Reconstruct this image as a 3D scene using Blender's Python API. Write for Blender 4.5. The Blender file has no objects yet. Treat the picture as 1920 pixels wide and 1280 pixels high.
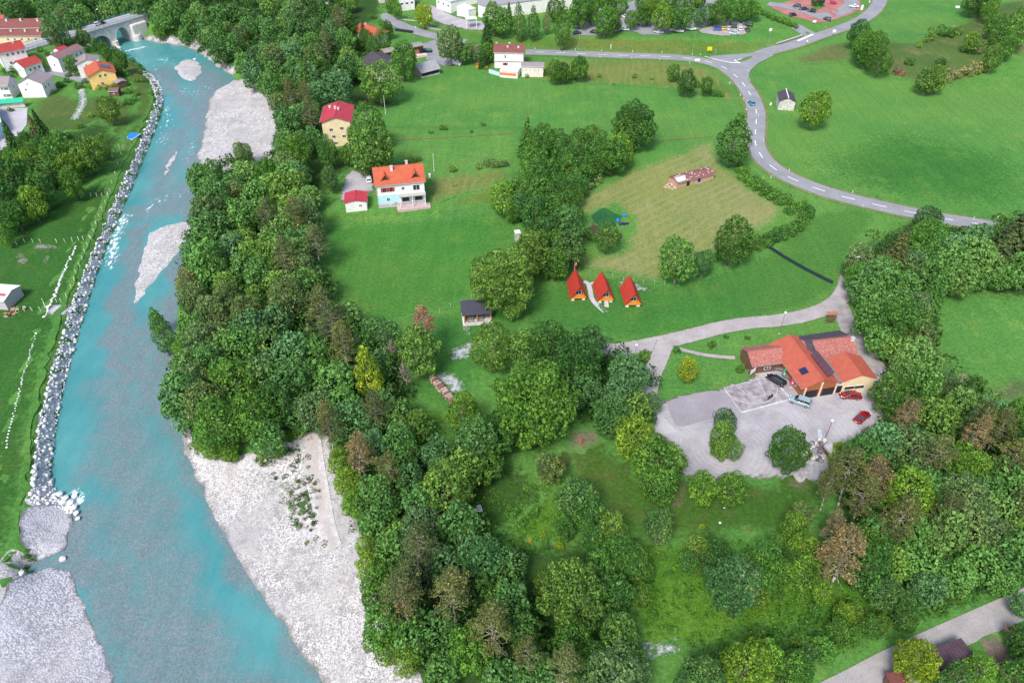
import bpy, bmesh, math, random
import numpy as np
from mathutils import Vector, Matrix, noise as mnoise
from mathutils.geometry import delaunay_2d_cdt
random.seed(7); rng = np.random.default_rng(7)
R = math.radians
scene = bpy.context.scene
col = scene.collection
# ---------------------------------------------------------------- camera, sky, sun, exposure
CAMZ, PITCH, FPX = 112.0, R(40.0), 1400.0
cam = bpy.data.cameras.new('camera'); cam_o = bpy.data.objects.new('camera', cam); col.objects.link(cam_o)
cam.sensor_width = 36.0; cam.lens = 36.0*FPX/1920.0; cam.clip_start = 1.0; cam.clip_end = 9000.0
cam_o.location = (0, 0, CAMZ); cam_o.rotation_euler = (math.pi/2-PITCH, 0, 0)
scene.camera = cam_o
SUN_EL, SUN_AZ = R(50), R(205)          # azimuth measured clockwise from +Y (behind left of the camera)
w = bpy.data.worlds.new('World'); scene.world = w; w.use_nodes = True
nt = w.node_tree; bg = nt.nodes['Background']; sk = nt.nodes.new('ShaderNodeTexSky')
sk.sky_type = 'NISHITA'; sk.sun_disc = False; sk.sun_elevation = SUN_EL; sk.sun_rotation = SUN_AZ
sk.air_density = 1.0; sk.dust_density = 2.5; sk.ozone_density = 1.0
nt.links.new(sk.outputs[0], bg.inputs[0]); bg.inputs[1].default_value = 0.135
sun = bpy.data.lights.new('sun', 'SUN'); sun.energy = 2.3; sun.angle = R(16); sun.color = (1.0, 0.95, 0.88)
sun_o = bpy.data.objects.new('sun', sun); col.objects.link(sun_o)
sd = Vector((math.sin(SUN_AZ)*math.cos(SUN_EL), math.cos(SUN_AZ)*math.cos(SUN_EL), math.sin(SUN_EL)))
sun_o.rotation_euler = (-sd).to_track_quat('-Z', 'Y').to_euler()
sun_o.location = (0, 0, 300)
scene.view_settings.view_transform = 'Standard'; scene.view_settings.look = 'None'
scene.view_settings.exposure = 0.75; scene.view_settings.gamma = 1.0
scene.render.engine = 'CYCLES'
scene.cycles.max_bounces = 6; scene.cycles.diffuse_bounces = 3; scene.cycles.glossy_bounces = 2
scene.cycles.transparent_max_bounces = 4; scene.cycles.transmission_bounces = 2

# ---------------------------------------------------------------- geometry helpers
CP, SP = math.cos(PITCH), math.sin(PITCH)
def G(px, py, z=0.0):
    """where the sight line of a photo pixel meets height z"""
    a = (px-960)/FPX; b = (640-py)/FPX
    d = (a, CP+b*SP, -SP+b*CP)
    t = (z-CAMZ)/d[2]
    return (d[0]*t, d[1]*t)
def proj(x, y, z):
    yy = y*CP - (z-CAMZ)*SP; up = y*SP + (z-CAMZ)*CP
    return (960+FPX*x/yy, 640-FPX*up/yy)
def pxm(py):      # pixels per metre across, on flat ground at that row
    return (py+535)/146.0
def dist_poly(X, Y, pts, closed=False):
    P = list(pts) + ([pts[0]] if closed else [])
    best = np.full(X.shape, 1e9)
    for (x0, y0), (x1, y1) in zip(P[:-1], P[1:]):
        dx, dy = x1-x0, y1-y0; L = dx*dx+dy*dy+1e-12
        t = np.clip(((X-x0)*dx+(Y-y0)*dy)/L, 0, 1)
        best = np.minimum(best, (X-x0-t*dx)**2+(Y-y0-t*dy)**2)
    return np.sqrt(best)
def inside(X, Y, pts):
    r = np.zeros(X.shape, bool); n = len(pts)
    for i in range(n):
        x0, y0 = pts[i]; x1, y1 = pts[(i+1) % n]
        c = ((y0 > Y) != (y1 > Y))
        with np.errstate(divide='ignore', invalid='ignore'):
            xi = (x1-x0)*(Y-y0)/(y1-y0+1e-12)+x0
        r ^= c & (X < xi)
    return r
def vnoise(X, Y, s, seed=0):
    """cheap smooth value noise -1..1"""
    x = X/s+seed*17.3; y = Y/s+seed*31.7
    xi = np.floor(x).astype(np.int64); yi = np.floor(y).astype(np.int64); fx = x-xi; fy = y-yi
    fx = fx*fx*(3-2*fx); fy = fy*fy*(3-2*fy)
    def h(i, j):
        n = (i*374761393 + j*668265263 + seed*982451653) & 0xffffffff
        n = ((n ^ (n >> 13))*1274126177) & 0xffffffff
        return ((n ^ (n >> 16)) & 0xffff)/32767.5-1
    return (h(xi, yi)*(1-fx)+h(xi+1, yi)*fx)*(1-fy)+(h(xi, yi+1)*(1-fx)+h(xi+1, yi+1)*fx)*fy
WZ = -4.0
# ---------------------------------------------------------------- river outlines (photo pixels at water height)
RIV_L = [(172,38),(160,62),(185,88),(228,100),(262,118),(287,140),(303,165),(306,190),(296,222),(283,258),(266,300),(246,350),(223,400),(203,450),(184,500),(168,550),(153,600),(138,650),(124,700),(113,750),(104,800),(97,850),(95,888),(104,918),(128,935),(140,958),(141,978),(128,1000),(127,1030),(100,1042),(60,1052),(42,1062),(60,1072),(100,1066),(128,1064),(140,1085),(152,1120),(166,1150),(178,1180),(190,1210),(204,1245),(215,1280),(240,1345)]
RIV_R = [(212,25),(232,46),(262,72),(298,80),(340,86),(372,97),(402,120),(428,138),(442,152),(408,168),(390,190),(383,225),(376,270),(366,300),(360,340),(362,380),(358,420),(345,470),(332,520),(330,600),(322,660),(325,700),(330,760),(345,818),(352,850),(375,905),(398,960),(428,1015),(460,1070),(500,1130),(545,1195),(600,1270),(660,1350)]
LOW_L = [(158,30),(140,58),(160,84),(215,108),(255,128),(278,150),(290,178),(293,198),(280,225),(266,258),(248,300),(226,350),(203,400),(180,450),(160,500),(141,550),(124,600),(108,650),(92,700),(80,750),(70,800),(63,850),(58,900),(50,945),(36,975),(40,1020),(20,1050),(10,1150),(-20,1290),(-20,1360)]
LOW_R = [(225,15),(248,36),(285,62),(330,70),(385,82),(440,120),(500,165),(520,210),(512,270),(500,330),(440,300),(400,330),(392,420),(380,500),(360,600),(345,700),(352,790),(400,845),(470,858),(560,815),(600,800),(625,880),(650,960),(668,1010),(690,1080),(712,1150),(735,1200),(790,1275),(830,1340)]
def GW(l, z=WZ): return [G(a, b, z) for a, b in l]
RIVER = GW(RIV_L) + GW(RIV_R)[::-1]
LOWL = GW(LOW_L, -1.0) + GW(LOW_R, -2.0)[::-1]
# ---------------------------------------------------------------- terrain grid
def axis(lo, hi, stepf, far):
    a = [lo]
    while a[-1] < hi: a.append(a[-1]+stepf(a[-1]))
    k = 12.0; v = a[-1]
    while v < far: v += k; k *= 1.35; a.append(v)
    k = 12.0; v = a[0]; pre = []
    while v > -far: v -= k; k *= 1.35; pre.append(v)
    return np.array(pre[::-1]+a)
ys = axis(35, 470, lambda v: 0.75+v*0.0035, 4000)
xs = axis(-320, 330, lambda v: 1.0+abs(v)*0.004, 4000)
GX, GY = np.meshgrid(xs, ys)
print('terrain', GX.shape)
def sm(t): t = np.clip(t, 0, 1); return t*t*(3-2*t)
dW = dist_poly(GX, GY, RIVER, True); inW = inside(GX, GY, RIVER)
dL = dist_poly(GX, GY, LOWL, True); inL = inside(GX, GY, LOWL) | inW
rise = dW/(dW+dL+1e-6)
GZ = np.where(inW, WZ-0.25-np.minimum(dW*0.12, 1.2), 0.0)
GZ = np.where(inL & ~inW, WZ-0.25+(3.5)*rise**1.15, GZ)
GZ = np.where(~inL, -0.75+0.75*sm(dL/6.0), GZ)
GZ = np.where(inL, GZ, GZ + 0.25*vnoise(GX, GY, 23, 1)*sm(dL/12))
def bump(line, h, wid, core=0.0):
    global GZ
    d = dist_poly(GX, GY, line)
    GZ = GZ + np.where(inW, 0, h*(1-sm((d-core)/wid)))
bump([G(-60,128,4.5), G(50,98,4.5), G(110,80,4.5)], 4.2, 9, 5)       # bridge approach embankments
bump([G(290,18,4.5), G(340,3,4.5), G(430,-25,4.5)], 5.5, 10, 5)
bump([G(1700,110,0), G(1850,90,0)], 3.0, 40, 0)                 # scrubby mound in the meadow
# raised car park terrace above the main road
TERR = [G(880,-40,2), G(880,42,2), G(960,62,2), G(1080,68,2), G(1250,68,2), G(1400,72,2), G(1470,50,2), G(1520,20,2), G(1520,-40,2)]
dT = dist_poly(GX, GY, TERR, True); iT = inside(GX, GY, TERR)
GZ = GZ + np.where(iT, 2.2, 2.2*(1-sm(dT/13)))
# the two houses on a low terrace over the lower meadow
HT = [G(600,385,0), G(700,395,0), G(810,388,0), G(950,350,0), G(960,250,0), G(650,250,0)]
dT = dist_poly(GX, GY, HT, True); iT = inside(GX, GY, HT)
GZ = GZ + np.where(inL, 0, np.where(iT, 1.2, 1.2*(1-sm(dT/7))))
def hgt(x, y):
    i = min(max(int(np.searchsorted(xs, x))-1, 0), len(xs)-2); j = min(max(int(np.searchsorted(ys, y))-1, 0), len(ys)-2)
    u = (x-xs[i])/(xs[i+1]-xs[i]); v = (y-ys[j])/(ys[j+1]-ys[j])
    return float((GZ[j, i]*(1-u)+GZ[j, i+1]*u)*(1-v)+(GZ[j+1, i]*(1-u)+GZ[j+1, i+1]*u)*v)
def P(px, py, dz=0.0):
    """world point dz above the ground that shows at photo pixel px,py"""
    z = 0.0
    for k in range(14):
        x, y = G(px, py, z+dz); z = z*0.4+0.6*hgt(x, y)
    x, y = G(px, py, z+dz)
    return Vector((x, y, z+dz))
def hN(X, Y): return np.array([hgt(a, b) for a, b in zip(X, Y)])

# ---------------------------------------------------------------- materials
MATS = {}
def new_mat(name):
    m = bpy.data.materials.new(name); m.use_nodes = True
    t = m.node_tree; b = t.nodes['Principled BSDF']
    return m, t, b
def N(t, typ, **kw):
    n = t.nodes.new(typ)
    for k, v in kw.items():
        if k in n.inputs: n.inputs[k].default_value = v
        else: setattr(n, k, v)
    return n
def noise(t, vec, scale, detail=3, rough=0.6):
    n = N(t, 'ShaderNodeTexNoise'); n.inputs['Scale'].default_value = scale
    n.inputs['Detail'].default_value = detail; n.inputs['Roughness'].default_value = rough
    t.links.new(vec, n.inputs['Vector']); return n.outputs['Fac']
def ramp(t, fac, lo, hi):
    n = N(t, 'ShaderNodeMapRange'); n.inputs['From Min'].default_value = lo; n.inputs['From Max'].default_value = hi
    n.interpolation_type = 'SMOOTHSTEP'
    t.links.new(fac, n.inputs['Value']); return n.outputs[0]
def mix(t, fac, a, b, mode='MIX'):
    n = N(t, 'ShaderNodeMix'); n.data_type = 'RGBA'; n.blend_type = mode
    for s, v in ((n.inputs[0], fac), (n.inputs[6], a), (n.inputs[7], b)):
        if isinstance(v, (int, float)): s.default_value = v
        elif isinstance(v, tuple): s.default_value = (*v[:3], 1)
        else: t.links.new(v, s)
    return n.outputs[2]
def mth(t, op, a, b=0.0, c=None):
    n = N(t, 'ShaderNodeMath'); n.operation = op
    for i, v in enumerate((a, b) if c is None else (a, b, c)):
        if isinstance(v, (int, float)): n.inputs[i].default_value = v
        else: t.links.new(v, n.inputs[i])
    return n.outputs[0]
def pos(t): return N(t, 'ShaderNodeNewGeometry').outputs['Position']
def objco(t): return N(t, 'ShaderNodeTexCoord').outputs['Object']
def attr(t, name):
    n = N(t, 'ShaderNodeAttribute'); n.attribute_name = name; return n.outputs['Fac']
def bumpn(t, b, h, strength=0.5, dist=0.1):
    n = N(t, 'ShaderNodeBump'); n.inputs['Strength'].default_value = strength; n.inputs['Distance'].default_value = dist
    t.links.new(h, n.inputs['Height']); t.links.new(n.outputs[0], b.inputs['Normal'])
def grass_nodes(t, p, A=(0.05,0.155,0.022), B=(0.033,0.115,0.018), Cc=(0.085,0.17,0.03), amt=1.0):
    c = mix(t, ramp(t, noise(t, p, 0.035, 4), 0.35, 0.65), A, B)
    c = mix(t, ramp(t, noise(t, p, 0.12, 3), 0.5, 0.75), c, Cc)
    c = mix(t, mth(t, 'MULTIPLY', ramp(t, noise(t, p, 0.017, 3, 0.6), 0.42, 0.62), 0.55*amt), c, Cc)
    st = N(t, 'ShaderNodeMapping'); st.inputs['Rotation'].default_value = (0, 0, R(20)); st.inputs['Scale'].default_value = (0.5, 0.03, 1); t.links.new(p, st.inputs[0])
    c = mix(t, 1.0, c, mix(t, ramp(t, noise(t, st.outputs[0], 1.0, 2), 0.35, 0.65), (0.95,0.96,0.96), (1.06,1.04,1.04)), 'MULTIPLY')
    f = noise(t, p, 1.3, 4, 0.7)
    c = mix(t, 1.0, c, mix(t, ramp(t, f, 0.25, 0.75), (0.74,0.74,0.74), (1.24,1.24,1.24)), 'MULTIPLY')
    f2 = noise(t, p, 4.0, 2, 0.7)
    c = mix(t, 1.0, c, mix(t, ramp(t, f2, 0.3, 0.7), (0.84,0.85,0.84), (1.15,1.14,1.15)), 'MULTIPLY')
    return c, f
def ground_mat(name, A, B, Cc, edge=0.0, stripes=None, rough=0.95, spots=None, bs=0.6, base=None, tracks=None):
    m, t, b = new_mat(name); p = pos(t)
    c, f = grass_nodes(t, p, A, B, Cc)
    if stripes:
        ang, scale, colr, amt = stripes
        mp = N(t, 'ShaderNodeMapping'); mp.inputs['Rotation'].default_value = (0, 0, R(ang)); t.links.new(p, mp.inputs[0])
        wv = N(t, 'ShaderNodeTexWave'); wv.inputs['Scale'].default_value = scale; wv.inputs['Distortion'].default_value = 7.0
        wv.inputs['Detail'].default_value = 3; wv.inputs['Detail Scale'].default_value = 0.35
        t.links.new(mp.outputs[0], wv.inputs[0])
        k = mth(t, 'MULTIPLY', ramp(t, wv.outputs['Fac'], 0.45, 1.0), ramp(t, noise(t, p, 0.09, 3), 0.35, 0.6))
        c = mix(t, mth(t, 'MULTIPLY', k, amt), c, colr)
    if spots:
        for sc, lo, hi, colr in spots:
            c = mix(t, ramp(t, noise(t, p, sc, 4, 0.65), lo, hi), c, colr)
    if edge > 0:
        g, _ = grass_nodes(t, p, *(base or ()))
        e = mth(t, 'ADD', attr(t, 'edge'), mth(t, 'MULTIPLY', mth(t, 'SUBTRACT', noise(t, p, 0.8, 4, 0.7), 0.5), edge*2.6))
        c = mix(t, ramp(t, e, 0.0, edge), g, c)
    t.links.new(c, b.inputs['Base Color']); b.inputs['Roughness'].default_value = rough
    b.inputs['Specular IOR Level'].default_value = 0.15
    bumpn(t, b, f, bs, 0.25)
    return m
def stone_mat(name, A, B, dark, scale=2.2, edge=0.0, veg=0.0, spec=0.2, grassbase=None, bs=0.7):
    m, t, b = new_mat(name); p = pos(t)
    v = N(t, 'ShaderNodeTexVoronoi'); v.inputs['Scale'].default_value = scale; t.links.new(p, v.inputs[0])
    rr = N(t, 'ShaderNodeSeparateColor'); t.links.new(v.outputs['Color'], rr.inputs[0])
    c = mix(t, rr.outputs[0], A, B)
    c = mix(t, ramp(t, v.outputs['Distance'], 0.42, 0.75), c, dark)
    v2 = N(t, 'ShaderNodeTexVoronoi'); v2.inputs['Scale'].default_value = scale*0.42; t.links.new(p, v2.inputs[0]); r2 = N(t, 'ShaderNodeSeparateColor'); t.links.new(v2.outputs['Color'], r2.inputs[0])
    c = mix(t, mth(t, 'MULTIPLY', ramp(t, r2.outputs[1], 0.6, 0.95), 0.45), c, dark)
    c = mix(t, ramp(t, noise(t, p, 0.08, 4), 0.42, 0.66), c, tuple(0.74*q for q in B))
    c = mix(t, mth(t, 'MULTIPLY', ramp(t, noise(t, p, 0.035, 3), 0.5, 0.66), 0.4), c, (0.46,0.42,0.40))
    c = mix(t, ramp(t, noise(t, p, 1.6, 3, 0.8), 0.54, 0.68), c, dark)
    c = mix(t, mth(t, 'MULTIPLY', ramp(t, noise(t, p, 0.22, 5, 0.8), 0.48, 0.66), 0.6), c, dark)
    sm_ = N(t, 'ShaderNodeMapping'); sm_.inputs['Rotation'].default_value = (0, 0, R(12)); sm_.inputs['Scale'].default_value = (0.9, 0.10, 1); t.links.new(p, sm_.inputs[0])
    c = mix(t, mth(t, 'MULTIPLY', ramp(t, noise(t, sm_.outputs[0], 0.7, 5, 0.75), 0.55, 0.72), 0.65), c, dark)
    if veg > 0:
        c = mix(t, ramp(t, noise(t, p, 0.16, 5, 0.75), 1.0-veg, 1.08-veg), c, (0.055,0.10,0.03))
    if edge > 0:
        g, _ = grass_nodes(t, p, *(grassbase or ()))
        e = mth(t, 'ADD', attr(t, 'edge'), mth(t, 'MULTIPLY', mth(t, 'SUBTRACT', noise(t, p, 0.9, 4, 0.75), 0.5), edge*3.0))
        c = mix(t, ramp(t, e, 0.0, edge*0.8), g, c)
    t.links.new(c, b.inputs['Base Color']); b.inputs['Roughness'].default_value = 0.9
    b.inputs['Specular IOR Level'].default_value = spec
    bumpn(t, b, v.outputs['Distance'], bs, -0.12)
    return m
def plain(name, colr, rough=0.7, var=0.12, scale=3.0, metal=0.0, spec=0.4, coat=0.0):
    key = (name, colr)
    if key in MATS: return MATS[key]
    m, t, b = new_mat(name); p = objco(t)
    d = tuple(max(0, q*(1-var*2)) for q in colr); l = tuple(min(1, q*(1+var)) for q in colr)
    c = mix(t, ramp(t, noise(t, p, scale, 4, 0.65), 0.3, 0.7), d, l)
    t.links.new(c, b.inputs['Base Color']); b.inputs['Roughness'].default_value = rough
    b.inputs['Metallic'].default_value = metal; b.inputs['Specular IOR Level'].default_value = spec
    b.inputs['Coat Weight'].default_value = coat
    MATS[key] = m; return m
def asphalt_mat(name, A, B, patchy=0.5, sc=0.15, edge=0.0, ebase=None):
    m, t, b = new_mat(name); p = pos(t)
    c = mix(t, ramp(t, noise(t, p, sc, 5, 0.65), 0.3, 0.7), A, B)
    c = mix(t, 1.0, c, mix(t, ramp(t, noise(t, p, 3.5, 4, 0.8), 0.3, 0.7), (0.85,)*3, (1.12,)*3), 'MULTIPLY')
    c = mix(t, mth(t, 'MULTIPLY', ramp(t, noise(t, p, 0.5, 5, 0.8), 0.6, 0.75), patchy), c, tuple(q*0.6 for q in A))
    if edge > 0:
        g, _ = grass_nodes(t, p, *ebase); e_ = mth(t, 'ADD', attr(t, 'edge'), mth(t, 'MULTIPLY', mth(t, 'SUBTRACT', noise(t, p, 0.7, 5, 0.8), 0.5), edge*3.0)); c = mix(t, ramp(t, e_, 0.0, edge*0.7), g, c)
    t.links.new(c, b.inputs['Base Color']); b.inputs['Roughness'].default_value = 0.92; b.inputs['Specular IOR Level'].default_value = 0.2
    bumpn(t, b, noise(t, p, 6, 2), 0.3, 0.04)
    return m
def roof_mat(name, A, B, pitch=1.1, axis='X', old=0.0, lichen=None):
    key = ('roof', name, A, axis)
    if key in MATS: return MATS[key]
    m, t, b = new_mat(name); p = objco(t)
    wv = N(t, 'ShaderNodeTexWave'); wv.bands_direction = axis; wv.inputs['Scale'].default_value = pitch
    t.links.new(p, wv.inputs[0])
    wy = N(t, 'ShaderNodeTexWave'); wy.bands_direction = 'Y' if axis == 'X' else 'X'; wy.inputs['Scale'].default_value = pitch*0.8
    wy.wave_profile = 'SAW'; t.links.new(p, wy.inputs[0])
    c = mix(t, ramp(t, noise(t, p, 0.9, 5, 0.7), 0.3, 0.7), A, B)
    c = mix(t, mth(t, 'MULTIPLY', wv.outputs['Fac'], 0.35), c, tuple(q*0.5 for q in A))
    c = mix(t, mth(t, 'MULTIPLY', ramp(t, wy.outputs['Fac'], 0.8, 1.0), 0.3), c, tuple(q*0.4 for q in A))
    if lichen: c = mix(t, mth(t, 'MULTIPLY', ramp(t, noise(t, p, 2.6, 4, 0.8), 0.5, 0.66), old), c, lichen)
    t.links.new(c, b.inputs['Base Color']); b.inputs['Roughness'].default_value = 0.75
    bumpn(t, b, wv.outputs['Fac'], 0.5, 0.06)
    MATS[key] = m; return m

# ---------------------------------------------------------------- object helpers
def tag(o, label=None, cat=None, group=None, kind=None):
    if label: o['label'] = label
    if cat: o['category'] = cat
    if group: o['group'] = group
    if kind: o['kind'] = kind
    return o
def empty(name, loc, rz=0, **kw):
    o = bpy.data.objects.new(name, None); col.objects.link(o); o.location = loc; o.rotation_euler = (0, 0, rz)
    o.empty_display_size = 0.5
    return tag(o, **kw)
def link_mesh(name, me, m, parent=None):
    o = bpy.data.objects.new(name, me); col.objects.link(o)
    if parent is not None: o.parent = parent
    for q in (m if isinstance(m, (list, tuple)) else [m]): me.materials.append(q)
    return o
def mesh_np(name, V, Fq, m, parent=None, smooth=False, attrs=None):
    me = bpy.data.meshes.new(name)
    V = np.asarray(V, np.float32)
    if isinstance(Fq, np.ndarray):
        k = Fq.shape[1]; me.vertices.add(len(V)); me.vertices.foreach_set('co', V.ravel())
        me.loops.add(Fq.size); me.loops.foreach_set('vertex_index', Fq.astype(np.int32).ravel())
        me.polygons.add(len(Fq)); me.polygons.foreach_set('loop_start', np.arange(0, Fq.size, k, dtype=np.int32))
        me.update(calc_edges=True)
    else:
        me.from_pydata([tuple(v) for v in V], [], Fq)
    if smooth: me.polygons.foreach_set('use_smooth', np.ones(len(me.polygons), bool))
    for k, v in (attrs or {}).items():
        a = me.attributes.new(k, 'FLOAT', 'POINT'); a.data.foreach_set('value', np.asarray(v, np.float32))
    return link_mesh(name, me, m, parent)
class MB:
    """collects shapes into one mesh"""
    def __init__(s): s.v = []; s.f = []; s.mi = []
    def add(s, vs, fs, mi=0):
        o = len(s.v); s.v += [tuple(v) for v in vs]; s.f += [tuple(i+o for i in f) for f in fs]; s.mi += [mi]*len(fs); return s
    def box(s, x0, x1, y0, y1, z0, z1, mi=0, M=None):
        vs = [(x0,y0,z0),(x1,y0,z0),(x1,y1,z0),(x0,y1,z0),(x0,y0,z1),(x1,y0,z1),(x1,y1,z1),(x0,y1,z1)]
        if M is not None: vs = [M@Vector(v) for v in vs]
        return s.add(vs, [(3,2,1,0),(4,5,6,7),(0,1,5,4),(1,2,6,5),(2,3,7,6),(3,0,4,7)], mi)
    def cyl(s, p, q, r0, r1=None, n=8, mi=0, cap=True):
        p = Vector(p); q = Vector(q); r1 = r0 if r1 is None else r1
        d = (q-p).normalized(); a = d.orthogonal().normalized(); b = d.cross(a)
        vs = [];
        for c, r in ((p, r0), (q, r1)):
            vs += [c+a*math.cos(2*math.pi*i/n)*r+b*math.sin(2*math.pi*i/n)*r for i in range(n)]
        fs = [(i, (i+1) % n, n+(i+1) % n, n+i) for i in range(n)]
        if cap: fs += [tuple(range(n-1, -1, -1)), tuple(range(n, 2*n))]
        return s.add(vs, fs, mi)
    def path(s, pts, rad, n=7, mi=0):
        for (a, b), (r0, r1) in zip(zip(pts[:-1], pts[1:]), zip(rad[:-1], rad[1:])): s.cyl(a, b, r0, r1, n, mi)
        return s
    def ball(s, c, r, n=8, m=5, mi=0, sz=1.0):
        vs = [(c[0], c[1], c[2]-r*sz)]
        for j in range(1, m):
            ph = -math.pi/2+math.pi*j/m
            vs += [(c[0]+r*math.cos(ph)*math.cos(2*math.pi*i/n), c[1]+r*math.cos(ph)*math.sin(2*math.pi*i/n), c[2]+r*sz*math.sin(ph)) for i in range(n)]
        vs.append((c[0], c[1], c[2]+r*sz)); fs = [(0, 1+(i+1) % n, 1+i) for i in range(n)]
        for j in range(m-2): fs += [(1+j*n+i, 1+j*n+(i+1) % n, 1+(j+1)*n+(i+1) % n, 1+(j+1)*n+i) for i in range(n)]
        k = 1+(m-2)*n; fs += [(k+i, k+(i+1) % n, len(vs)-1) for i in range(n)]
        return s.add(vs, fs, mi)
    def build(s, name, m, parent=None, smooth=False, bevel=0.0):
        me = bpy.data.meshes.new(name); me.from_pydata(s.v, [], s.f); me.update()
        o = link_mesh(name, me, m, parent)
        for p, i in zip(me.polygons, s.mi): p.material_index = i; p.use_smooth = smooth
        if bevel:
            b = o.modifiers.new('bevel', 'BEVEL'); b.width = bevel; b.segments = 2
        return o
def copy_tree(o, parent=None):
    c = o.copy(); col.objects.link(c)
    if parent is not None: c.parent = parent
    for ch in KIDS.get(o.name, list(o.children)): copy_tree(ch, c)
    return c
KIDS = {}
# patches laid on the terrain
def densify(pts, step, jit=0.0, closed=True, seed=1):
    out = []; n = len(pts)
    for i in range(n if closed else n-1):
        a = Vector(pts[i][:2]); b = Vector(pts[(i+1) % n][:2]); L = (b-a).length; k = max(1, int(L/step))
        for j in range(k):
            p = a.lerp(b, j/k)
            if jit:
                p = p + Vector((mnoise.noise((p.x*0.35, p.y*0.35, seed*7.1)), mnoise.noise((p.x*0.35, p.y*0.35, seed*7.1+40))))*jit*2.2
            out.append((p.x, p.y))
    return out
def smooth_line(pts, k=6):
    """Catmull-Rom through points"""
    P_ = [Vector(p) for p in pts]; P_ = [P_[0]*2-P_[1]]+P_+[P_[-1]*2-P_[-2]]; out = []
    for i in range(1, len(P_)-2):
        a, b, c, d = P_[i-1:i+3]
        for j in range(k):
            t = j/k
            out.append(0.5*((2*b)+(c-a)*t+(2*a-5*b+4*c-d)*t*t+(3*b-a-3*c+d)*t**3))
    out.append(P_[-2]); return out
def px_poly(pts, smooth=True, dz=0.0):
    w_ = [P(a, b, dz).xy for a, b in pts]
    if smooth:
        w_ = smooth_line(w_+[w_[0]], 5)[:-1]
    return [(v.x, v.y) for v in w_]
def patch(name, poly, m, off=0.05, step=2.0, jit=0.0, label=None, cat=None, kind='structure', zfun=None, estep=None, extra=None):
    ring = densify(poly, estep or min(step, 1.5), jit)
    rx = [p[0] for p in ring]; ry = [p[1] for p in ring]
    X, Y = np.meshgrid(np.arange(min(rx), max(rx), step), np.arange(min(ry), max(ry), step))
    X = X+rng.uniform(-.2, .2, X.shape)*step; Y = Y+rng.uniform(-.2, .2, Y.shape)*step
    X = X.ravel(); Y = Y.ravel()
    ok = inside(X, Y, ring); X = X[ok]; Y = Y[ok]
    d = dist_poly(X, Y, ring, True) if len(X) else np.array([]); ok = d > step*0.35
    X = X[ok]; Y = Y[ok]
    vs = [Vector(p) for p in ring]+[Vector((a, b)) for a, b in zip(X, Y)]
    n = len(ring)
    r = delaunay_2d_cdt(vs, [(i, (i+1) % n) for i in range(n)], [], 1, 1e-4)
    vv = np.array([(v.x, v.y) for v in r[0]]); ff = [tuple(f) for f in r[2]]
    ff = [f if (vv[f[1]][0]-vv[f[0]][0])*(vv[f[2]][1]-vv[f[0]][1])-(vv[f[1]][1]-vv[f[0]][1])*(vv[f[2]][0]-vv[f[0]][0]) > 0 else f[::-1] for f in ff]
    Z = hN(vv[:, 0], vv[:, 1])+off if zfun is None else zfun(vv[:, 0], vv[:, 1])
    at = {'edge': dist_poly(vv[:, 0], vv[:, 1], ring, True)}
    if extra: at.update(extra(vv[:, 0], vv[:, 1]))
    o = mesh_np(name, np.column_stack([vv, Z]), np.array(ff), m, smooth=True, attrs=at)
    tag(o, label, cat, None, kind); return o
def strip(name, line, width, m, off=0.1, label=None, kind='structure', k=6, zfun=None, ends=1.0):
    """a road or path: centre line in world xy"""
    L = smooth_line([Vector(p) for p in line], k) if k > 1 else [Vector(p) for p in line]
    left = []; right = []
    for i, p in enumerate(L):
        a = L[max(i-1, 0)]; b = L[min(i+1, len(L)-1)]; d = (b-a).normalized(); nrm = Vector((-d.y, d.x))
        wd = width if not callable(width) else width(i/(len(L)-1))
        left.append(p+nrm*wd/2); right.append(p-nrm*wd/2)
    nx = 5; V = []; E = []
    for a, b in zip(left, right):
        for j in range(nx):
            q = a.lerp(b, j/(nx-1)); V.append((q.x, q.y)); E.append((0.5-abs(j/(nx-1)-0.5))*(a-b).length)
    V = np.array(V); Z = (hN(V[:, 0], V[:, 1])+off) if zfun is None else zfun(V[:, 0], V[:, 1])
    F_ = [(i*nx+j, (i+1)*nx+j, (i+1)*nx+j+1, i*nx+j+1) for i in range(len(L)-1) for j in range(nx-1)]
    F_ = np.array(F_)[:, ::-1]
    o = mesh_np(name, np.column_stack([V, Z]), F_, m, smooth=True, attrs={'edge': E})
    tag(o, label, None, None, kind); return o, L
def leaf_mat(name, trans=0.25):
    m, t, b = new_mat(name)
    oi = N(t, 'ShaderNodeObjectInfo'); p = pos(t)
    c = oi.outputs['Color']
    c = mix(t, 1.0, c, mix(t, ramp(t, noise(t, p, 0.28, 3), 0.3, 0.7), (0.72,0.78,0.8), (1.3,1.2,1.0)), 'MULTIPLY')
    c = mix(t, 1.0, c, mix(t, ramp(t, noise(t, p, 1.6, 2), 0.3, 0.7), (0.75,0.75,0.75), (1.3,1.3,1.3)), 'MULTIPLY')
    ri = N(t, 'ShaderNodeNewGeometry').outputs['Random Per Island']; c = mix(t, 1.0, c, mix(t, ri, (0.50,0.55,0.6), (1.55,1.45,1.3)), 'MULTIPLY')
    t.links.new(c, b.inputs['Base Color']); b.inputs['Roughness'].default_value = 0.65
    b.inputs['Specular IOR Level'].default_value = 0.25
    tr = N(t, 'ShaderNodeBsdfTranslucent'); t.links.new(c, tr.inputs[0])
    mx = N(t, 'ShaderNodeMixShader'); mx.inputs[0].default_value = trans
    t.links.new(b.outputs[0], mx.inputs[1]); t.links.new(tr.outputs[0], mx.inputs[2])
    t.links.new(mx.outputs[0], t.nodes['Material Output'].inputs['Surface'])
    return m
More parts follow.
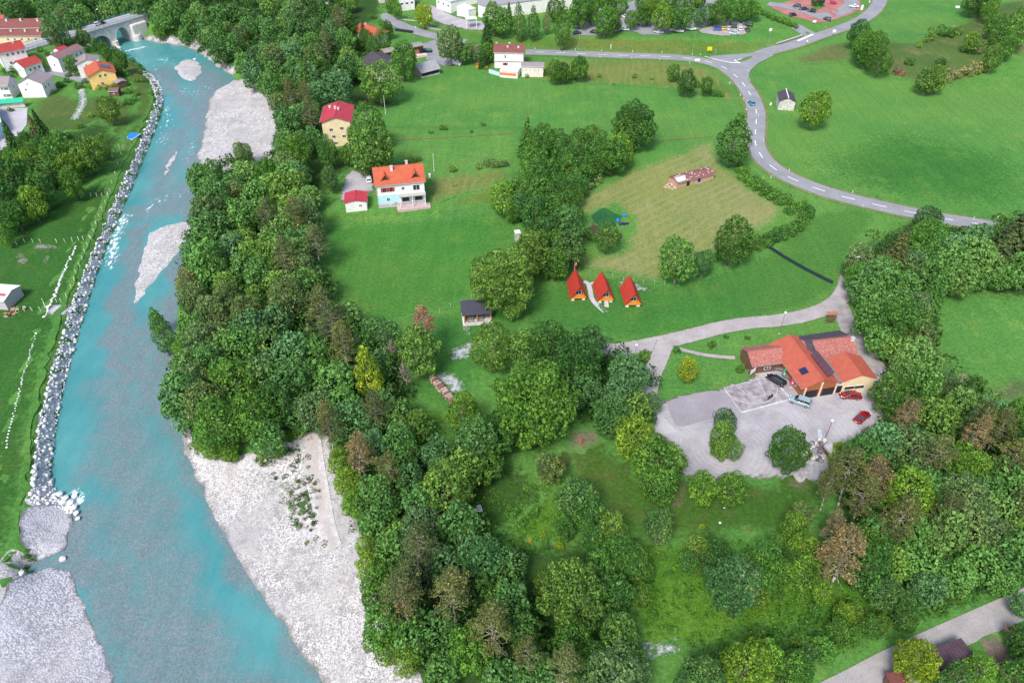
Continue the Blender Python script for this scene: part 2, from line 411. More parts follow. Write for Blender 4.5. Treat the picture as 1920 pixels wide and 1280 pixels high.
# ================================================================ ground, water, roads
GB = ((0.078,0.218,0.042), (0.061,0.190,0.039), (0.115,0.238,0.048))
m_meadow = ground_mat('meadow grass', *GB, bs=0.5)
jj, ii = np.meshgrid(np.arange(len(ys)-1), np.arange(len(xs)-1), indexing='ij')
nxs = len(xs); q0 = (jj*nxs+ii).ravel()
tag(mesh_np('ground', np.column_stack([GX.ravel(), GY.ravel(), GZ.ravel()]),
    np.column_stack([q0, q0+1, q0+nxs+1, q0+nxs]), m_meadow, smooth=True), 'green valley meadow ground', None, None, 'structure')

def GP(name, pts, m, off=0.04, step=3.0, jit=1.0, **k):
    return patch(name, px_poly(pts), m, off, step, jit, **k)
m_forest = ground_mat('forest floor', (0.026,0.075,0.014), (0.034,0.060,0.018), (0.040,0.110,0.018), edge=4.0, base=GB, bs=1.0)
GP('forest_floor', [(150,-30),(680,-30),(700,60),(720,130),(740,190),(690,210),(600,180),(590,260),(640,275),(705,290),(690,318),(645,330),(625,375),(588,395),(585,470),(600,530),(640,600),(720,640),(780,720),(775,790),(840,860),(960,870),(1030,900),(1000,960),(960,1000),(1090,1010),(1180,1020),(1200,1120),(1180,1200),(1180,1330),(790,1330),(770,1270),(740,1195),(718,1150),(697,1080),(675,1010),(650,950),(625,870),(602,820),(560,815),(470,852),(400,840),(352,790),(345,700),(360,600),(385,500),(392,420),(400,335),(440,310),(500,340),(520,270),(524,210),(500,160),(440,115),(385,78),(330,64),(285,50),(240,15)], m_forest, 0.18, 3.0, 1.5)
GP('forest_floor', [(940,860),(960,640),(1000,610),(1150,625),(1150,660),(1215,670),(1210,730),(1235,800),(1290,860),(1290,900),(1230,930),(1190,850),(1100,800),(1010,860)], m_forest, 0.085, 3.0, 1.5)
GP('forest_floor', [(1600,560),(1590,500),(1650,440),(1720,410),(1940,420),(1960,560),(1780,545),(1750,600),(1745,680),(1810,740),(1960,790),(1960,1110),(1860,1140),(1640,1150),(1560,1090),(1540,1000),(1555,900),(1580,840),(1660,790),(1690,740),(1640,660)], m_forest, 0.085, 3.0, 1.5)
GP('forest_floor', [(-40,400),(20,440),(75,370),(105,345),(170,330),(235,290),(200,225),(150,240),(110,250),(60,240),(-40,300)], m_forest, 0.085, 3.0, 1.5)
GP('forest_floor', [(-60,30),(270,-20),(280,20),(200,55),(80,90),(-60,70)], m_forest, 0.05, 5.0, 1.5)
m_lawn = ground_mat('short lawn', (0.050,0.172,0.030), (0.040,0.145,0.028), (0.076,0.180,0.033), edge=3.0, base=GB, bs=0.35)
GP('lawn', [(720,640),(790,590),(860,570),(1000,545),(1060,520),(1150,520),(1240,530),(1330,510),(1440,470),(1510,400),(1650,395),(1600,480),(1575,540),(1480,590),(1300,625),(1160,645),(1000,620),(900,700),(900,850),(830,830),(780,740)], m_lawn, 0.05, 4.0, 1.0)
m_mown = ground_mat('mown hay field', (0.195,0.225,0.066), (0.140,0.200,0.052), (0.250,0.245,0.105), edge=3.5, base=GB, stripes=(-41+90, 0.11, (0.25,0.25,0.115), 0.6), bs=0.35)
GP('mown_field', [(1090,500),(1088,470),(1110,480),(1160,470),(1182,440),(1178,415),(1160,390),(1130,395),(1090,410),(1070,400),(1090,370),(1170,325),(1260,290),(1330,262),(1350,300),(1385,330),(1440,370),(1475,395),(1450,420),(1400,450),(1300,500),(1240,530),(1150,515)], m_mown, 0.09, 2.5, 1.0)
m_dry = ground_mat('dry pasture', (0.125,0.185,0.036), (0.085,0.165,0.030), (0.180,0.195,0.062), edge=3.0, base=GB, bs=0.35, stripes=(8, 0.12, (0.21,0.20,0.09), 0.5))
GP('dry_grass', [(1010,112),(1150,112),(1290,118),(1345,140),(1380,175),(1395,200),(1370,190),(1290,172),(1150,160),(1000,150)], m_dry, 0.07, 4.0, 1.0)
m_bank = ground_mat('embankment grass', (0.085,0.170,0.028), (0.060,0.160,0.024), (0.150,0.165,0.045), edge=3.0, base=GB, bs=0.4)
GP('embankment_grass', [(720,5),(760,30),(830,50),(900,58),(960,66),(1100,70),(1300,72),(1420,76),(1480,62),(1500,52),(1520,65),(1420,95),(1330,104),(1150,98),(1000,92),(920,85),(840,62),(770,45),(735,20)], m_bank, 0.07, 4.0, 1.0)
GP('embankment_grass', [(595,392),(650,396),(740,392),(820,385),(900,350),(960,322),(965,345),(955,380),(850,395),(740,410),(640,415),(590,410)], m_bank, 0.07, 3.0, 1.0)
GP('embankment_grass', [(800,335),(850,325),(960,318),(940,345),(870,365),(805,385)], m_dry, 0.10, 3.0, 1.0)
m_scrub = ground_mat('rough scrub grass', (0.080,0.135,0.032), (0.055,0.115,0.026), (0.150,0.150,0.060), edge=4.0, base=GB, bs=0.8)
GP('rough_grass', [(1640,60),(1700,80),(1790,50),(1840,15),(1940,0),(1950,90),(1880,110),(1830,145),(1740,170),(1690,150),(1650,120)], m_scrub, 0.07, 4.0, 1.5)
GP('rough_grass', [(1470,120),(1540,85),(1600,80),(1600,110),(1540,120)], m_scrub, 0.07, 4.0, 1.0)
m_oliv = ground_mat('olive grass', (0.050,0.110,0.022), (0.070,0.120,0.030), (0.105,0.130,0.038), edge=4.0, base=GB, bs=0.6)
GP('rough_grass', [(60,190),(110,172),(150,185),(180,180),(250,190),(255,235),(215,262),(180,280),(140,262),(95,262),(60,235)], m_oliv, 0.07, 4.0, 1.0)
m_leftl = ground_mat('riverside lawn', (0.036,0.122,0.021), (0.027,0.100,0.018), (0.060,0.130,0.025), edge=3.0, base=GB, bs=0.6)
GP('riverside_lawn', [(-40,440),(30,425),(110,375),(180,340),(225,320),(225,350),(190,430),(150,510),(110,610),(85,700),(68,780),(55,860),(45,940),(20,1040),(-60,1060),(-60,700)], m_leftl, 0.05, 3.0, 1.0)
m_levee = ground_mat('levee grass', (0.062,0.130,0.022), (0.045,0.115,0.020), (0.110,0.125,0.035), edge=2.0, base=GB, bs=0.6)
GP('levee_grass', [(240,112),(268,135),(282,160),(287,195),(272,225),(258,258),(238,298),(218,345),(196,395),(170,455),(150,500),(132,550),(116,600),(98,655),(84,700),(72,750),(62,800),(55,850),(50,900),(44,940),(32,945),(38,880),(48,820),(60,740),(80,670),(105,590),(130,530),(160,450),(190,380),(205,320),(225,290),(232,255),(250,225),(255,190),(240,150),(225,120)], m_levee, 0.22, 2.0, 0.5)
GP('riverside_lawn', [(120,345),(190,330),(225,292),(208,300),(200,280),(150,300)], m_leftl, 0.05, 4.0, 1.0)
m_gard = ground_mat('worn garden grass', (0.052,0.125,0.018), (0.040,0.110,0.016), (0.095,0.120,0.032), edge=3.0, base=GB, bs=0.6, spots=[(0.10, 0.60, 0.70, (0.13,0.105,0.06))])
GP('garden_grass', [(1050,830),(1090,800),(1150,830),(1200,880),(1240,920),(1290,895),(1400,900),(1540,900),(1560,950),(1480,1000),(1300,1010),(1220,1020),(1130,960),(1060,900)], m_gard, 0.08, 3.0, 1.5)
m_tall = ground_mat('tall wild grass', (0.060,0.180,0.018), (0.038,0.130,0.016), (0.110,0.215,0.024), edge=4.0, base=GB, bs=1.2, spots=[(0.22,0.72,0.76,(0.33,0.36,0.24))])
GP('wild_grass', [(1160,1000),(1290,1010),(1480,1005),(1540,1010),(1620,1080),(1700,1150),(1640,1180),(1480,1200),(1300,1230),(1190,1240),(1170,1130)], m_tall, 0.10, 3.0, 1.5)
GP('wild_grass', [(780,745),(850,770),(850,830),(800,850),(775,790)], m_tall, 0.08, 3.0, 1.0)
GP('wild_grass', [(890,900),(960,860),(1060,900),(1080,960),(1060,1040),(960,1040),(900,970)], m_tall, 0.10, 3.0, 1.0)
m_green2 = ground_mat('lush meadow', (0.056,0.190,0.030), (0.044,0.160,0.028), (0.088,0.200,0.035), edge=5.0, base=GB, bs=0.4)
GP('lush_meadow', [(590,430),(700,408),(860,405),(970,400),(975,480),(900,560),(780,600),(690,605),(620,540)], m_green2, 0.04, 5.0, 1.0)
GP('vegetable_soil', [(1100,428),(1118,412),(1150,428),(1170,440),(1160,458),(1120,455),(1095,450)], ground_mat('dug soil', (0.10,0.06,0.05), (0.07,0.05,0.035), (0.06,0.10,0.03), edge=1.2, base=GB), 0.12, 1.5, 0.5)
m_crop = ground_mat('crop rows', (0.025,0.125,0.040), (0.02,0.10,0.035), (0.04,0.15,0.045), edge=0.6, base=GB, stripes=(-58,0.7,(0.012,0.06,0.02),0.9))
GP('vegetable_plot', [(1105,405),(1130,390),(1150,398),(1168,408),(1150,425),(1120,425)], m_crop, 0.15, 1.5, 0.3)
GP('field_patch', [(1860,718),(1890,708),(1940,712),(1950,750),(1900,755),(1870,745)], ground_mat('bare patch', (0.10,0.10,0.05), (0.06,0.11,0.03), (0.15,0.13,0.08), edge=3.0, base=GB), 0.07, 3.0, 1.0)

for pts_ in ([(745,262),(800,259),(860,256),(920,252),(965,249)],[(1040,277),(1080,272),(1250,262),(1330,255)]):
    strip('field_margin', [P(*q).xy for q in pts_], 1.6, ground_mat('field margin', (0.15,0.16,0.05), (0.10,0.15,0.04), (0.2,0.18,0.09), edge=0.7, base=GB), 0.09, 'narrow dry margin between the meadows')
for pts_ in ([(1245,935),(1275,905),(1290,930),(1280,965),(1255,970)],[(1460,905),(1500,898),(1530,915),(1490,930)],[(1155,880),(1175,868),(1190,875),(1170,890)],[(1040,865),(1058,850),(1070,860),(1055,872)],[(1345,955),(1380,948),(1400,965),(1370,975)]):
    GP('worn_soil', pts_, ground_mat('worn soil', (0.17,0.14,0.10), (0.13,0.12,0.07), (0.09,0.12,0.04), edge=3.0, base=((0.052,0.125,0.018), (0.040,0.110,0.016), (0.095,0.120,0.032))), 0.14, 1.4, 0.9)
GP('darker_meadow', [(1500,300),(1640,240),(1800,260),(1930,300),(1940,380),(1800,400),(1600,360)], ground_mat('dark meadow', (0.044,0.160,0.026), (0.034,0.135,0.024), (0.068,0.180,0.030), edge=14.0, base=GB), 0.06, 6.0, 2)
# ---- gravel
m_white = stone_mat('white river gravel', (0.80,0.79,0.79), (0.62,0.61,0.62), (0.30,0.29,0.30), 2.4)
m_grey = stone_mat('grey river gravel', (0.50,0.50,0.55), (0.66,0.66,0.71), (0.27,0.27,0.30), 3.2, edge=0.8, grassbase=((0.20,0.19,0.21),)*3)
m_bar = stone_mat('weedy gravel', (0.74,0.71,0.73), (0.55,0.52,0.54), (0.30,0.28,0.28), 2.4, edge=2.5, veg=0.50, grassbase=((0.42,0.41,0.42),(0.50,0.49,0.50),(0.30,0.31,0.24)))
m_bar2 = stone_mat('gravel bank', (0.74,0.725,0.73), (0.50,0.49,0.50), (0.24,0.23,0.23), 3.8, edge=1.2, veg=0.20, grassbase=((0.20,0.20,0.19),(0.26,0.25,0.25),(0.17,0.18,0.13)))
LWP = LOWL
GP('gravel_bank', [(350,800),(375,845),(440,856),(520,838),(575,815),(612,815),(635,870),(655,950),(682,1010),(700,1080),(722,1150),(748,1200),(800,1275),(850,1345),(655,1345),(598,1270),(543,1195),(498,1130),(458,1070),(426,1015),(396,960),(373,905),(350,852),(343,820)], m_bar2, 0.25, 2.0, 0.6)
GP('gravel_bank', [(402,172),(428,152),(460,150),(505,172),(524,215),(514,270),(502,334),(450,316),(410,325),(370,300),(379,270),(386,225),(393,190)], m_bar2, 0.25, 2.2, 0.6)
GP('gravel_bank', [(262,72),(280,60),(330,70),(372,80),(420,110),(445,135),(432,140),(404,122),(372,99),(340,88),(298,82)], m_bar2, 0.25, 2.2, 0.6)
GP('weedy_gravel', [(440,868),(500,845),(560,825),(590,830),(600,900),(615,1000),(600,1020),(545,985),(530,920),(500,890)], m_bar, 0.30, 2.0, 0.8)
GP('gravel_bank', [(30,1080),(60,1074),(100,1067),(128,1066),(139,1087),(151,1122),(165,1152),(177,1182),(189,1212),(203,1247),(214,1282),(239,1347),(-20,1347),(-20,1190),(5,1130)], m_grey, 0.25, 1.8, 0.4)
GP('gravel_bank', [(48,955),(80,945),(128,955),(137,978),(127,1000),(126,1028),(100,1040),(66,1050),(48,1022),(38,985)], m_grey, 0.25, 1.8, 0.4)
GP('gravel_verge', [(-20,1070),(20,1030),(60,1045),(60,1060),(40,1085),(10,1130),(-20,1180)], m_bar, 0.13, 2.0, 0.6)
def island(pts, m, h=0.55, name='gravel_island'):
    poly = GW(pts); poly = [(v.x, v.y) for v in smooth_line([Vector(p) for p in poly+[poly[0]]], 5)[:-1]]
    ring = densify(poly, 1.5, 0.5)
    def zf(X, Y): return WZ-0.12+np.minimum(dist_poly(X, Y, ring, True)*0.16, h)+0.05*vnoise(X, Y, 3, 4)
    patch(name, poly, m, 0, 1.6, 0.5, zfun=zf)
m_isl = stone_mat('island gravel', (0.76,0.745,0.75), (0.53,0.525,0.54), (0.26,0.25,0.26), 3.8)
island([(322,128),(345,112),(374,116),(380,138),(360,152),(338,148)], m_isl)
island([(333,266),(337,282),(328,305),(312,330),(296,352),(290,362),(300,330),(313,300),(324,280)], m_isl)
island([(270,450),(284,432),(312,420),(350,413),(362,432),(346,462),(322,492),(302,516),(284,538),(266,560),(254,584),(246,602),(239,596),(246,560),(254,515),(262,480)], m_isl, 0.8)
GP('riprap_bed', [(258,128),(280,150),(291,178),(294,198),(281,225),(268,258),(250,300),(228,350),(205,400),(182,450),(162,500),(143,550),(126,600),(110,650),(94,700),(82,750),(72,800),(65,850),(60,900),(52,945),(128,955),(141,965),(130,937),(106,922),(93,890),(97,850),(104,800),(113,750),(124,700),(138,650),(153,600),(168,550),(184,500),(203,450),(223,400),(246,350),(266,300),(283,258),(296,222),(306,190),(303,165),(287,140)], stone_mat('riprap bed', (0.78,0.77,0.79), (0.66,0.66,0.68), (0.42,0.42,0.44), 1.8), 0.10, 1.6, 0.2)

# ---- water
X, Y = np.meshgrid(np.arange(-330, 30, 1.1), np.arange(30, 420, 1.1))
okv = inside(X, Y, LOWL)
A0 = np.arange(X.size).reshape(X.shape)
fo = okv[:-1, :-1] | okv[1:, :-1] | okv[:-1, 1:] | okv[1:, 1:]
Fw = np.column_stack([A0[:-1, :-1][fo], A0[:-1, 1:][fo], A0[1:, 1:][fo], A0[1:, :-1][fo]])
used = np.unique(Fw); remap = np.full(X.size, -1); remap[used] = np.arange(len(used)); Fw = remap[Fw]
WX = X.ravel()[used]; WY = Y.ravel()[used]
sh = np.zeros(len(WX)); foam = np.zeros(len(WX))
wx2 = WX+2.5*vnoise(WX, WY, 7, 3); wy2 = WY+2.5*vnoise(WX, WY, 7, 5)
def shal(pts, wid, amt):
    global sh
    d = dist_poly(wx2, wy2, GW(pts)); sh = np.maximum(sh, amt*(1-sm(d/wid)))
shal(RIV_R[11:], 5, 1.0); shal([(335,560),(322,620),(320,700),(328,770),(345,840),(372,900)], 10, 0.85)
shal([(372,905),(400,960),(430,1010),(465,1070),(510,1130),(560,1195),(610,1270)], 5, 0.9)
shal([(350,130),(400,150),(395,185),(370,230)], 14, 0.9); shal([(300,130),(330,170),(350,200)], 9, 0.8)
shal([(335,250),(325,310),(300,360),(330,380),(350,350)], 11, 0.75)
shal([(270,400),(330,385),(358,380)], 12, 0.8); shal([(262,430),(245,500),(233,580),(222,640)], 7, 1.0)
shal([(300,600),(265,640),(280,700),(300,760)], 10, 0.8); shal([(232,620),(222,680),(225,720)], 5, 1.0)
shal([(215,720),(225,780),(235,850),(240,900),(275,960)], 13, 0.78); shal([(200,800),(170,880)], 9, 0.65)
shal([(155,975),(165,1040),(200,1100),(235,1150),(290,1220)], 8, 0.92); shal([(240,930),(270,1010),(300,1080),(330,1150),(370,1230),(400,1290)], 12, 0.8)
shal([(280,1180),(330,1250),(370,1310),(450,1330)], 16, 0.9)
shal([(120,1060),(150,1100),(180,1180),(210,1270)], 3, 0.8)
shal([(60,1052),(130,1045)], 5, 0.9)
def foamy(pts, wid, amt=1.0):
    global foam
    d = dist_poly(WX, WY, GW(pts)); foam = np.maximum(foam, amt*(1-sm(d/wid)))
foamy([(222,99),(245,94),(272,88)], 2.2); foamy([(240,100),(262,112),(286,125)], 5, .45); foamy([(288,125),(300,148),(309,172),(314,196)], 3.2, 0.5)
foamy([(312,200),(312,240),(300,270)], 6, .55); foamy([(392,165),(372,175),(350,170)], 9, .5); foamy([(236,405),(222,430),(212,460),(205,500)], 4, 0.85)
foamy([(262,400),(300,375),(345,360)], 6, 0.5); foamy([(140,920),(150,930),(143,945)], 2.2, 1.0); foamy([(330,120),(300,110)], 6, .6); foamy([(365,260),(350,300)], 5, .5)
foamy([(262,72),(285,82)],4,.4)
m_water, t, b = new_mat('river water'); p = pos(t)
s = attr(t, 'shal'); fine = noise(t, p, 2.6, 3, 0.85); med = noise(t, p, 0.35, 4, 0.7)
deep = mix(t, ramp(t, noise(t, p, 0.05, 4), 0.3, 0.7), (0.050,0.238,0.258), (0.088,0.285,0.295))
shc = mix(t, ramp(t, med, 0.35, 0.65), (0.130,0.235,0.25), (0.185,0.225,0.255))
shc = mix(t, ramp(t, fine, 0.38, 0.62), (0.115,0.175,0.185), shc)
vx = N(t, 'ShaderNodeTexVoronoi'); vx.inputs['Scale'].default_value = 1.9; t.links.new(p, vx.inputs[0])
shc = mix(t, mth(t, 'MULTIPLY', ramp(t, vx.outputs['Distance'], 0.30, 0.12), 0.28), shc, (0.34,0.40,0.45))
s2 = mth(t, 'ADD', s, mth(t, 'MULTIPLY', mth(t, 'SUBTRACT', med, 0.5), 0.5))
c = mix(t, ramp(t, s2, 0.12, 0.90), deep, shc)
fl = N(t, 'ShaderNodeMapping'); fl.inputs['Scale'].default_value = (0.7, 0.16, 1); t.links.new(p, fl.inputs[0])
c = mix(t, 1.0, c, mix(t, ramp(t, noise(t, fl.outputs[0], 0.55, 4, 0.7), 0.3, 0.7), (0.93,0.95,0.95), (1.07,1.05,1.05)), 'MULTIPLY')
mp = N(t, 'ShaderNodeMapping'); mp.inputs['Scale'].default_value = (0.55, 0.25, 1); mp.inputs['Rotation'].default_value = (0,0,R(-12)); t.links.new(p, mp.inputs[0])
fn = noise(t, mp.outputs[0], 2.2, 5, 0.75)
fk = ramp(t, mth(t, 'ADD', mth(t, 'MULTIPLY', attr(t, 'foam'), 0.30), fn), 0.72, 0.80)
c = mix(t, fk, c, (0.75,0.85,0.87))
t.links.new(c, b.inputs['Base Color']); b.inputs['Roughness'].default_value = 0.16; b.inputs['IOR'].default_value = 1.33
bumpn(t, b, mth(t, 'ADD', noise(t, p, 1.1, 3, 0.7), fn), 0.30, 0.25)
tag(mesh_np('river', np.column_stack([WX, WY, np.full(len(WX), WZ)]), Fw, m_water, smooth=True, attrs={'shal': sh, 'foam': foam}), 'turquoise river winding past white gravel', None, None, 'structure')

# ---- roads and paths
m_asph = asphalt_mat('old asphalt', (0.225,0.230,0.255), (0.285,0.290,0.315), 0.35)
m_dirt = asphalt_mat('compacted gravel', (0.31,0.285,0.285), (0.40,0.37,0.375), 0.45, 0.25, 0.35, ((0.10,0.13,0.04),(0.08,0.12,0.035),(0.15,0.15,0.07)))
m_lot = asphalt_mat('gravel lot', (0.29,0.28,0.30), (0.42,0.405,0.43), 0.55, 0.14, 1.6, ((0.075,0.11,0.035),(0.06,0.10,0.03),(0.14,0.13,0.07)))
m_paint = plain('white road paint', (0.78,0.78,0.80), 0.7, 0.08, 2.0)
m_verge = ground_mat('road verge', (0.16,0.17,0.065), (0.11,0.165,0.045), (0.22,0.19,0.10), edge=1.0, base=GB)
t = m_lot.node_tree; bb = t.nodes['Principled BSDF']; p = pos(t); src = bb.inputs['Base Color'].links[0].from_socket
cx_, cy_ = G(1362, 842, 0); mp = N(t, 'ShaderNodeMapping'); mp.inputs['Location'].default_value = (-cx_, -cy_, 0); t.links.new(p, mp.inputs[0])
rg = N(t, 'ShaderNodeTexWave'); rg.wave_type = 'RINGS'; rg.rings_direction = 'Z'; rg.inputs['Scale'].default_value = 0.30; rg.inputs['Distortion'].default_value = 3.5; rg.inputs['Detail'].default_value = 3; rg.inputs['Detail Scale'].default_value = .5; t.links.new(mp.outputs[0], rg.inputs[0])
k_ = mth(t, 'MULTIPLY', rg.outputs['Fac'], ramp(t, noise(t, p, 0.13, 4), .40, .62))
c = mix(t, mth(t, 'MULTIPLY', k_, 0.32), src, (0.50,0.48,0.51)); c = mix(t, mth(t, 'MULTIPLY', ramp(t, noise(t, p, 0.22, 5, .75), .55, .75), .55), c, (0.20,0.185,0.19)); t.links.new(c, bb.inputs['Base Color'])
def wl(pts, dz=0.0): return [P(a, b, dz).xy for a, b in pts]
MAIN = wl([(985,98),(1040,99.5),(1100,102),(1180,105),(1260,108),(1310,113),(1350,124),(1378,142),(1398,164),(1411,187),(1418,212),(1417,240),(1416,268),(1428,294),(1452,317),(1490,338),(1545,359),(1610,377),(1680,393),(1760,409),(1830,420),(1900,432),(1990,448)])
strip('road_verge', MAIN, 9.2, m_verge, 0.10)
road, ML = strip('road', MAIN, 6.4, m_asph, 0.14, 'two lane asphalt road curving through the meadows')
BR = wl([(1384,138),(1398,118),(1430,101),(1480,87),(1530,70),(1580,53),(1620,35),(1645,12),(1655,-20)])
strip('road_verge', BR[1:], 9.0, m_verge, 0.105)
_, BL = strip('road', BR, 6.6, m_asph, 0.150, 'asphalt side road climbing to the roundabout car park')
strip('road', wl([(1335,112),(1365,112),(1400,110),(1440,99)]), 5.0, m_asph, 0.155, 'asphalt slip of the junction')
patch('road', [tuple(v) for v in wl([(1330,106),(1400,101),(1440,96),(1450,105),(1420,120),(1405,135),(1402,158),(1385,145),(1355,124)])], m_asph, 0.160, 3.0, 0.0, label='asphalt triangle of the road junction')
RL = wl([(655,-14),(690,12),(735,40),(780,59),(830,72),(870,80)])
strip('road', RL, 7.0, m_asph, 0.14, 'grey road behind the trees in the top centre')
patch('yard', [tuple(v) for v in wl([(790,85),(830,70),(905,88),(905,98),(880,112),(835,125),(800,112)])], m_asph, 0.12, 4.0, 0.5, label='grey farmyard paving')
def dashes(L, a, b_, dash, gap, wid=0.16, off=0.17):
    mb = MB(); s0 = 0.0
    for p0, p1 in zip(L[a:b_-1], L[a+1:b_]):
        d = (p1-p0); l = d.length; d = d/l; n_ = Vector((-d.y, d.x)); u = 0.0
        while u < l:
            ph = (s0+u) % (dash+gap)
            if ph < dash:
                v = min(l, u+dash-ph)
                q = [p0+d*u+n_*wid, p0+d*u-n_*wid, p0+d*v-n_*wid, p0+d*v+n_*wid]
                k = len(mb.v); mb.add([(c_.x, c_.y, hgt(c_.x, c_.y)+off) for c_ in q], [(0, 1, 2, 3)]); u = v+1e-3
            else: u += (dash+gap-ph)+1e-3
        s0 += l
    return mb
mb = dashes(ML, 2, len(ML)-2, 4.0, 5.0)
tag(mb.build('road_markings', m_paint), 'white dashed centre line of the curving road', None, None, 'structure')
mb = MB()
def line_px(pts, wid, off, closed=False, k=1):
    L = wl(pts); L = smooth_line(L, k) if k > 1 else L
    if closed: L = L+[L[0]]
    for p0, p1 in zip(L[:-1], L[1:]):
        d = (p1-p0).normalized(); n_ = Vector((-d.y, d.x))*wid/2; q = [p0-d*wid/2+n_, p0-d*wid/2-n_, p1+d*wid/2-n_, p1+d*wid/2+n_]
        mb.add([(c_.x, c_.y, hgt(c_.x, c_.y)+off) for c_ in q], [(0, 1, 2, 3)])
line_px([(1322,107),(1345,113),(1368,118)], 0.5, 0.178); line_px([(1368,118),(1386,119),(1378,114)], 0.8, 0.182); line_px([(1384,113),(1412,107)], 0.5, 0.178)
line_px([(1497,77),(1523,66)], 1.2, 0.182)
tag(mb.build('road_markings', m_paint), 'white lines at the road junction', None, None, 'structure')
GP('traffic_island', [(1380,116),(1400,108),(1412,106),(1406,111),(1388,117)], m_dry, 0.21, 1.5, 0.0)
ACC = wl([(1100,652),(1150,656),(1195,650),(1245,641),(1295,629),(1345,616),(1400,606),(1450,602),(1500,594),(1545,580),(1570,564),(1584,545),(1592,520)])
strip('gravel_track', ACC, 4.6, m_dirt, 0.10, 'pale gravel access track bending up to the hedge')
strip('gravel_track', wl([(1248,642),(1236,672),(1222,705),(1215,735),(1218,765),(1228,795),(1245,815)]), 4.2, m_dirt, 0.105, 'pale concrete drive down to the car park')
strip('gravel_track', wl([(1572,570),(1586,600),(1605,640),(1635,680),(1665,712),(1690,740)]), 4.6, asphalt_mat('rutted track', (0.24,0.22,0.22), (0.36,0.34,0.35), 0.9, 0.5), 0.105, 'rutted track behind the restaurant')
strip('footpath', wl([(1272,654),(1295,660),(1330,667),(1378,671)]), 1.3, m_dirt, 0.11, 'narrow pale footpath to the tiled wing')
m_path = asphalt_mat('pale path', (0.42,0.40,0.43), (0.50,0.48,0.52), 0.2, 0.3)
strip('footpath', wl([(1094,528),(1102,532),(1106,542),(1110,560),(1120,573),(1134,585)]), 1.2, m_path, 0.11, 'narrow gravel path between the cabins')
strip('footpath', wl([(1104,534),(1112,531),(1118,531)]), 1.0, m_path, 0.115, 'gravel spur to the middle cabin')
m_whgr = stone_mat('spilt white gravel', (0.72,0.72,0.78), (0.56,0.56,0.62), (0.30,0.30,0.32), 3.0, edge=2.4, grassbase=(m_lawn and ((0.050,0.172,0.030), (0.040,0.145,0.028), (0.076,0.180,0.033))))
GP('gravel_spread', [(1122,572),(1135,574),(1140,588),(1132,586)], m_whgr, 0.12, 0.8, 0.2)
GP('gravel_spread', [(1158,528),(1175,530),(1200,533),(1220,540),(1225,547),(1205,548),(1180,540),(1162,538)], m_whgr, 0.12, 1.2, 0.4)
GP('gravel_spread', [(815,702),(832,698),(855,700),(868,718),(875,738),(850,735),(828,725)], m_whgr, 0.12, 1.2, 0.5)
GP('gravel_spread', [(838,660),(860,652),(880,640),(900,648),(885,655),(868,675),(850,672)], m_whgr, 0.12, 1.2, 0.8)
GP('gravel_spread', [(868,615),(880,612),(885,625),(875,630)], m_whgr, 0.12, 1.2, 0.4)
m_dimg = stone_mat('sandy spoil', (0.36,0.34,0.31), (0.26,0.25,0.22), (0.15,0.15,0.12), 2.4, edge=1.6, grassbase=((0.036,0.122,0.021), (0.027,0.100,0.018), (0.060,0.130,0.025)))
GP('gravel_spread', [(60,462),(78,458),(110,462),(118,468),(95,470),(92,490),(80,495),(85,472),(62,468)], m_dimg, 0.12, 1.2, 0.4)
GP('gravel_spread', [(28,478),(48,474),(50,492),(35,498)], m_dimg, 0.12, 1.2, 0.6)
GP('gravel_spread', [(97,573),(132,573),(128,592),(92,590)], m_grey, 0.12, 1.2, 0.2)
GP('gravel_spread', [(1190,1225),(1205,1200),(1230,1205),(1280,1198),(1275,1210),(1215,1245),(1195,1250)], m_whgr, 0.15, 1.2, 0.6)
GP('gravel_spread', [(1320,1205),(1345,1212),(1370,1235),(1345,1228)], m_whgr, 0.15, 1.2, 0.6)
GP('worn_soil', [(1060,820),(1090,800),(1120,810),(1130,830),(1085,850),(1050,850)], ground_mat('worn soil', (0.20,0.17,0.13), (0.15,0.13,0.09), (0.11,0.13,0.05), edge=2.0, base=GB), 0.13, 1.6, 0.8)
strip('footpath', wl([(579,815),(588,870),(600,930),(610,980),(626,1030)]), lambda u: 4.6-1.6*u, asphalt_mat('sandy track', (0.38,0.35,0.34), (0.46,0.42,0.41), 0.5, 0.3, 2.0, ((0.42,0.41,0.41),(0.52,0.51,0.52),(0.36,0.36,0.33))), 0.34, 'sandy track down the gravel bank')
strip('footpath', wl([(432,480),(436,520),(446,560)]), 3.0, m_dirt, 0.2)
LOT = [(1222,760),(1250,750),(1300,737),(1357,727),(1400,714),(1425,690),(1470,680),(1520,700),(1640,700),(1668,735),(1662,790),(1610,815),(1560,850),(1545,905),(1480,900),(1420,898),(1380,894),(1330,899),(1288,893),(1272,872),(1262,840),(1240,822),(1216,805)]
GP('car_park', LOT, m_lot, 0.12, 2.5, 0.5, label='pale gravel car park in front of the restaurant')
GP('sand_court', [(1250,755),(1300,739),(1355,735),(1388,772),(1285,800),(1262,788)], asphalt_mat('court sand', (0.27,0.25,0.28), (0.33,0.305,0.335), 0.3), 0.15, 2.5, 0.1, label='mauve sand volleyball court')
patch('concrete_apron', [tuple(v) for v in wl([(1216,775),(1233,770),(1270,810),(1245,816),(1222,808)])], asphalt_mat('apron concrete', (0.42,0.41,0.42), (0.5,0.48,0.49), 0.2), 0.17, 2.5, 0.0)
patch('ball_court', [tuple(v) for v in wl([(1357,728),(1424,711),(1447,716),(1483,750),(1388,775)])], asphalt_mat('worn court', (0.19,0.17,0.19), (0.40,0.365,0.39), 0.7, 0.55), 0.165, 2.5, 0.0, label='worn basketball half court with faded white lines')
mb = MB(); c_ = 0.19
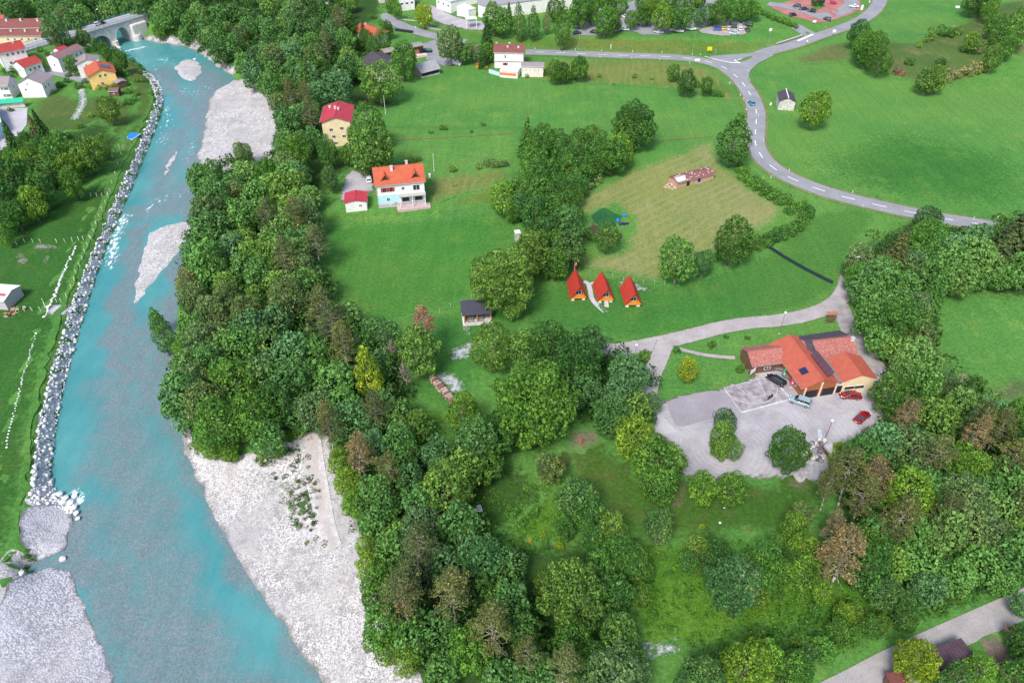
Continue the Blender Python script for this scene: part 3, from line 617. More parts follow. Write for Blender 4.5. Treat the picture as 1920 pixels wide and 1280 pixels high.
line_px([(1357,728),(1424,711)], .12, c_); line_px([(1357,728),(1390,775)], .14, c_); line_px([(1390,774),(1483,749)], .42, c_+.004); line_px([(1462,726),(1483,749)], .34, c_)
line_px([(1380,723),(1408,748)], .12, c_); line_px([(1408,748),(1435,740)], .12, c_); line_px([(1421,713),(1435,741)], .12, c_)
line_px([(1360,735),(1380,750),(1405,757),(1432,756),(1448,748),(1456,738),(1457,727)], .13, c_+.002, k=4)
line_px([(1285,800),(1340,786)], .1, c_)
tag(mb.build('court_lines', plain('faded court paint', (0.56,0.55,0.57), .8, .15, 1.0)), 'white painted lines of the ball court', None, None, 'structure')
GP('planted_island', [(1328,838),(1345,825),(1375,822),(1395,832),(1385,848),(1355,856),(1335,850)], ground_mat('island grass', (0.09,0.14,0.03), (0.07,0.12,0.03), (0.3,0.27,0.2), edge=1.6, base=((0.40,0.38,0.41),)*3), 0.17, 1.5, 0.5)
GP('grass_verge', [(1490,862),(1510,850),(1545,850),(1560,858),(1530,870),(1500,905),(1490,890)], ground_mat('verge patch', (0.1,0.12,0.05), (0.2,0.18,0.13), (0.3,0.27,0.23), edge=1.6, base=((0.40,0.38,0.41),)*3), 0.17, 1.5, 0.5)
TRK = wl([(1540,1312),(1600,1282),(1660,1250),(1720,1221),(1790,1189),(1860,1158),(1910,1136),(1990,1100)])
strip('gravel_track', TRK, 4.3, asphalt_mat('pinkish track', (0.29,0.275,0.28), (0.36,0.34,0.345), 0.2, 0.3), 0.12, 'pinkish gravel lane in the bottom right corner')
GP('bare_yard', [(1830,1195),(1870,1185),(1900,1230),(1925,1290),(1890,1290),(1850,1240)], ground_mat('yard dirt', (0.16,0.12,0.10), (0.22,0.17,0.15), (0.1,0.1,0.06), edge=1.0, base=GB), 0.12, 1.5, 0.4)
strip('gravel_track', wl([(152,165),(156,190),(150,205),(140,225)]), 3.2, m_whgr, 0.13, 'stony track between the village gardens')
patch('concrete_yard', [tuple(v) for v in wl([(-20,205),(52,203),(50,235),(30,262),(-20,300)])], asphalt_mat('yard concrete', (0.40,0.39,0.43), (0.48,0.46,0.50), 0.3), 0.16, 3, 0.0, label='pale concrete yard at the left edge')
patch('village_lane', [tuple(v) for v in wl([(80,130),(110,126),(145,140),(168,150),(162,160),(135,150),(100,142),(84,142)])], m_asph, 0.16, 3, 0.2, label='grey village lane between the houses')
patch('house_yard', [tuple(v) for v in wl([(650,322),(690,318),(702,345),(704,368),(688,362),(640,380),(636,372)])], m_lot, 0.16, 2, 0.3, label='pale yard beside the orange-roofed white house')
strip('gravel_track', wl([(690,170),(676,280),(668,300),(666,322)]), 3.6, asphalt_mat('dark drive',(0.16,0.16,0.18),(0.2,0.2,0.22),.3), 0.14, 'dark driveway to the white house')  # drive in a darker grey than the roads
# car park behind the main road and the round car park
patch('car_park', [tuple(v) for v in wl([(1068,66),(1085,50),(1100,20),(1240,-8),(1370,-8),(1360,30),(1310,55),(1270,60),(1235,66),(1205,66),(1190,60),(1165,58),(1115,68)])], m_asph, 0.12, 4, 0.5, label='tree shaded asphalt car park')
GP('car_park', [(1305,58),(1340,47),(1360,36),(1385,42),(1405,55),(1395,65),(1360,68),(1325,64)], m_dirt, 0.16, 3, 0.5, label='pale gravel clearing with parked cars')
m_brick = asphalt_mat('red paving', (0.33,0.13,0.12), (0.42,0.19,0.17), 0.4)
patch('round_car_park', [tuple(v) for v in wl([(1440,12),(1495,0),(1560,-12),(1610,-10),(1614,18),(1590,30),(1550,42),(1525,43),(1480,32)])], m_brick, 0.14, 4, 0.0, label='red paved round car park')
strip('round_car_park', wl([(1440,8),(1480,14),(1520,26),(1545,32),(1575,24),(1596,10),(1590,-6)]), 7.0, m_asph, 0.19, 'grey ring lane of the red car park')
GP('traffic_island', [(1518,16),(1540,8),(1546,12),(1532,20)], m_lawn, 0.22, 2, 0.0)
patch('paved_yard', [tuple(v) for v in wl([(780,5),(818,12),(846,28),(880,40),(912,40),(918,58),(880,58),(850,52),(815,40),(785,22)])], m_lot, 0.16, 3, 0.0, label='grey yard in front of the white factory')
strip('asphalt_bay', wl([(1490,50),(1505,58),(1520,66)]), 8.0, m_asph, 0.145)
# ================================================================ trees
m_leaf = leaf_mat('foliage', 0.22)
m_needle = leaf_mat('needles', 0.10)
m_bark = plain('grey bark', (0.20,0.165,0.135), 0.9, 0.25, 2.0)
m_palebark = plain('pale dead wood', (0.42,0.36,0.30), 0.9, 0.2, 2.0)
def unit(v): return v/np.maximum(np.linalg.norm(v, axis=1, keepdims=True), 1e-9)
def rdir(n, up=-1.0):
    v = unit(rng.normal(size=(n*3, 3))); v = v[v[:, 2] > up]
    return v[:n]
def quads(C, Nn, size, asp=0.75, jit=0.55):
    n = len(C); Nn = unit(Nn+rng.normal(size=(n, 3))*jit)
    t_ = unit(np.cross(Nn, rng.normal(size=(n, 3)))); b_ = np.cross(Nn, t_)
    s_ = (size*np.clip(rng.lognormal(-.08, .38, n), .4, 2.1))[:, None]
    k = rng.uniform(0.7, 1.1, (n, 4, 1))
    V = np.stack([C-t_*s_*0.5*k[:, 0], C+b_*s_*0.5*asp*k[:, 1], C+t_*s_*0.5*k[:, 2], C-b_*s_*0.5*asp*k[:, 3]], 1).reshape(-1, 3)
    return V, np.arange(4*n).reshape(n, 4)
def lobes_cloud(L, dens, size, cut=0.93, jit=0.55, rag=0.16):
    """L: list of (cx,cy,cz,r,squash) -> leaf quads on the outside of the union"""
    L = np.array(L); Cs = []; Ns = []
    for i, (x, y, z, r, q) in enumerate(L):
        n = int(dens*4*math.pi*r*r)+6; d = rdir(n)
        sub = 1+rag*np.sin(d[:, 0]*7/1+i*2.1)*np.sin(d[:, 1]*6+i)*np.sin(d[:, 2]*6+i*1.7)*1.6
        rr = r*sub*rng.uniform(0.80, 1.06, len(d))
        p_ = np.column_stack([x+d[:, 0]*rr, y+d[:, 1]*rr, z+d[:, 2]*rr*q])
        dd = np.sqrt(((p_[:, None, :]-L[None, :, :3])**2).sum(2))/L[None, :, 3]
        dd[:, i] = 9
        ok = dd.min(1) > cut
        Cs.append(p_[ok]); Ns.append(d[ok])
    C = np.concatenate(Cs); Nn = np.concatenate(Ns)
    return quads(C, Nn, size, jit=jit)
def mk_crown(name, V, Fq, m=None):
    o = mesh_np(name, V, Fq, m or m_leaf); return o
def mk_trunk(h, r, lobes, m=None, lean=0.0):
    mb = MB(); k = 5; pts = [Vector((lean*h*(i/k)**1.5+0.06*h*math.sin(i*1.3)*i/k*0.5, 0.03*h*math.sin(i*2.1), h*0.72*i/k)) for i in range(k+1)]
    mb.path(pts, [r*(1.25 if i == 0 else 1-0.75*i/k) for i in range(k+1)], 7)
    for (x, y, z, rr, q) in lobes[:7]:
        a = pts[2+random.randint(0, 2)]; c = Vector((x, y, z)); mid = a.lerp(c, 0.5)+Vector((0, 0, -0.04*h))
        mb.path([a, mid, c], [r*0.42, r*0.26, r*0.08], 5)
    return mb.build('trunk', m or m_bark, smooth=True)
def broadleaf(Rr, Hh, seed, n=24, wide=1.0, dens=5.0, leaf=0.42, loose=0.0, cut=0.93):
    """crown of radius Rr, top at Hh; unit metres"""
    random.seed(seed); zc = Hh-Rr*wide*0.98; L = []
    for i in range(n):
        ph = math.acos(1-1.86*(i+0.5)/n); th = i*2.39996+random.uniform(-.35, .35)
        k = random.uniform(0.58, 0.84)+loose*random.uniform(-.05, 0.20)
        r = Rr*random.uniform(0.17, 0.32)
        L.append((Rr*k*math.sin(ph)*math.cos(th), Rr*k*math.sin(ph)*math.sin(th), zc+Rr*wide*k*math.cos(ph)*1.02, r, random.uniform(0.8, 1.05)))
    L.append((0, 0, zc, Rr*0.68, wide*.95))
    V, Fq = lobes_cloud(L, dens, leaf, cut)
    random.shuffle(L)
    return L, V, Fq
def proto(kind, V, Fq, trunk, h, zc, rad, m=None):
    c = mk_crown('crown', V, Fq, m); e = bpy.data.objects.new(kind, None)
    for o in (c, trunk):
        if o is None: continue
        col.objects.unlink(o)
    return dict(kind=kind, crown=c, trunk=trunk, h=h, zc=zc, r=rad)
PROTO = {'B': [], 'T': [], 'C': [], 'P': [], 'S': [], 'D': []}
for sd_, (Rr, Hh, n, wd, den, lf, lo) in enumerate([(5,11.6,58,1.05,9,.46,0),(5,11.2,50,1.0,9,.48,.3),(5,12.6,62,1.18,9,.46,.2),(5,11.6,44,1.05,9,.52,.6),(5,13.2,66,1.25,9,.45,.3),(5,11.0,48,.92,9,.46,.5),(5,12.8,56,1.2,8,.50,.7),(5,12.0,70,1.1,9,.42,.4)]):
    L, V, Fq = broadleaf(Rr, Hh, sd_+3, n, wd, den, lf, lo)
    PROTO['B'].append(proto('broadleaf_tree', V, Fq, mk_trunk(Hh, 0.32, L), Hh, Hh-Rr*wd, Rr))
# big fine-grained crowns, used for the broad near trees
for sd_, (Rr, Hh, n, wd, den, lf, lo) in enumerate([(8,16.5,90,.95,7,.50,.2),(8,17,74,1.0,7,.50,.4)]):
    random.seed(sd_+50); L, V, Fq = broadleaf(Rr, Hh, sd_+51, n, wd, den, lf, lo)
    L2 = []
    for (x, y, z, r, q) in L[:]:
        L2.append((x, y, z, r*0.80, q))
        for j in range(2):
            d = Vector((x, y, z-(Hh-Rr))).normalized()+Vector((random.uniform(-.7, .7), random.uniform(-.7, .7), random.uniform(-.4, .7)))
            d.normalize(); L2.append((x+d.x*r*.7, y+d.y*r*.7, z+d.z*r*.7, r*0.46, q))
    V, Fq = lobes_cloud(L2, den, lf)
    PROTO.setdefault('G', []).append(proto('broadleaf_tree', V, Fq, mk_trunk(Hh, 0.45, L), Hh, Hh-Rr*wd, Rr))
for sd_ in range(2):   # tall narrow crowns
    random.seed(80+sd_); L = []
    for i in range(22):
        z = 3.0+12.5*i/21; rr = 2.6*math.sin(math.pi*min(1, 0.12+0.88*(i/21))**0.8)+0.5
        th = i*2.4; L.append((rr*.45*math.cos(th), rr*.45*math.sin(th), z, max(.7, rr*.55), 1.15))
    V, Fq = lobes_cloud(L, 12, .40)
    PROTO['T'].append(proto('columnar_tree', V, Fq, mk_trunk(15, 0.25, L), 16.5, 9.0, 2.6))
for sd_ in range(3):   # spruces
    random.seed(100+sd_); Hh = 16.0; Rr = 3.6; Cs = []; Ns = []
    mb = MB(); mb.cyl((0, 0, 0), (0, 0, Hh*.97), .28, .03, 7)
    z = 1.4; lev = 0
    while z < Hh-0.3:
        f = (Hh-z)/(Hh-1.2); rr = Rr*f**0.85*(1+0.12*math.sin(lev*2.3+sd_)); nb = max(5, int(11*f)+4)
        for kk in range(nb):
            a = 2*math.pi*(kk+random.uniform(-.3, .3))/nb+lev*.7; rl = rr*random.uniform(.72, 1.12)
            m_ = int(18+60*f); tt = rng.uniform(0.15, 1, m_)**0.8; lat = rng.normal(size=m_)*0.20*(1.15-tt)*rl*0.8
            x = math.cos(a)*tt*rl-math.sin(a)*lat; y = math.sin(a)*tt*rl+math.cos(a)*lat
            zz = z-0.34*rl*tt**1.5+0.16*rl*tt**3+rng.normal(size=m_)*0.08
            Cs.append(np.column_stack([x, y, zz])); Ns.append(np.column_stack([np.full(m_, math.cos(a)*.5), np.full(m_, math.sin(a)*.5), np.full(m_, .9)]))
        z += 0.30+0.42*f; lev += 1
    V, Fq = quads(np.concatenate(Cs), np.concatenate(Ns), .44, .5, .45)
    PROTO['C'].append(proto('spruce_tree', V, Fq, mb.build('trunk', m_bark, smooth=True), Hh, Hh*.42, Rr, m_needle))
for sd_ in range(4):   # sparse pines with bare lower limbs
    random.seed(130+sd_); Hh = 17.0; mb = MB(); ln = random.uniform(-.10, .10)
    def tp(z): return Vector((ln*z+.25*math.sin(z*.4+sd_), .2*math.sin(z*.33+2*sd_), z))
    zs = [Hh*.96*i/9 for i in range(10)]; mb.path([tp(z) for z in zs], [.30-.027*i for i in range(10)], 7)
    L = []
    for i in range(44):
        f = i/43; z = Hh*(.34+.62*f); a = i*2.4+random.uniform(-.4, .4)
        rl = (4.3*math.sin(math.pi*min(1, (f*.8+.22)))**.7)*random.uniform(.55, 1.05)
        o_ = tp(z); e_ = o_+Vector((math.cos(a)*rl, math.sin(a)*rl, rl*random.uniform(.0, .30)))
        mb.path([o_, o_.lerp(e_, .5)+Vector((0, 0, -.15)), e_], [.075, .05, .02], 4)
        if f > .22 or random.random() < .25:
            for q in range(2):
                c = o_.lerp(e_, random.uniform(.55, 1.05)); L.append((c.x+random.uniform(-.4, .4), c.y+random.uniform(-.4, .4), c.z+.25, random.uniform(.60, 1.10), .55))
    V, Fq = lobes_cloud(L, 8.5, .30, cut=.6, jit=.9, rag=.45)
    PROTO['P'].append(proto('pine_tree', V, Fq, mb.build('trunk', m_palebark, smooth=True), Hh, Hh*.68, 4.3, m_needle))
for sd_ in range(4):   # shrubs
    random.seed(160+sd_); L = []
    for i in range(11):
        a = i*2.4; k = random.uniform(.1, .62); L.append((2*k*math.cos(a), 2*k*math.sin(a), random.uniform(.5, 1.8), random.uniform(.55, .95), random.uniform(.8, 1.1)))
    V, Fq = lobes_cloud(L, 15, .34, cut=.85); V = V[:]; V[:, 2] = np.maximum(V[:, 2], -0.1)
    mb = MB()
    for i in range(5): a = i*1.25; mb.path([Vector((0.15*math.cos(a), .15*math.sin(a), -.1)), Vector((.6*math.cos(a), .6*math.sin(a), 1.3))], [.06, .02], 5)
    PROTO['S'].append(proto('shrub', V, Fq, mb.build('stems', m_bark), 2.7, 1.3, 2.0))
for sd_ in range(2):   # bare dead trees
    random.seed(190+sd_); mb = MB(); mb.path([Vector((0, 0, 0)), Vector((.3, 0, 5)), Vector((.1, .3, 11))], [.25, .17, .03], 7); C_ = []
    for i in range(60):
        z = random.uniform(2.5, 10.6); a = random.uniform(0, 6.28); l = (11.6-z)*.42*random.uniform(.5, 1.1)
        p0 = Vector((.2, .1, z)); p1 = p0+Vector((math.cos(a)*l, math.sin(a)*l, l*random.uniform(.5, 1.3)))
        mb.path([p0, p0.lerp(p1, .5)+Vector((0, 0, -.1)), p1], [.06, .035, .012], 4)
        for q in range(3):
            p2 = p0.lerp(p1, random.uniform(.4, .9)); a2 = a+random.uniform(-1, 1); C_.append(p2)
            mb.cyl(p2, p2+Vector((math.cos(a2)*l*.3, math.sin(a2)*l*.3, l*.3)), .022, .006, 3, cap=False)
    A_ = np.array([tuple(c) for c in C_]); A_ = A_[rng.integers(0, len(A_), 260)]+rng.normal(size=(260, 3))*.25
    V, Fq = quads(A_, rng.normal(size=(260, 3)), .22)
    PROTO['D'].append(proto('bare_tree', V, Fq, mb.build('trunk', m_palebark, smooth=True), 11.5, 7.0, 3.0, m_needle))
COL = {'c': (0.079,0.124,0.045), 'k': (0.046,0.136,0.029), 'd': (0.067,0.183,0.036), 'm': (0.084,0.216,0.035), 'b': (0.134,0.272,0.034), 'y': (0.221,0.343,0.030),
       'w': (0.132,0.225,0.084), 'g': (0.214,0.246,0.104), 'u': (0.078,0.198,0.060), 'o': (0.114,0.239,0.047), 'n': (0.108,0.147,0.052),
       'r': (0.198,0.175,0.090), 'p': (0.276,0.152,0.118), 'Y': (0.745,0.538,0.026)}
CNAME = {'c': 'dusky green', 'k': 'blackish green', 'd': 'dark green', 'm': 'mid green', 'b': 'bright green', 'y': 'lemon green', 'w': 'greyish green', 'g': 'silvery',
         'u': 'blue-green', 'o': 'olive green', 'n': 'brownish green', 'r': 'russet', 'p': 'purplish brown', 'Y': 'yellow flowering'}
KNAME = {'B': 'broadleaf tree', 'G': 'wide broadleaf tree', 'T': 'tall narrow tree', 'C': 'spruce', 'P': 'sparse pine', 'S': 'shrub', 'D': 'bare dead tree'}
KCAT = {'B': 'tree', 'G': 'tree', 'T': 'tree', 'C': 'conifer', 'P': 'pine tree', 'S': 'shrub', 'D': 'dead tree'}
TREES = []      # dict(px,py,x,y,r,kind,col)
def add_tree(kind, px, py, rpx, colr, hk=None, forced=True):
    r = rpx/pxm(py)*0.98
    wood = px < 680 and py < 760
    if kind in 'BGS': r *= 1.0 if wood else 1.10
    pr = random.choice(PROTO[kind]); s_ = r/pr['r']
    sz = s_
    if kind in 'BG': sz = s_*0.8+0.2*(1.0 if r > 3.2 else r/3.2)
    if kind == 'C': s_ *= 1.3; sz = s_*.9
    if kind == 'P': sz = s_*0.4+.55
    if kind == 'B': sz *= random.uniform(.92, 1.32)
    if kind == 'P': sz *= random.uniform(.95, 1.2)
    if hk: sz *= hk
    zc = pr['zc']*sz
    v = P(px, py, zc); x, y = v.x, v.y
    return dict(kind=kind, px=px, py=py, x=x, y=y, z=hgt(x, y), r=r, s=s_, sz=sz, pr=pr, col=colr)
def T(kind, colr, *pts, hk=None):
    for q in pts:
        TREES.append(add_tree(kind, *q, colr, hk))
random.seed(5)
# ---- upper left wood behind the bridge
T('B','d',(30,14,17),(88,22,16),(135,50,17),(180,16,18),(112,62,15),(225,10,15),(60,5,16),(20,-4,18),(262,5,14),(118,2,15),(155,70,13)); T('B','o',(150,28,16),(205,28,17),(100,45,15)); T('B','w',(123,40,15),(98,66,13)); T('B','m',(240,22,14),(172,42,14),(255,32,10),(140,10,16),(205,2,14))
T('C','d',(75,25,9),(195,45,8))
# ---- village greenery
T('S','m',(58,86,9),(74,92,8),(120,80,9),(135,76,8),(60,78,7),(88,100,6),(255,150,7),(240,170,9),(8,130,7)); T('S','d',(30,132,9),(18,126,8),(112,158,9),(125,150,8),(146,160,10),(158,152,7),(240,190,10),(252,185,8),(225,150,7),(236,138,8),(268,130,5),(290,160,5),(296,175,5),(262,122,5),(20,205,7)); T('S','b',(170,160,8),(185,162,8),(200,163,8),(42,176,6),(100,172,6),(212,160,7))
T('B','d',(195,92,10),(205,104,12),(225,116,13),(215,130,10)); T('B','m',(134,122,12),(180,84,9)); T('B','o',(203,205,21)); T('S','o',(222,195,9),(170,215,8),(150,235,9))
T('C','k',(20,262,13),(82,248,15)); T('C','r',(66,252,13)); T('B','d',(118,270,19),(100,288,17),(128,262,12)); T('B','m',(88,296,17),(60,285,16),(26,300,18)); T('B','d',(48,270,15),(75,280,16)); T('B','k',(30,335,34),(62,322,24),(12,372,28),(45,372,22)); T('B','d',(8,410,26),(28,402,20)); T('B','o',(168,287,25),(150,298,20),(188,275,16)); T('B','b',(128,316,23)); T('B','m',(132,345,22),(10,440,16)); T('S','d',(100,318,8),(140,365,6),(155,262,9),(168,258,7))
# ---- riverside strip
T('B','m',(300,30,16),(330,20,16),(356,44,15),(300,60,12),(345,68,12)); T('B','o',(372,28,16),(395,70,16),(425,62,15),(555,85,18)); T('B','d',(385,50,16),(410,30,16),(440,85,18),(465,55,16),(505,60,18),(545,50,17),(585,60,18))
T('B','u',(545,105,22),(630,165,28),(595,180,22)); T('B','b',(500,18,15),(535,60,14)); T('C','d',(610,40,14),(655,48,12),(620,90,14),(590,125,14)); T('P','n',(610,75,14),(570,180,18),(580,210,18),(545,175,16)); T('B','k',(480,110,20),(650,130,20)); T('B','m',(455,120,17),(515,140,19),(500,105,17))
T('B','o',(455,285,18),(462,300,14)); T('T','w',(455,295,11)); T('B','d',(375,340,24),(405,370,30),(400,330,22),(440,350,22),(395,425,32),(370,480,28)); T('B','m',(390,385,26),(480,370,30),(455,410,26),(500,330,24),(540,330,30),(560,290,26)); T('B','u',(620,335,16),(560,330,20)); T('B','b',(556,345,22),(522,370,20),(470,480,22),(590,650,20),(480,555,20)); T('B','o',(505,455,22),(540,430,26),(560,480,26),(440,460,22))
T('B','w',(360,560,30),(395,590,32),(425,560,24),(375,640,30),(360,720,34),(385,760,34),(410,630,24)); T('B','g',(440,585,18),(350,530,20)); T('T','m',(300,620,18),(290,600,12)); T('S','m',(318,640,12),(335,655,12)); T('B','u',(520,600,32),(470,620,34),(545,660,34),(500,690,30)); T('B','b',(340,650,16),(395,840,18),(430,850,16)); T('B','m',(440,720,44),(410,790,36),(480,780,40),(455,650,32)); T('B','d',(540,720,38),(500,820,30),(560,700,32),(520,760,36),(560,780,24)); T('S','b',(520,840,18),(490,850,16),(560,810,14),(370,835,14))
T('P','n',(600,565,24),(625,600,28),(640,640,28),(590,450,26),(555,400,24),(610,790,26)); T('P','r',(665,850,30)); T('P','n',(725,880,20),(700,760,24),(500,400,22),(528,480,24)); T('D','n',(670,700,18),(735,660,20),(580,620,14),(760,700,20))
T('T','y',(692,700,22),(708,740,15)); T('B','u',(660,790,32),(700,840,26),(720,760,22),(715,630,34)); T('B','m',(590,700,26),(600,660,26),(640,700,24),(680,655,22)); T('B','o',(780,660,34),(745,780,28),(780,800,26)); T('B','d',(760,850,24),(745,830,26),(695,800,24),(710,690,24),(830,880,26)); T('P','p',(792,608,26))
T('B','b',(870,775,28),(985,812,27),(640,868,22),(652,905,24),(664,945,22)); T('B','o',(925,652,36),(835,915,42)); T('B','u',(820,850,26),(770,905,26),(885,830,34)); T('B','d',(925,820,36),(905,870,34),(790,950,32),(860,985,34),(720,950,30)); T('B','m',(960,790,34),(705,930,32),(715,985,30),(740,900,26),(690,985,18))
T('B','b',(692,1022,22),(745,1010,28),(700,1060,28)); T('P','n',(780,1020,36),(850,1110,44),(740,1110,40),(930,1170,44),(760,1090,26)); T('P','r',(755,1120,28)); T('P','n',(1060,1250,34),(1000,1230,28)); T('D','n',(890,1180,24),(800,1080,18),(975,1100,18)); T('B','u',(905,1050,38),(880,1035,28),(830,1060,32)); T('B','m',(740,1040,34),(720,1180,34),(770,1200,34),(880,1215,36),(830,1260,34),(760,1160,30),(980,1180,30)); T('B','b',(725,1215,26),(760,1240,24),(930,1110,24)); T('B','d',(950,1060,32),(960,1130,34),(820,1180,34),(1000,1260,34),(940,1270,34)); T('B','y',(880,1000,18))
# ---- centre of the picture
T('G','m',(1000,762,68)); T('G','k',(1080,680,46)); T('G','d',(1030,655,42)); T('B','o',(985,655,30)); T('B','k',(1112,650,24),(1100,730,30)); T('G','u',(1178,705,34)); T('B','u',(1160,745,30),(1085,930,36),(1235,985,25)); T('B','b',(1190,768,28),(1195,820,36)); T('G','d',(1150,782,33)); T('B','w',(1222,756,17),(1035,880,23)); T('B','m',(1232,865,44),(1235,910,30)); T('B','k',(1210,785,16)); T('B','d',(1105,965,28)); T('S','o',(1205,668,16))
T('B','k',(1358,790,20)); T('B','o',(1355,818,22),(1368,838,20),(1350,842,17)); T('G','d',(1480,845,34)); T('B','y',(1290,694,18)); T('B','b',(1318,915,24)); T('B','m',(1372,915,27)); T('S','y',(1317,986,7)); T('S','d',(1270,655,9),(1335,645,9)); T('S','d',(1388,690,11)); T('S','m',(1362,630,6),(1402,632,6))
T('C','d',(985,262,15)); T('B','d',(1018,262,22),(1048,272,24),(1085,270,24),(1112,292,26),(1148,292,24),(1175,240,24),(1200,250,26)); T('G','k',(1190,232,32)); T('B','m',(1112,262,22),(1000,310,26),(1030,325,24),(1066,320,22)); T('B','b',(1162,272,20),(1170,290,16),(945,372,24)); T('B','d',(985,360,26),(1015,370,26),(1050,360,22),(1080,345,18),(1040,400,28),(1005,405,24)); T('B','u',(1058,425,28),(1062,470,28),(975,385,20)); T('B','k',(1030,445,28)); T('G','o',(945,530,50)); T('B','o',(1000,475,34),(905,515,24),(960,575,20),(975,500,30)); T('B','m',(1040,495,24),(1045,460,24)); T('S','w',(1105,345,14),(1120,335,12),(1095,360,11))
T('B','o',(1137,442,20)); T('S','d',(1100,436,11),(1160,440,8),(1112,445,10)); T('B','o',(1272,487,30)); T('B','u',(1320,493,17)); T('B','d',(1376,450,32)); T('S','d',(1345,480,12),(1410,452,14),(1425,448,13),(1440,442,13),(1455,434,13),(1470,430,13),(1484,424,13),(1497,414,13),(1508,404,12),(1518,392,12),(1398,462,12)); T('S','m',(1386,318,9),(1400,326,10),(1414,334,10),(1428,343,11),(1442,352,11),(1456,360,11),(1470,369,12),(1484,378,12),(1497,384,12),(1510,382,10)); T('T','d',(1376,257,27),hk=.62)
T('S','m',(832,238,8),(906,232,6),(884,246,4),(808,247,5)); T('S','w',(912,305,10),(928,306,11),(945,305,10),(898,312,8)); T('S','o',(770,300,10),(782,296,9),(850,316,8),(758,308,8)); T('S','y',(852,347,4),(1120,345,4)); T('B','o',(712,155,33),(698,275,36),(690,300,24)); T('B','m',(690,238,28),(708,290,20),(755,112,21),(668,255,16)); T('B','d',(720,75,12),(688,75,13),(698,88,12),(725,55,10)); T('C','n',(680,65,9)); T('B','m',(670,130,20),(648,80,18))
T('B','w',(845,84,21),(893,98,11)); T('B','o',(870,100,13),(882,92,9)); T('C','k',(912,72,13)); T('B','m',(915,98,13)); T('C','k',(905,108,9)); T('S','Y',(912,126,5)); T('B','d',(1040,132,14),(1055,135,14)); T('B','m',(1088,128,14)); T('S','d',(1075,142,11),(1028,135,9)); T('S','m',(988,142,5),(1124,142,5),(1190,143,6),(1222,147,4),(1098,144,4),(1150,157,3)); T('B','o',(1263,136,12)); T('B','k',(1290,155,16)); T('B','d',(1325,160,10)); T('S','m',(1340,174,9),(1352,176,8),(1330,170,8),(1308,158,8))
# ---- car park rows
T('B','m',(925,35,19),(1135,40,17)); T('B','o',(942,42,18)); T('C','k',(955,30,8)); T('T','o',(976,38,11)); T('T','d',(1001,42,10)); T('T','g',(1026,40,7)); T('T','m',(1056,42,14)); T('B','d',(1040,18,14),(1085,22,18),(1095,10,16)); T('B','m',(1110,28,12),(1153,40,13),(1110,5,15),(1140,8,14),(1165,12,13),(1184,36,11),(1205,28,13),(1205,6,14),(1228,12,14)); T('B','b',(1243,32,18),(1215,20,12)); T('B','d',(1265,38,13),(1310,34,9)); T('B','m',(1284,34,14),(1255,8,13),(1272,10,13),(1295,6,12),(1312,2,10),(1372,22,15),(1395,14,15),(1412,20,13)); T('B','d',(1330,26,15),(1350,24,14),(1360,6,14)); T('S','m',(1432,24,7),(1442,28,8),(1453,33,8),(1464,37,8),(1474,40,8),(1484,44,8),(1492,48,7),(1424,20,7)); T('B','k',(1528,2,6),(1540,0,7)); T('S','o',(1490,15,2)); T('B','y',(795,29,15),(788,24,11)); T('B','m',(733,8,11),(745,20,9)); T('S','m',(715,42,8),(722,47,8),(700,30,8),(728,50,7))
# ---- right side meadows
T('B','b',(1527,203,25)); T('B','k',(1612,62,17)); T('G','m',(1632,92,26)); T('B','d',(1650,115,20),(1620,82,18)); T('S','p',(1682,133,9),(1692,137,7)); T('S','k',(1768,58,13),(1782,62,11)); T('S','d',(1708,115,10),(1767,114,10)); T('S','o',(1752,60,12),(1745,70,10),(1795,55,12)); T('B','o',(1740,150,20),(1755,146,18)); T('S','g',(1785,136,14),(1800,134,14),(1815,130,14),(1830,127,15),(1844,126,13),(1775,145,11)); T('B','o',(1862,110,15),(1822,78,14)); T('B','m',(1880,68,20),(1870,50,18),(1856,22,14),(1890,88,14)); T('B','k',(1830,4,20),(1845,-2,16)); T('B','o',(1905,60,20),(1918,35,18),(1858,8,14)); T('S','g',(1910,80,12),(1895,72,12),(1835,95,9)); T('S','o',(1845,85,12),(1860,95,12),(1820,95,9),(1725,85,7),(1735,75,7))
T('B','w',(1612,490,24),(1597,500,14)); T('C','c',(1672,482,28),(1905,455,38),hk=.8); T('C','c',(1872,480,24),hk=.8); T('G','m',(1742,456,36)); T('B','u',(1775,472,28),(1740,412,20),(1888,432,15)); T('B','m',(1785,500,30),(1755,520,28),(1862,446,16)); T('B','o',(1830,480,32),(1852,500,28),(1720,480,22),(1800,525,26),(1730,520,20)); T('B','d',(1640,525,28),(1620,545,26),(1700,540,24),(1680,570,28),(1755,545,18)); T('G','d',(1690,610,44)); T('B','m',(1640,570,30),(1665,540,26),(1630,600,24),(1650,640,26),(1605,520,18)); T('B','w',(1715,590,28),(1722,640,24)); T('B','b',(1676,652,24)); T('B','o',(1710,670,26),(1740,688,24),(1690,690,22)); T('B','m',(1735,720,26),(1700,715,22),(1830,525,18),(1880,520,20)); T('D','g',(1795,720,20)); T('B','w',(1770,720,18),(1785,745,20)); T('B','d',(1672,738,30),(1688,764,22))
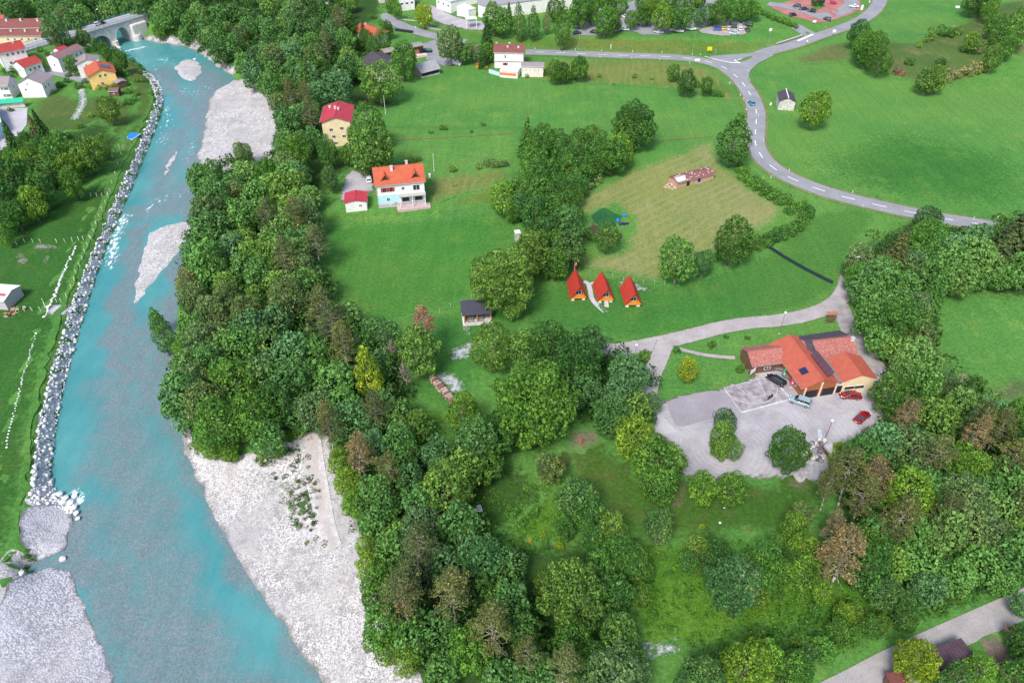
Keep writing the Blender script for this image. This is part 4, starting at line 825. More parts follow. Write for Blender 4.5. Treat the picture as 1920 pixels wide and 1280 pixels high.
T('B','u',(1655,830,30),(1700,815,18)); T('B','b',(1762,790,34),(1735,760,18),(1715,790,14)); T('P','r',(1700,775,24),(1650,895,34),(1830,820,26)); T('P','n',(1760,845,30)); T('P','n',(1600,880,38),(1620,930,34),(1840,790,30),(1880,800,28)); T('G','b',(1808,880,40)); T('B','o',(1735,840,20),(1800,760,24),(1850,765,26)); T('P','n',(1690,960,36),(1560,900,24),(1900,850,34),(1780,960,26)); T('B','y',(1555,900,16),(1560,985,12),(1565,860,11),(1570,840,9)); T('P','r',(1582,1035,48),(1570,985,22)); T('B','w',(1810,990,40),(1860,1010,34),(1500,965,20),(1390,1095,30)); T('B','o',(1775,1000,34),(1750,1030,24),(1870,960,28)); T('B','b',(1905,1010,34),(1670,1060,26),(1490,985,22),(1500,1030,24),(1510,1075,28)); T('B','m',(1700,1000,34),(1720,1060,34),(1840,1060,34),(1790,1080,30),(1880,1090,24),(1900,920,30),(1870,890,26)); T('B','u',(1655,1110,28),(1740,1105,28),(1690,1130,22)); T('B','d',(1740,920,30),(1700,900,24),(1850,930,26),(1640,1000,26))
T('G','u',(1372,1095,44)); T('B','o',(1310,1030,22)); T('B','k',(1345,1040,24),(1330,1055,20)); T('B','d',(1325,1015,18)); T('B','m',(1440,1045,26),(1455,1020,18),(1470,1080,24)); T('S','b',(1330,1080,18),(1310,1070,14),(1345,1100,14),(1560,1120,14),(1600,1130,16))
T('G','o',(1078,1115,58)); T('B','o',(1148,990,24),(1160,1195,34),(1020,1090,20)); T('B','m',(1160,1040,30),(1205,1115,20),(1070,1200,34),(1180,1240,28)); T('B','d',(1130,1065,28),(1190,1060,28),(1150,1110,32),(1110,1230,28)); T('G','d',(1175,1055,34)); T('S','Y',(994,1012,6)); T('S','y',(1018,1000,9),(1050,1022,10),(1046,1010,7)); T('S','m',(1020,1020,12),(960,960,14),(980,980,12),(1000,960,14))
T('B','b',(1400,1245,40),(1437,1235,30)); T('B','u',(1320,1265,34),(1290,1280,26),(1510,1225,20)); T('B','d',(1490,1245,30),(1570,1180,18),(1700,1160,22)); T('B','m',(1545,1222,22),(1592,1190,20),(1632,1176,18),(1495,1262,26),(1465,1275,26)); T('S','m',(1690,1168,13),(1660,1150,14),(1760,1140,14),(1800,1120,14),(1600,1180,14)); T('B','o',(1652,1168,18),(1600,1150,18)); T('G','y',(1718,1236,36)); T('B','u',(1922,1135,22),(1912,1195,20)); T('B','d',(1938,1215,30),(1905,1265,30),(1930,1240,26)); T('B','b',(1840,1258,26)); T('B','u',(1790,1270,24),(1810,1262,18),(1770,1285,22)); T('S','u',(1772,1240,9))
T('S','m',(150,745,3),(62,1010,5),(52,1022,6),(35,1035,6),(45,1052,5),(160,700,3)) if False else None
T('S','d',(45,1042,7),(58,1045,8),(50,1030,5),(48,1062,5),(150,575,5),(155,585,5)); T('S','m',(560,985,9),(556,975,7),(575,1017,6),(565,960,9),(588,965,6),(545,950,7))
T('B','m',(1405,1058,20),(1432,1090,22),(1482,1052,20),(1535,1065,22),(1560,1015,18)); T('B','b',(1545,1108,20),(1425,1125,18),(1580,1150,18)); T('S','m',(1460,1110,14),(1500,1125,14),(1530,1140,14),(1240,1040,10),(1255,1075,10),(1290,1110,10),(1225,1150,12),(1260,1180,10)); T('B','d',(1290,1055,18),(1115,1010,22),(1060,990,16),(1210,1075,16)); T('B','w',(1235,1000,18))
T('B','d',(1065,300,20),(1095,315,20),(1130,300,18),(1060,380,20),(1075,400,16),(1010,330,20)); T('B','m',(1070,440,20),(1080,365,14),(960,395,16),(1005,445,22))
T('S','m',(1392,330,11),(1407,340,12),(1421,349,12),(1436,358,13),(1450,366,13),(1464,374,13),(1480,392,12)); T('S','w',(1436,350,9),(1425,337,9)); T('S','d',(1418,462,11),(1436,455,12),(1452,447,13),(1468,441,13),(1484,434,12),(1499,424,12),(1511,414,11),(1519,401,11),(230,100,9),(248,112,7),(262,135,7),(270,150,7),(255,175,8),(215,92,8),(160,92,8),(150,100,7),(16,140,8),(128,140,7)); T('S','m',(1388,308,10),(1400,317,10))
T('B','m',(1420,1200,20),(1500,1205,18),(640,205,16),(655,290,16)); T('B','d',(590,215,18),(612,285,18),(586,262,18))
# ---- fill the woods with further single trees
FOR = [[(275,5),(655,-5),(665,45),(680,90),(690,140),(640,185),(602,200),(600,250),(560,290),(590,370),(585,400),(588,470),(600,520),(640,590),(680,620),(760,700),(770,740),(770,800),(840,850),(880,880),(890,950),(900,1010),(940,1040),(1000,1130),(1000,1180),(1100,1240),(1160,1275),(810,1275),(755,1200),(730,1160),(715,1080),(695,1010),(665,900),(630,830),(600,780),(540,810),(440,840),(365,830),(340,780),(345,700),(355,600),(345,500),(375,420),(375,340),(440,320),(500,340),(530,270),(520,190),(450,140),(340,75),(290,55)],
       [(1010,620),(1120,640),(1140,660),(1220,700),(1230,760),(1130,820),(1090,780),(1090,700),(1010,690)],
       [(1620,470),(1940,430),(1940,520),(1750,560),(1740,660),(1800,740),(1940,800),(1940,1080),(1860,1110),(1700,1130),(1620,1090),(1570,960),(1580,880),(1640,800),(1700,760),(1660,660),(1620,580)],
       [(0,-20),(270,-30),(265,30),(200,48),(110,75),(90,50),(95,30),(0,20)],
       [(0,300),(110,270),(110,310),(80,340),(70,370),(0,440)]]
KEEP = [RIVER]+[[tuple(v) for v in wl(q)] for q in ([(590,180),(668,182),(668,275),(590,275)],[(650,30),(800,30),(830,150),(668,150),(650,80)],[(560,815),(628,815),(640,880),(660,950),(680,1020),(560,1020)])]
def blocked(x, y):
    a = np.array([x]); c_ = np.array([y])
    return any(inside(a, c_, k)[0] for k in KEEP)
random.seed(11); nfill = 0; tries = 0; NF = 170
wts = [('d',.24),('m',.26),('k',.10),('u',.10),('o',.13),('b',.10),('w',.07)]
while tries < 12000 and nfill < NF:
    tries += 1; f = random.choices(FOR, [10, 0, 5, 1.5, 1])[0]
    px = random.uniform(min(a for a, _ in f), max(a for a, _ in f)); py = random.uniform(min(c for _, c in f), max(c for _, c in f))
    if not inside(np.array([px]), np.array([py]), f)[0]: continue
    rr = random.uniform(3.2, 5.0)
    kd = random.choices('BCP', [.92, .05, .03])[0]; cc = random.choices([a for a, _ in wts], [c for _, c in wts])[0]
    if f is FOR[4] or f is FOR[3]: kd = 'B'
    if kd == 'C': cc = 'd'
    if kd == 'P': cc = random.choice('nnr')
    if kd == 'P' and (py > 1000 or 1000 < px < 1300): kd = 'B'; cc = 'm'
    tr_ = add_tree(kd, px, py, rr*pxm(py), cc)
    if px > 1540 and py > 1050 and dist_poly(np.array([px]), np.array([py]), [(1600,1282),(1720,1221),(1860,1158)])[0] < rr*pxm(py)*1.15+28: continue
    if any(math.hypot(px-a_, py-b_) < r_+rr*pxm(py) for a_, b_, r_ in ((1600,745,28),(1617,785,30),(1228,750,25),(830,730,34),(855,665,40),(905,683,20),(1240,650,30),(1545,850,30),(1840,640,90),(1880,600,60),(1089,830,60))): continue
    if blocked(tr_['x'], tr_['y']): continue
    if min((math.hypot(q['x']-tr_['x'], q['y']-tr_['y'])/(q['r']+rr) for q in TREES if q['kind'] != 'S'), default=9) < 0.62: continue
    TREES.append(tr_); nfill += 1
print('trees', len(TREES), 'fill', nfill)
# understorey: what shows between the crowns
LMK = [(230,45,'the arched bridge'),(60,45,'the long red row houses'),(120,105,'the mauve-roofed long house'),(185,130,'the solar-roofed yellow house'),(70,155,'the grey-roofed white house'),(210,172,'the small brown garden hut'),(20,195,'the green-topped wall'),(245,256,'the blue pool cover'),(90,346,'the little dark hut'),(15,570,'the striped-roof shed'),(350,130,'the small round river island'),(450,220,'the wide upper gravel bank'),(320,310,'the thin river island'),(300,500,'the long mid-river gravel bar'),(435,520,"the riverside wood's grey clearing"),(330,700,'the river narrows'),(420,850,"the lower gravel bank's tip"),(600,900,'the sandy track'),(690,1080,"the big gravel bank's middle"),(780,1270,"the big gravel bank's bottom end"),(632,225,'the yellow three-storey house'),(667,375,'the red-roofed garage'),(750,345,'the two-tone white house'),(690,55,'the orange hipped bungalow'),(705,108,'the dark brown barn roof'),(800,128,'the grey shingled hay barn'),(855,118,'the white wrapped bales'),(955,105,'the brown-roofed white house'),(995,130,'the grey-roofed annex'),(720,195,'the white pole in the meadow'),(811,305,"the white house's pole"),(595,10,'the wood retaining wall'),(850,15,'the white factory'),(1150,60,'the shaded asphalt car park'),(1040,60,"the shaded car park's left end"),(1250,60,"the shaded car park's right end"),(1360,55,'the gravel car clearing'),(1540,20,'the red paved car park'),(1400,115,'the road junction'),(1408,192,'the blue car on the road'),(1474,188,'the stone meadow barn'),(1740,100,'the scrubby hillock'),(1860,60,'the top right thicket'),(1295,330,'the collapsed brick shed'),(1135,410,'the vegetable plot'),(1085,535,'the left A-frame cabin'),(1185,545,'the right A-frame cabin'),(1300,430,'the striped hay field'),(1500,500,'the black mesh fence'),(890,592,'the black-roofed shelter'),(830,730,'the firewood stack'),(970,440,'the small white hive box'),(720,480,'the lower meadow edge'),(620,640,'the pines beside the meadow'),(1250,650,'the gravel track fork'),(1300,770,'the volleyball court'),(1540,670,'the restaurant'),(1610,745,'the two red cars'),(1525,850,'the round stone heap'),(1089,828,'the person in red'),(905,683,'the person in white'),(1430,860,'the turning loop'),(1480,940,'the garden lawn'),(1320,1130,'the wild meadow'),(1000,1030,'the wild garden'),(1780,430,'the covered bend of the road'),(1580,550,'the track bend'),(1700,620,"the restaurant's rear hedge"),(1840,640,'the right hand field'),(1790,1230,'the dark shed by the lane'),(1870,1130,'the right end of the lane'),(1600,1270,'the left end of the lane'),(1600,1040,'the big brown dying pine'),(1800,880,"the right wood's bright tree"),(1900,950,"the right wood's outer edge"),(1740,1000,"the right wood's middle"),(1230,1215,'the grey stony patch'),(500,60,'the upper riverside wood'),(570,400,'the middle riverside wood'),(540,700,'the lower riverside wood'),(700,900,'the gravel bank wood'),(870,1150,'the bottom wood')]
ORD = ['','second ','third ','fourth ','fifth ','sixth ','seventh ','eighth ','ninth ','tenth ','eleventh ','twelfth ']+[w_+' ' for w_ in 'thirteenth fourteenth fifteenth sixteenth seventeenth eighteenth nineteenth twentieth twenty-first twenty-second'.split()]
def where(px, py):
    d, lx, ly, nm = min((math.hypot((px-a)*1.0, (py-c_)*1.25)/(1+c_/700), a, c_, n) for a, c_, n in LMK)
    dx, dy = px-lx, py-ly
    dr = ('left of' if dx < 0 else 'right of') if abs(dx) > 1.2*abs(dy) else ('behind' if dy < 0 else 'in front of')
    return d, dr, nm
def rank_labels(items, fmt):
    """items: dicts with px,py -> a label each that no other item shares"""
    grp = {}
    for q in items:
        d, dr, nm = where(q['px'], q['py']); grp.setdefault((fmt(q), dr, nm), []).append((d, q))
    for (f, dr, nm), lst in grp.items():
        lst.sort(key=lambda v: v[0])
        for i, (d, q) in enumerate(lst):
            q['label'] = f'{f} {dr} {nm}' if len(lst) == 1 else (f'{ORD[i]}closest {f} {dr} {nm}').strip()
INW = lambda q: any(inside(np.array([q['px']]), np.array([q['py']]), f)[0] for f in FOR[:4])
BB = sorted([q for q in TREES if q['kind'] in 'BG' and q['col'] not in 'wg'], key=lambda q: q['r']*pxm(q['py']))
FAR = []; over_n = len(BB)-298
for q in BB:
    if over_n <= 0: break
    if INW(q): FAR.append(q); over_n -= 1
ids = {id(q) for q in FAR}; TREES = [q for q in TREES if id(q) not in ids]; print('individual', len(TREES), 'merged', len(FAR), 'left over', over_n)
rank_labels(TREES, lambda q: CNAME[q['col']]+' '+KNAME[q['kind']])
random.seed(21)
for q in TREES:
    pr = q['pr']; e = empty('willow_tree' if (q['kind'] == 'B' and q['col'] in 'wg') else pr['kind'], (q['x'], q['y'], q['z']-.05), random.uniform(0, 6.28), label=q['label'], cat=KCAT[q['kind']], group={'S': 'shrubs', 'C': 'spruce trees', 'P': 'pine trees', 'D': 'dead trees'}.get(q['kind'], 'broadleaf trees of the valley'))
    e.rotation_euler = (random.uniform(-.06, .06), random.uniform(-.06, .06), e.rotation_euler.z)
    e.scale = (q['s'], q['s']*random.uniform(.92, 1.08), q['sz'])
    c = pr['crown'].copy(); col.objects.link(c); c.parent = e
    k = random.uniform(.85, 1.18); base = COL[q['col']]; j = random.uniform(-.12, .12)
    c.color = (base[0]*k*(1+j), base[1]*k, base[2]*k*(1-j), 1)
    if pr['trunk']:
        t_ = pr['trunk'].copy(); col.objects.link(t_); t_.parent = e
# the remaining small crowns of the woods, as one mass
m_leaf2, t, b = new_mat('woodland foliage'); cc = N(t, 'ShaderNodeCombineColor')
for i_, nm_ in enumerate('rgb'): t.links.new(attr(t, 'tint_'+nm_), cc.inputs[i_])
p = pos(t); c = mix(t, 1.0, cc.outputs[0], mix(t, ramp(t, noise(t, p, 1.6, 2), .3, .7), (.7,.7,.7), (1.3,1.3,1.3)), 'MULTIPLY'); t.links.new(c, b.inputs['Base Color']); b.inputs['Roughness'].default_value = .7
Vs = []; Ts = []
for q in FAR:
    me = q['pr']['crown'].data; co = np.empty(len(me.vertices)*3, np.float32); me.vertices.foreach_get('co', co); co = co.reshape(-1, 4, 3)
    co = co[rng.random(len(co)) < .42]; ctr = co.mean(1, keepdims=True); co = ctr+(co-ctr)*1.45; a_ = random.uniform(0, 6.28); ca, sa = math.cos(a_), math.sin(a_)
    X_ = (co[..., 0]*ca-co[..., 1]*sa)*q['s']+q['x']; Y_ = (co[..., 0]*sa+co[..., 1]*ca)*q['s']+q['y']; Z_ = co[..., 2]*q['sz']+q['z']
    Vs.append(np.stack([X_, Y_, Z_], -1).reshape(-1, 3)); k_ = random.uniform(.85, 1.18); Ts.append(np.tile(np.array(COL[q['col']])*k_, (co.shape[0]*4, 1)))
if Vs:
    Vs = np.concatenate(Vs); Ts = np.concatenate(Ts)
    tag(mesh_np('woodland', Vs, np.arange(len(Vs)).reshape(-1, 4), m_leaf2, attrs={'tint_r': Ts[:, 0], 'tint_g': Ts[:, 1], 'tint_b': Ts[:, 2]}), 'small crowns filling the far woods', None, None, 'stuff')
# woodland and undergrowth (nobody could count it)
def scatter_stuff(name, polys, per, hgt_rng, r_rng, leafn, leaf, colr, label, seed):
    random.seed(seed); Cs = []; Ns = []
    for poly in polys:
        w_ = np.array([tuple(v) for v in wl(poly)]); A_ = 0.5*abs(np.dot(w_[:, 0], np.roll(w_[:, 1], 1))-np.dot(w_[:, 1], np.roll(w_[:, 0], 1)))
        n = int(A_*per); k = 0; tr_ = 0
        while k < n and tr_ < n*6:
            m_ = 400; X = rng.uniform(w_[:, 0].min(), w_[:, 0].max(), m_); Y = rng.uniform(w_[:, 1].min(), w_[:, 1].max(), m_); tr_ += m_
            ok = inside(X, Y, w_) & ~inside(X, Y, RIVER)
            for x, y in zip(X[ok], Y[ok]):
                if k >= n: break
                k += 1; z = hgt(x, y); r = random.uniform(*r_rng); h = random.uniform(*hgt_rng)
                d = rdir(leafn, -.1); d = d[:leafn]
                rr = rng.uniform(.7, 1.05, len(d))
                Cs.append(np.column_stack([x+d[:, 0]*r*rr, y+d[:, 1]*r*rr, z+h-r*.6+np.maximum(d[:, 2], -.1)*r*rr*.8])); Ns.append(d)
    V, Fq = quads(np.concatenate(Cs), np.concatenate(Ns), leaf)
    o = mesh_np(name, V, Fq, m_leaf); o.color = (*colr, 1); tag(o, label, None, None, 'stuff'); print(name, len(Fq)); return o
scatter_stuff('undergrowth', FOR, .20, (.6, 5.5), (1.2, 2.6), 55, .62, (0.030,0.095,0.020), 'dark leafy undergrowth below the woodland trees', 31)
scatter_stuff('undergrowth', FOR[:1]+FOR[2:4], .06, (3.5, 8.0), (1.8, 3.0), 90, .62, (0.050,0.130,0.024), 'lighter young growth filling gaps in the woods', 32)
WILD = [[(1170,1010),(1290,1020),(1480,1010),(1540,1020),(1620,1080),(1680,1140),(1480,1190),(1300,1215),(1200,1190)],[(890,905),(1060,905),(1070,960),(1050,1040),(960,1040),(900,970)]]
scatter_stuff('tall_weeds', WILD, .9, (.2, .6), (.35, 1.1), 20, .30, (0.075,0.200,0.018), 'fresh green tall weeds of the wild meadow', 33)
scatter_stuff('bushy_growth', [[(1400,1150),(1560,1130),(1700,1115),(1860,1095),(1880,1102),(1720,1168),(1560,1240),(1400,1285),(1300,1260)]], .18, (.6, 1.6), (.9, 1.8), 50, .42, (0.050,0.150,0.024), 'low green scrub along the lane', 34)
scatter_stuff('bank_shrubbery', [[(255,118),(280,142),(300,170),(300,190),(290,200),(280,165),(255,132)],[(655,1000),(665,960),(695,1010),(720,1090),(738,1160),(722,1160),(694,1080),(662,1010)],[(618,830),(640,835),(655,900),(670,960),(655,960),(636,900)],[(356,838),(400,845),(480,858),(560,825),(600,830),(590,815),(520,825),(440,845),(370,825)]], .25, (.3, .8), (.5, 1.2), 30, .36, (0.060,0.150,0.026), 'low willow scrub fringing the gravel', 35)
scatter_stuff('gravel_plants', [[(505,880),(575,855),(592,880),(605,960),(612,1030),(565,1012),(530,960)],[(470,862),(570,835),(590,860),(500,890)]], .45, (.62, .95), (.3, .9), 20, .32, (0.070,0.125,0.045), 'scattered small plants on the gravel', 36)
# ================================================================ buildings
def C3(r, g, b): return (r, g, b)
WHITE = plain('white render', (0.78,0.77,0.76), 0.85, 0.05, 0.6); CREAM = plain('cream render', (0.72,0.60,0.38), 0.85, 0.05, 0.6); YEL = plain('ochre render', (0.80,0.55,0.20), 0.85, 0.05, 0.6)
LBLUE = plain('pale blue render', (0.45,0.70,0.80), 0.85, 0.05); GREYW = plain('grey render', (0.45,0.44,0.46), 0.85, 0.1); PINKW = plain('off white render', (0.70,0.64,0.60), 0.85, 0.08, 0.8)
WOODB = plain('brown boards', (0.16,0.085,0.05), 0.8, 0.2, 2.5); WOODO = plain('orange varnished boards', (0.72,0.25,0.03), 0.6, 0.1, 2); WOODG = plain('weathered boards', (0.30,0.27,0.24), 0.9, 0.2, 2.5)
DARK = plain('dark opening', (0.02,0.02,0.022), 0.6, 0.1); CONC = plain('concrete', (0.48,0.47,0.46), 0.9, 0.12, 1.5); REDP = plain('red paint', (0.42,0.035,0.03), 0.5, 0.1)
METAL = plain('galvanised metal', (0.45,0.46,0.47), 0.45, 0.1, 2, 0.6); WPAINT = plain('white paint', (0.80,0.80,0.80), 0.5, 0.04); BLACK = plain('black rubber', (0.02,0.02,0.02), 0.7, 0.1)
STONE = plain('pale stone', (0.58,0.56,0.53), 0.9, 0.2, 1.2); BLUEP = plain('blue plastic', (0.02,0.25,0.65), 0.4, 0.1); GREYP = plain('slate grey paint', (0.2,0.2,0.22), .6, .1)
m_glass, t, b = new_mat('window glass'); b.inputs['Base Color'].default_value = (0.03,0.04,0.05,1); b.inputs['Roughness'].default_value = 0.08
R_ORANGE = roof_mat('orange tiles', (0.44,0.085,0.038), (0.52,0.12,0.055), 1.0); R_RED = roof_mat('red tiles', (0.32,0.035,0.03), (0.42,0.05,0.04), 1.0)
R_CRIM = roof_mat('crimson sheet', (0.40,0.03,0.05), (0.47,0.045,0.07), 0.7); R_MAUVE = roof_mat('mauve tiles', (0.22,0.12,0.13), (0.28,0.16,0.17), 1.0); R_GREY = roof_mat('grey tiles', (0.26,0.22,0.23), (0.33,0.28,0.29), 1.0)
R_OLD = roof_mat('old russet tiles', (0.30,0.085,0.07), (0.42,0.14,0.11), 1.2, 'X', 0.7, (0.50,0.33,0.28)); R_BROWN = roof_mat('brown tiles', (0.17,0.05,0.045), (0.24,0.075,0.065), 1.1, 'X', 0.3, (0.3,0.2,0.18))
R_DARK = roof_mat('dark sheet', (0.055,0.045,0.06), (0.085,0.065,0.08), 0.6); R_SHIN = roof_mat('grey shingles', (0.28,0.28,0.31), (0.42,0.41,0.44), 1.2, 'X', 0.6, (0.16,0.16,0.17)); R_WHITE = plain('pale sheet roof', (0.62,0.62,0.66), 0.6, 0.06, 0.6)
R_BLACK = roof_mat('charcoal shingles', (0.045,0.045,0.075), (0.065,0.065,0.10), 1.2); R_RED2 = roof_mat('scarlet sheet', (0.47,0.035,0.022), (0.54,0.05,0.03), 0.6)
def obj_mb(mb, name, m, par, **k): return mb.build(name, m, par, **k)
def window(par, c, ang, w_, h_, shut=None, bars=True):
    """c: centre on wall (local), ang: outward direction in local xy"""
    M_ = Matrix.Translation(Vector(c)) @ Matrix.Rotation(ang-math.pi/2, 4, 'Z')    # local +y is outward
    f = .07; mb = MB()
    for x0, x1, z0, z1 in ((-w_/2, w_/2, -h_/2, -h_/2+f), (-w_/2, w_/2, h_/2-f, h_/2), (-w_/2, -w_/2+f, -h_/2+f, h_/2-f), (w_/2-f, w_/2, -h_/2+f, h_/2-f), (-f/2, f/2, -h_/2+f, h_/2-f)):
        mb.box(x0, x1, -.02, .07, z0, z1, M=M_)
    fr = mb.build('window', WPAINT if shut is None else shut, par)
    MB().box(-w_/2+f, w_/2-f, .0, .04, -h_/2+f, h_/2-f, M=M_).build('pane', m_glass, fr)
    if shut is not None:
        mb = MB(); mb.box(-w_/2-.55, -w_/2-.04, .005, .075, -h_/2, h_/2, M=M_); mb.build('shutter', shut, fr)
        mb = MB(); mb.box(w_/2+.04, w_/2+.55, .005, .075, -h_/2, h_/2, M=M_); mb.build('shutter', shut, fr)
    return fr
def place(label, name, cat, a, b, dz, group=None):
    A = P(*a, dz); B = P(*b, dz); d = (B-A).xy; rz = math.atan2(d.y, d.x); zg = (hgt(A.x, A.y)+hgt(B.x, B.y))/2
    # make both ends sit on one level
    A = Vector((*G(*a, zg+dz), 0)); B = Vector((*G(*b, zg+dz), 0)); d = B-A; rz = math.atan2(d.y, d.x)
    e = empty(name, (A.x, A.y, zg), rz, label=label, cat=cat, group=group); return e, d.length
def gable(label, a, b, zr, ze, hw, wall=WHITE, roof=R_ORANGE, over=.5, side=.45, name='house', cat='house', wins=(), doors=(), chims=(), hip=0.0, th=.2, hwS=None, group=None, base=None):
    e, L = place(label, name, cat, a, b, zr, group); hn = hw; hs = hwS or hw; sl = (zr-ze)
    x0, x1 = over, L-over; yn = hn-side; ys_ = hs-side
    zn = zr-sl*yn/hn-.06; zs = zr-sl*ys_/hs-.06; zt = zr-.06
    if hip:   # hipped ends
        mb = MB(); mb.box(x0-hip, x1+hip, -ys_, yn, -1.2, ze-.02)
        mb.build('wall', wall, e); h2 = hip+over
        V = [(-h2,-hs,ze),(L+h2,-hs,ze),(L+h2,hn,ze),(-h2,hn,ze),(0,0,zr),(L,0,zr)]; V += [(x, y, z-th) for x, y, z in V]
        Fc = [(0,1,5,4),(1,2,5),(2,3,4,5),(3,0,4),(9,8,7,6),(0,6,7,1),(1,7,8,2),(2,8,9,3),(3,9,6,0)]
        rf = MB().add(V, Fc).build('roof', roof, e)
        X0, X1 = x0-hip, x1+hip
    else:
        V = [(x0,-ys_,-1.2),(x1,-ys_,-1.2),(x1,yn,-1.2),(x0,yn,-1.2),(x0,-ys_,zs),(x1,-ys_,zs),(x1,yn,zn),(x0,yn,zn),(x0,0,zt),(x1,0,zt)]
        MB().add(V, [(0,1,5,4),(2,3,7,6),(3,0,4,8,7),(1,2,6,9,5),(4,5,9,8),(8,9,6,7),(3,2,1,0)]).build('wall', wall, e)
        V = []
        for x in (0, L): V += [(x,-hs,ze),(x,0,zr),(x,hn,ze),(x,hn,ze-th*.3),(x,0,zr-th*.3),(x,-hs,ze-th*.3)]
        V = [(x, y, z+th*.75) for x, y, z in V]
        rf = MB().add(V, [(0,6,7,1)[::-1],(1,7,8,2)[::-1],(2,8,9,3)[::-1],(3,9,10,4)[::-1],(4,10,11,5)[::-1],(5,11,6,0)[::-1],(0,1,4,5),(1,2,3,4),(11,10,7,6),(10,9,8,7)]).build('roof', roof, e)
        rc = MB(); rc.cyl((-.02,0,zr+th*.7), (L+.02,0,zr+th*.7), .13, n=6); rc.build('ridge_cap', roof, rf)
        X0, X1 = x0, x1
    for (s, u, z, w_, h_, *r) in wins:
        sh_ = r[0] if r else None
        if s == 'S': window(e, (X0+(X1-X0)*u, -ys_, z), -math.pi/2, w_, h_, sh_)
        if s == 'N': window(e, (X0+(X1-X0)*u, yn, z), math.pi/2, w_, h_, sh_)
        if s == 'A': window(e, (X0, -ys_+(yn+ys_)*u, z), math.pi, w_, h_, sh_)
        if s == 'B': window(e, (X1, -ys_+(yn+ys_)*u, z), 0, w_, h_, sh_)
    for (s, u, w_, h_, m_) in doors:
        mb = MB()
        if s == 'S': x = X0+(X1-X0)*u; mb.box(x-w_/2, x+w_/2, -ys_-.06, -ys_+.02, 0, h_)
        if s == 'N': x = X0+(X1-X0)*u; mb.box(x-w_/2, x+w_/2, yn-.02, yn+.06, 0, h_)
        if s == 'A': y = -ys_+(yn+ys_)*u; mb.box(X0-.06, X0+.02, y-w_/2, y+w_/2, 0, h_)
        if s == 'B': y = -ys_+(yn+ys_)*u; mb.box(X1-.02, X1+.06, y-w_/2, y+w_/2, 0, h_)
        d_ = mb.build('door', m_, e)
    for (u, y, h_) in chims:
        x = L*u; zz = zr-sl*abs(y)/hw; mb = MB(); mb.box(x-.35, x+.35, y-.3, y+.3, zz-.4, zr+h_); c_ = mb.build('chimney', PINKW, rf)
        MB().box(x-.45, x+.45, y-.4, y+.4, zr+h_+.002, zr+h_+.14).build('chimney_cap', CONC, c_)
    if base:
        mb = MB(); mb.box(X0-.04, X1+.04, -ys_-.04, yn+.04, -1.25, base[0]); mb.build('plinth', base[1], e)
    # gutter along the eaves
    if not hip:
        mb = MB(); mb.cyl((.1,-hs-.06,ze+.05), (L-.1,-hs-.06,ze+.05), .07, n=5); mb.cyl((X0+.1,-ys_-.06,ze), (X0+.1,-ys_-.06,0), .05, n=5); mb.build('gutter', METAL, rf)
    e['L'] = L
    return e, rf, dict(L=L, x0=X0, x1=X1, ys=ys_, yn=yn)
def panels(rf, L, hw, zr, ze, side, u0, u1, v0, v1, n, name='solar_panel'):
    s_ = -1 if side == 'S' else 1
    for i in range(n):
        a = L*(u0+(u1-u0)*i/n)+.04; b = L*(u0+(u1-u0)*(i+1)/n)-.06; y0 = s_*hw*v0; y1 = s_*hw*v1
        z0 = zr-(zr-ze)*v0+.24; z1 = zr-(zr-ze)*v1+.24
        V = [(a,y0,z0),(b,y0,z0),(b,y1,z1),(a,y1,z1)]; V += [(x,y,z+.09) for x,y,z in V]
        MB().add(V, [(0,1,2,3),(7,6,5,4),(0,4,5,1),(1,5,6,2),(2,6,7,3),(3,7,4,0)]).build(name, plain('dark blue panel', (0.02,0.03,0.09), 0.15, 0.05), rf)
RS = plain('red shutter', (0.42,0.05,0.06), 0.6, 0.1)
# --- orange roofed white house
e, rf, D = gable('white two-tone house with orange tiled roof, two triangular dormers and a balcony', (697.5,315.8), (793,307), 10.3, 7.2, 5.4, WHITE, R_ORANGE, .5, .5,
    wins=[('S',.16,5.6,1.0,1.3,RS),('S',.30,5.6,.9,1.3,RS),('S',.55,5.6,.9,1.0),('S',.83,5.5,2.0,1.7,None),('S',.22,2.5,.9,1.1),('S',.25,.7,.6,.6),('B',.3,5.4,1.0,1.2),('B',.7,5.4,1.0,1.2),('A',.5,5.4,1.0,1.2),('B',.5,2.6,1.0,1.2)], chims=[(.37,-1.2,.7),(.68,.8,.9)])
L, x0, x1, yy = D['L'], D['x0'], D['x1'], D['ys']
MB().box(x0-.03, x0+(x1-x0)*.47, -yy-.03, -yy+1, 1.2, 3.9).build('lower_wall', LBLUE, e); MB().box(x0+(x1-x0)*.47+.005, x1+.03, -yy-.028, -yy+1, 1.3, 3.55).build('lower_wall', LBLUE, e)
MB().box(x0-.06, x1+.06, -yy-.06, -yy+2, -1.3, 1.1).build('plinth', GREYW, e)
mb = MB(); mb.box(x0+(x1-x0)*.45, x1+.1, -yy-1.7, -yy-.04, 3.6, 3.8); bal = mb.build('balcony', CONC, e)
mb = MB(); mb.box(x0+(x1-x0)*.45, x1+.1, -yy-1.75, -yy-1.65, 3.81, 4.7); mb.build('railing', plain('pinkish railing', (0.66,0.58,0.58), .7), bal)
for u in (.46, .72, .99): mb = MB(); mb.cyl((x0+(x1-x0)*u, -yy-1.6, .3), (x0+(x1-x0)*u, -yy-1.6, 3.59), .12, n=8); mb.build('pillar', WHITE, bal)
for u in (.58, .86): mb = MB(); xx = x0+(x1-x0)*u; mb.box(xx-1.1, xx+1.1, -yy-.05, -yy+.02, 1.3, 3.3); dd = mb.build('door', REDP, e); MB().box(xx-.95, xx+.95, -yy-.09, -yy-.055, 1.4, 3.2).build('pane', m_glass, dd)
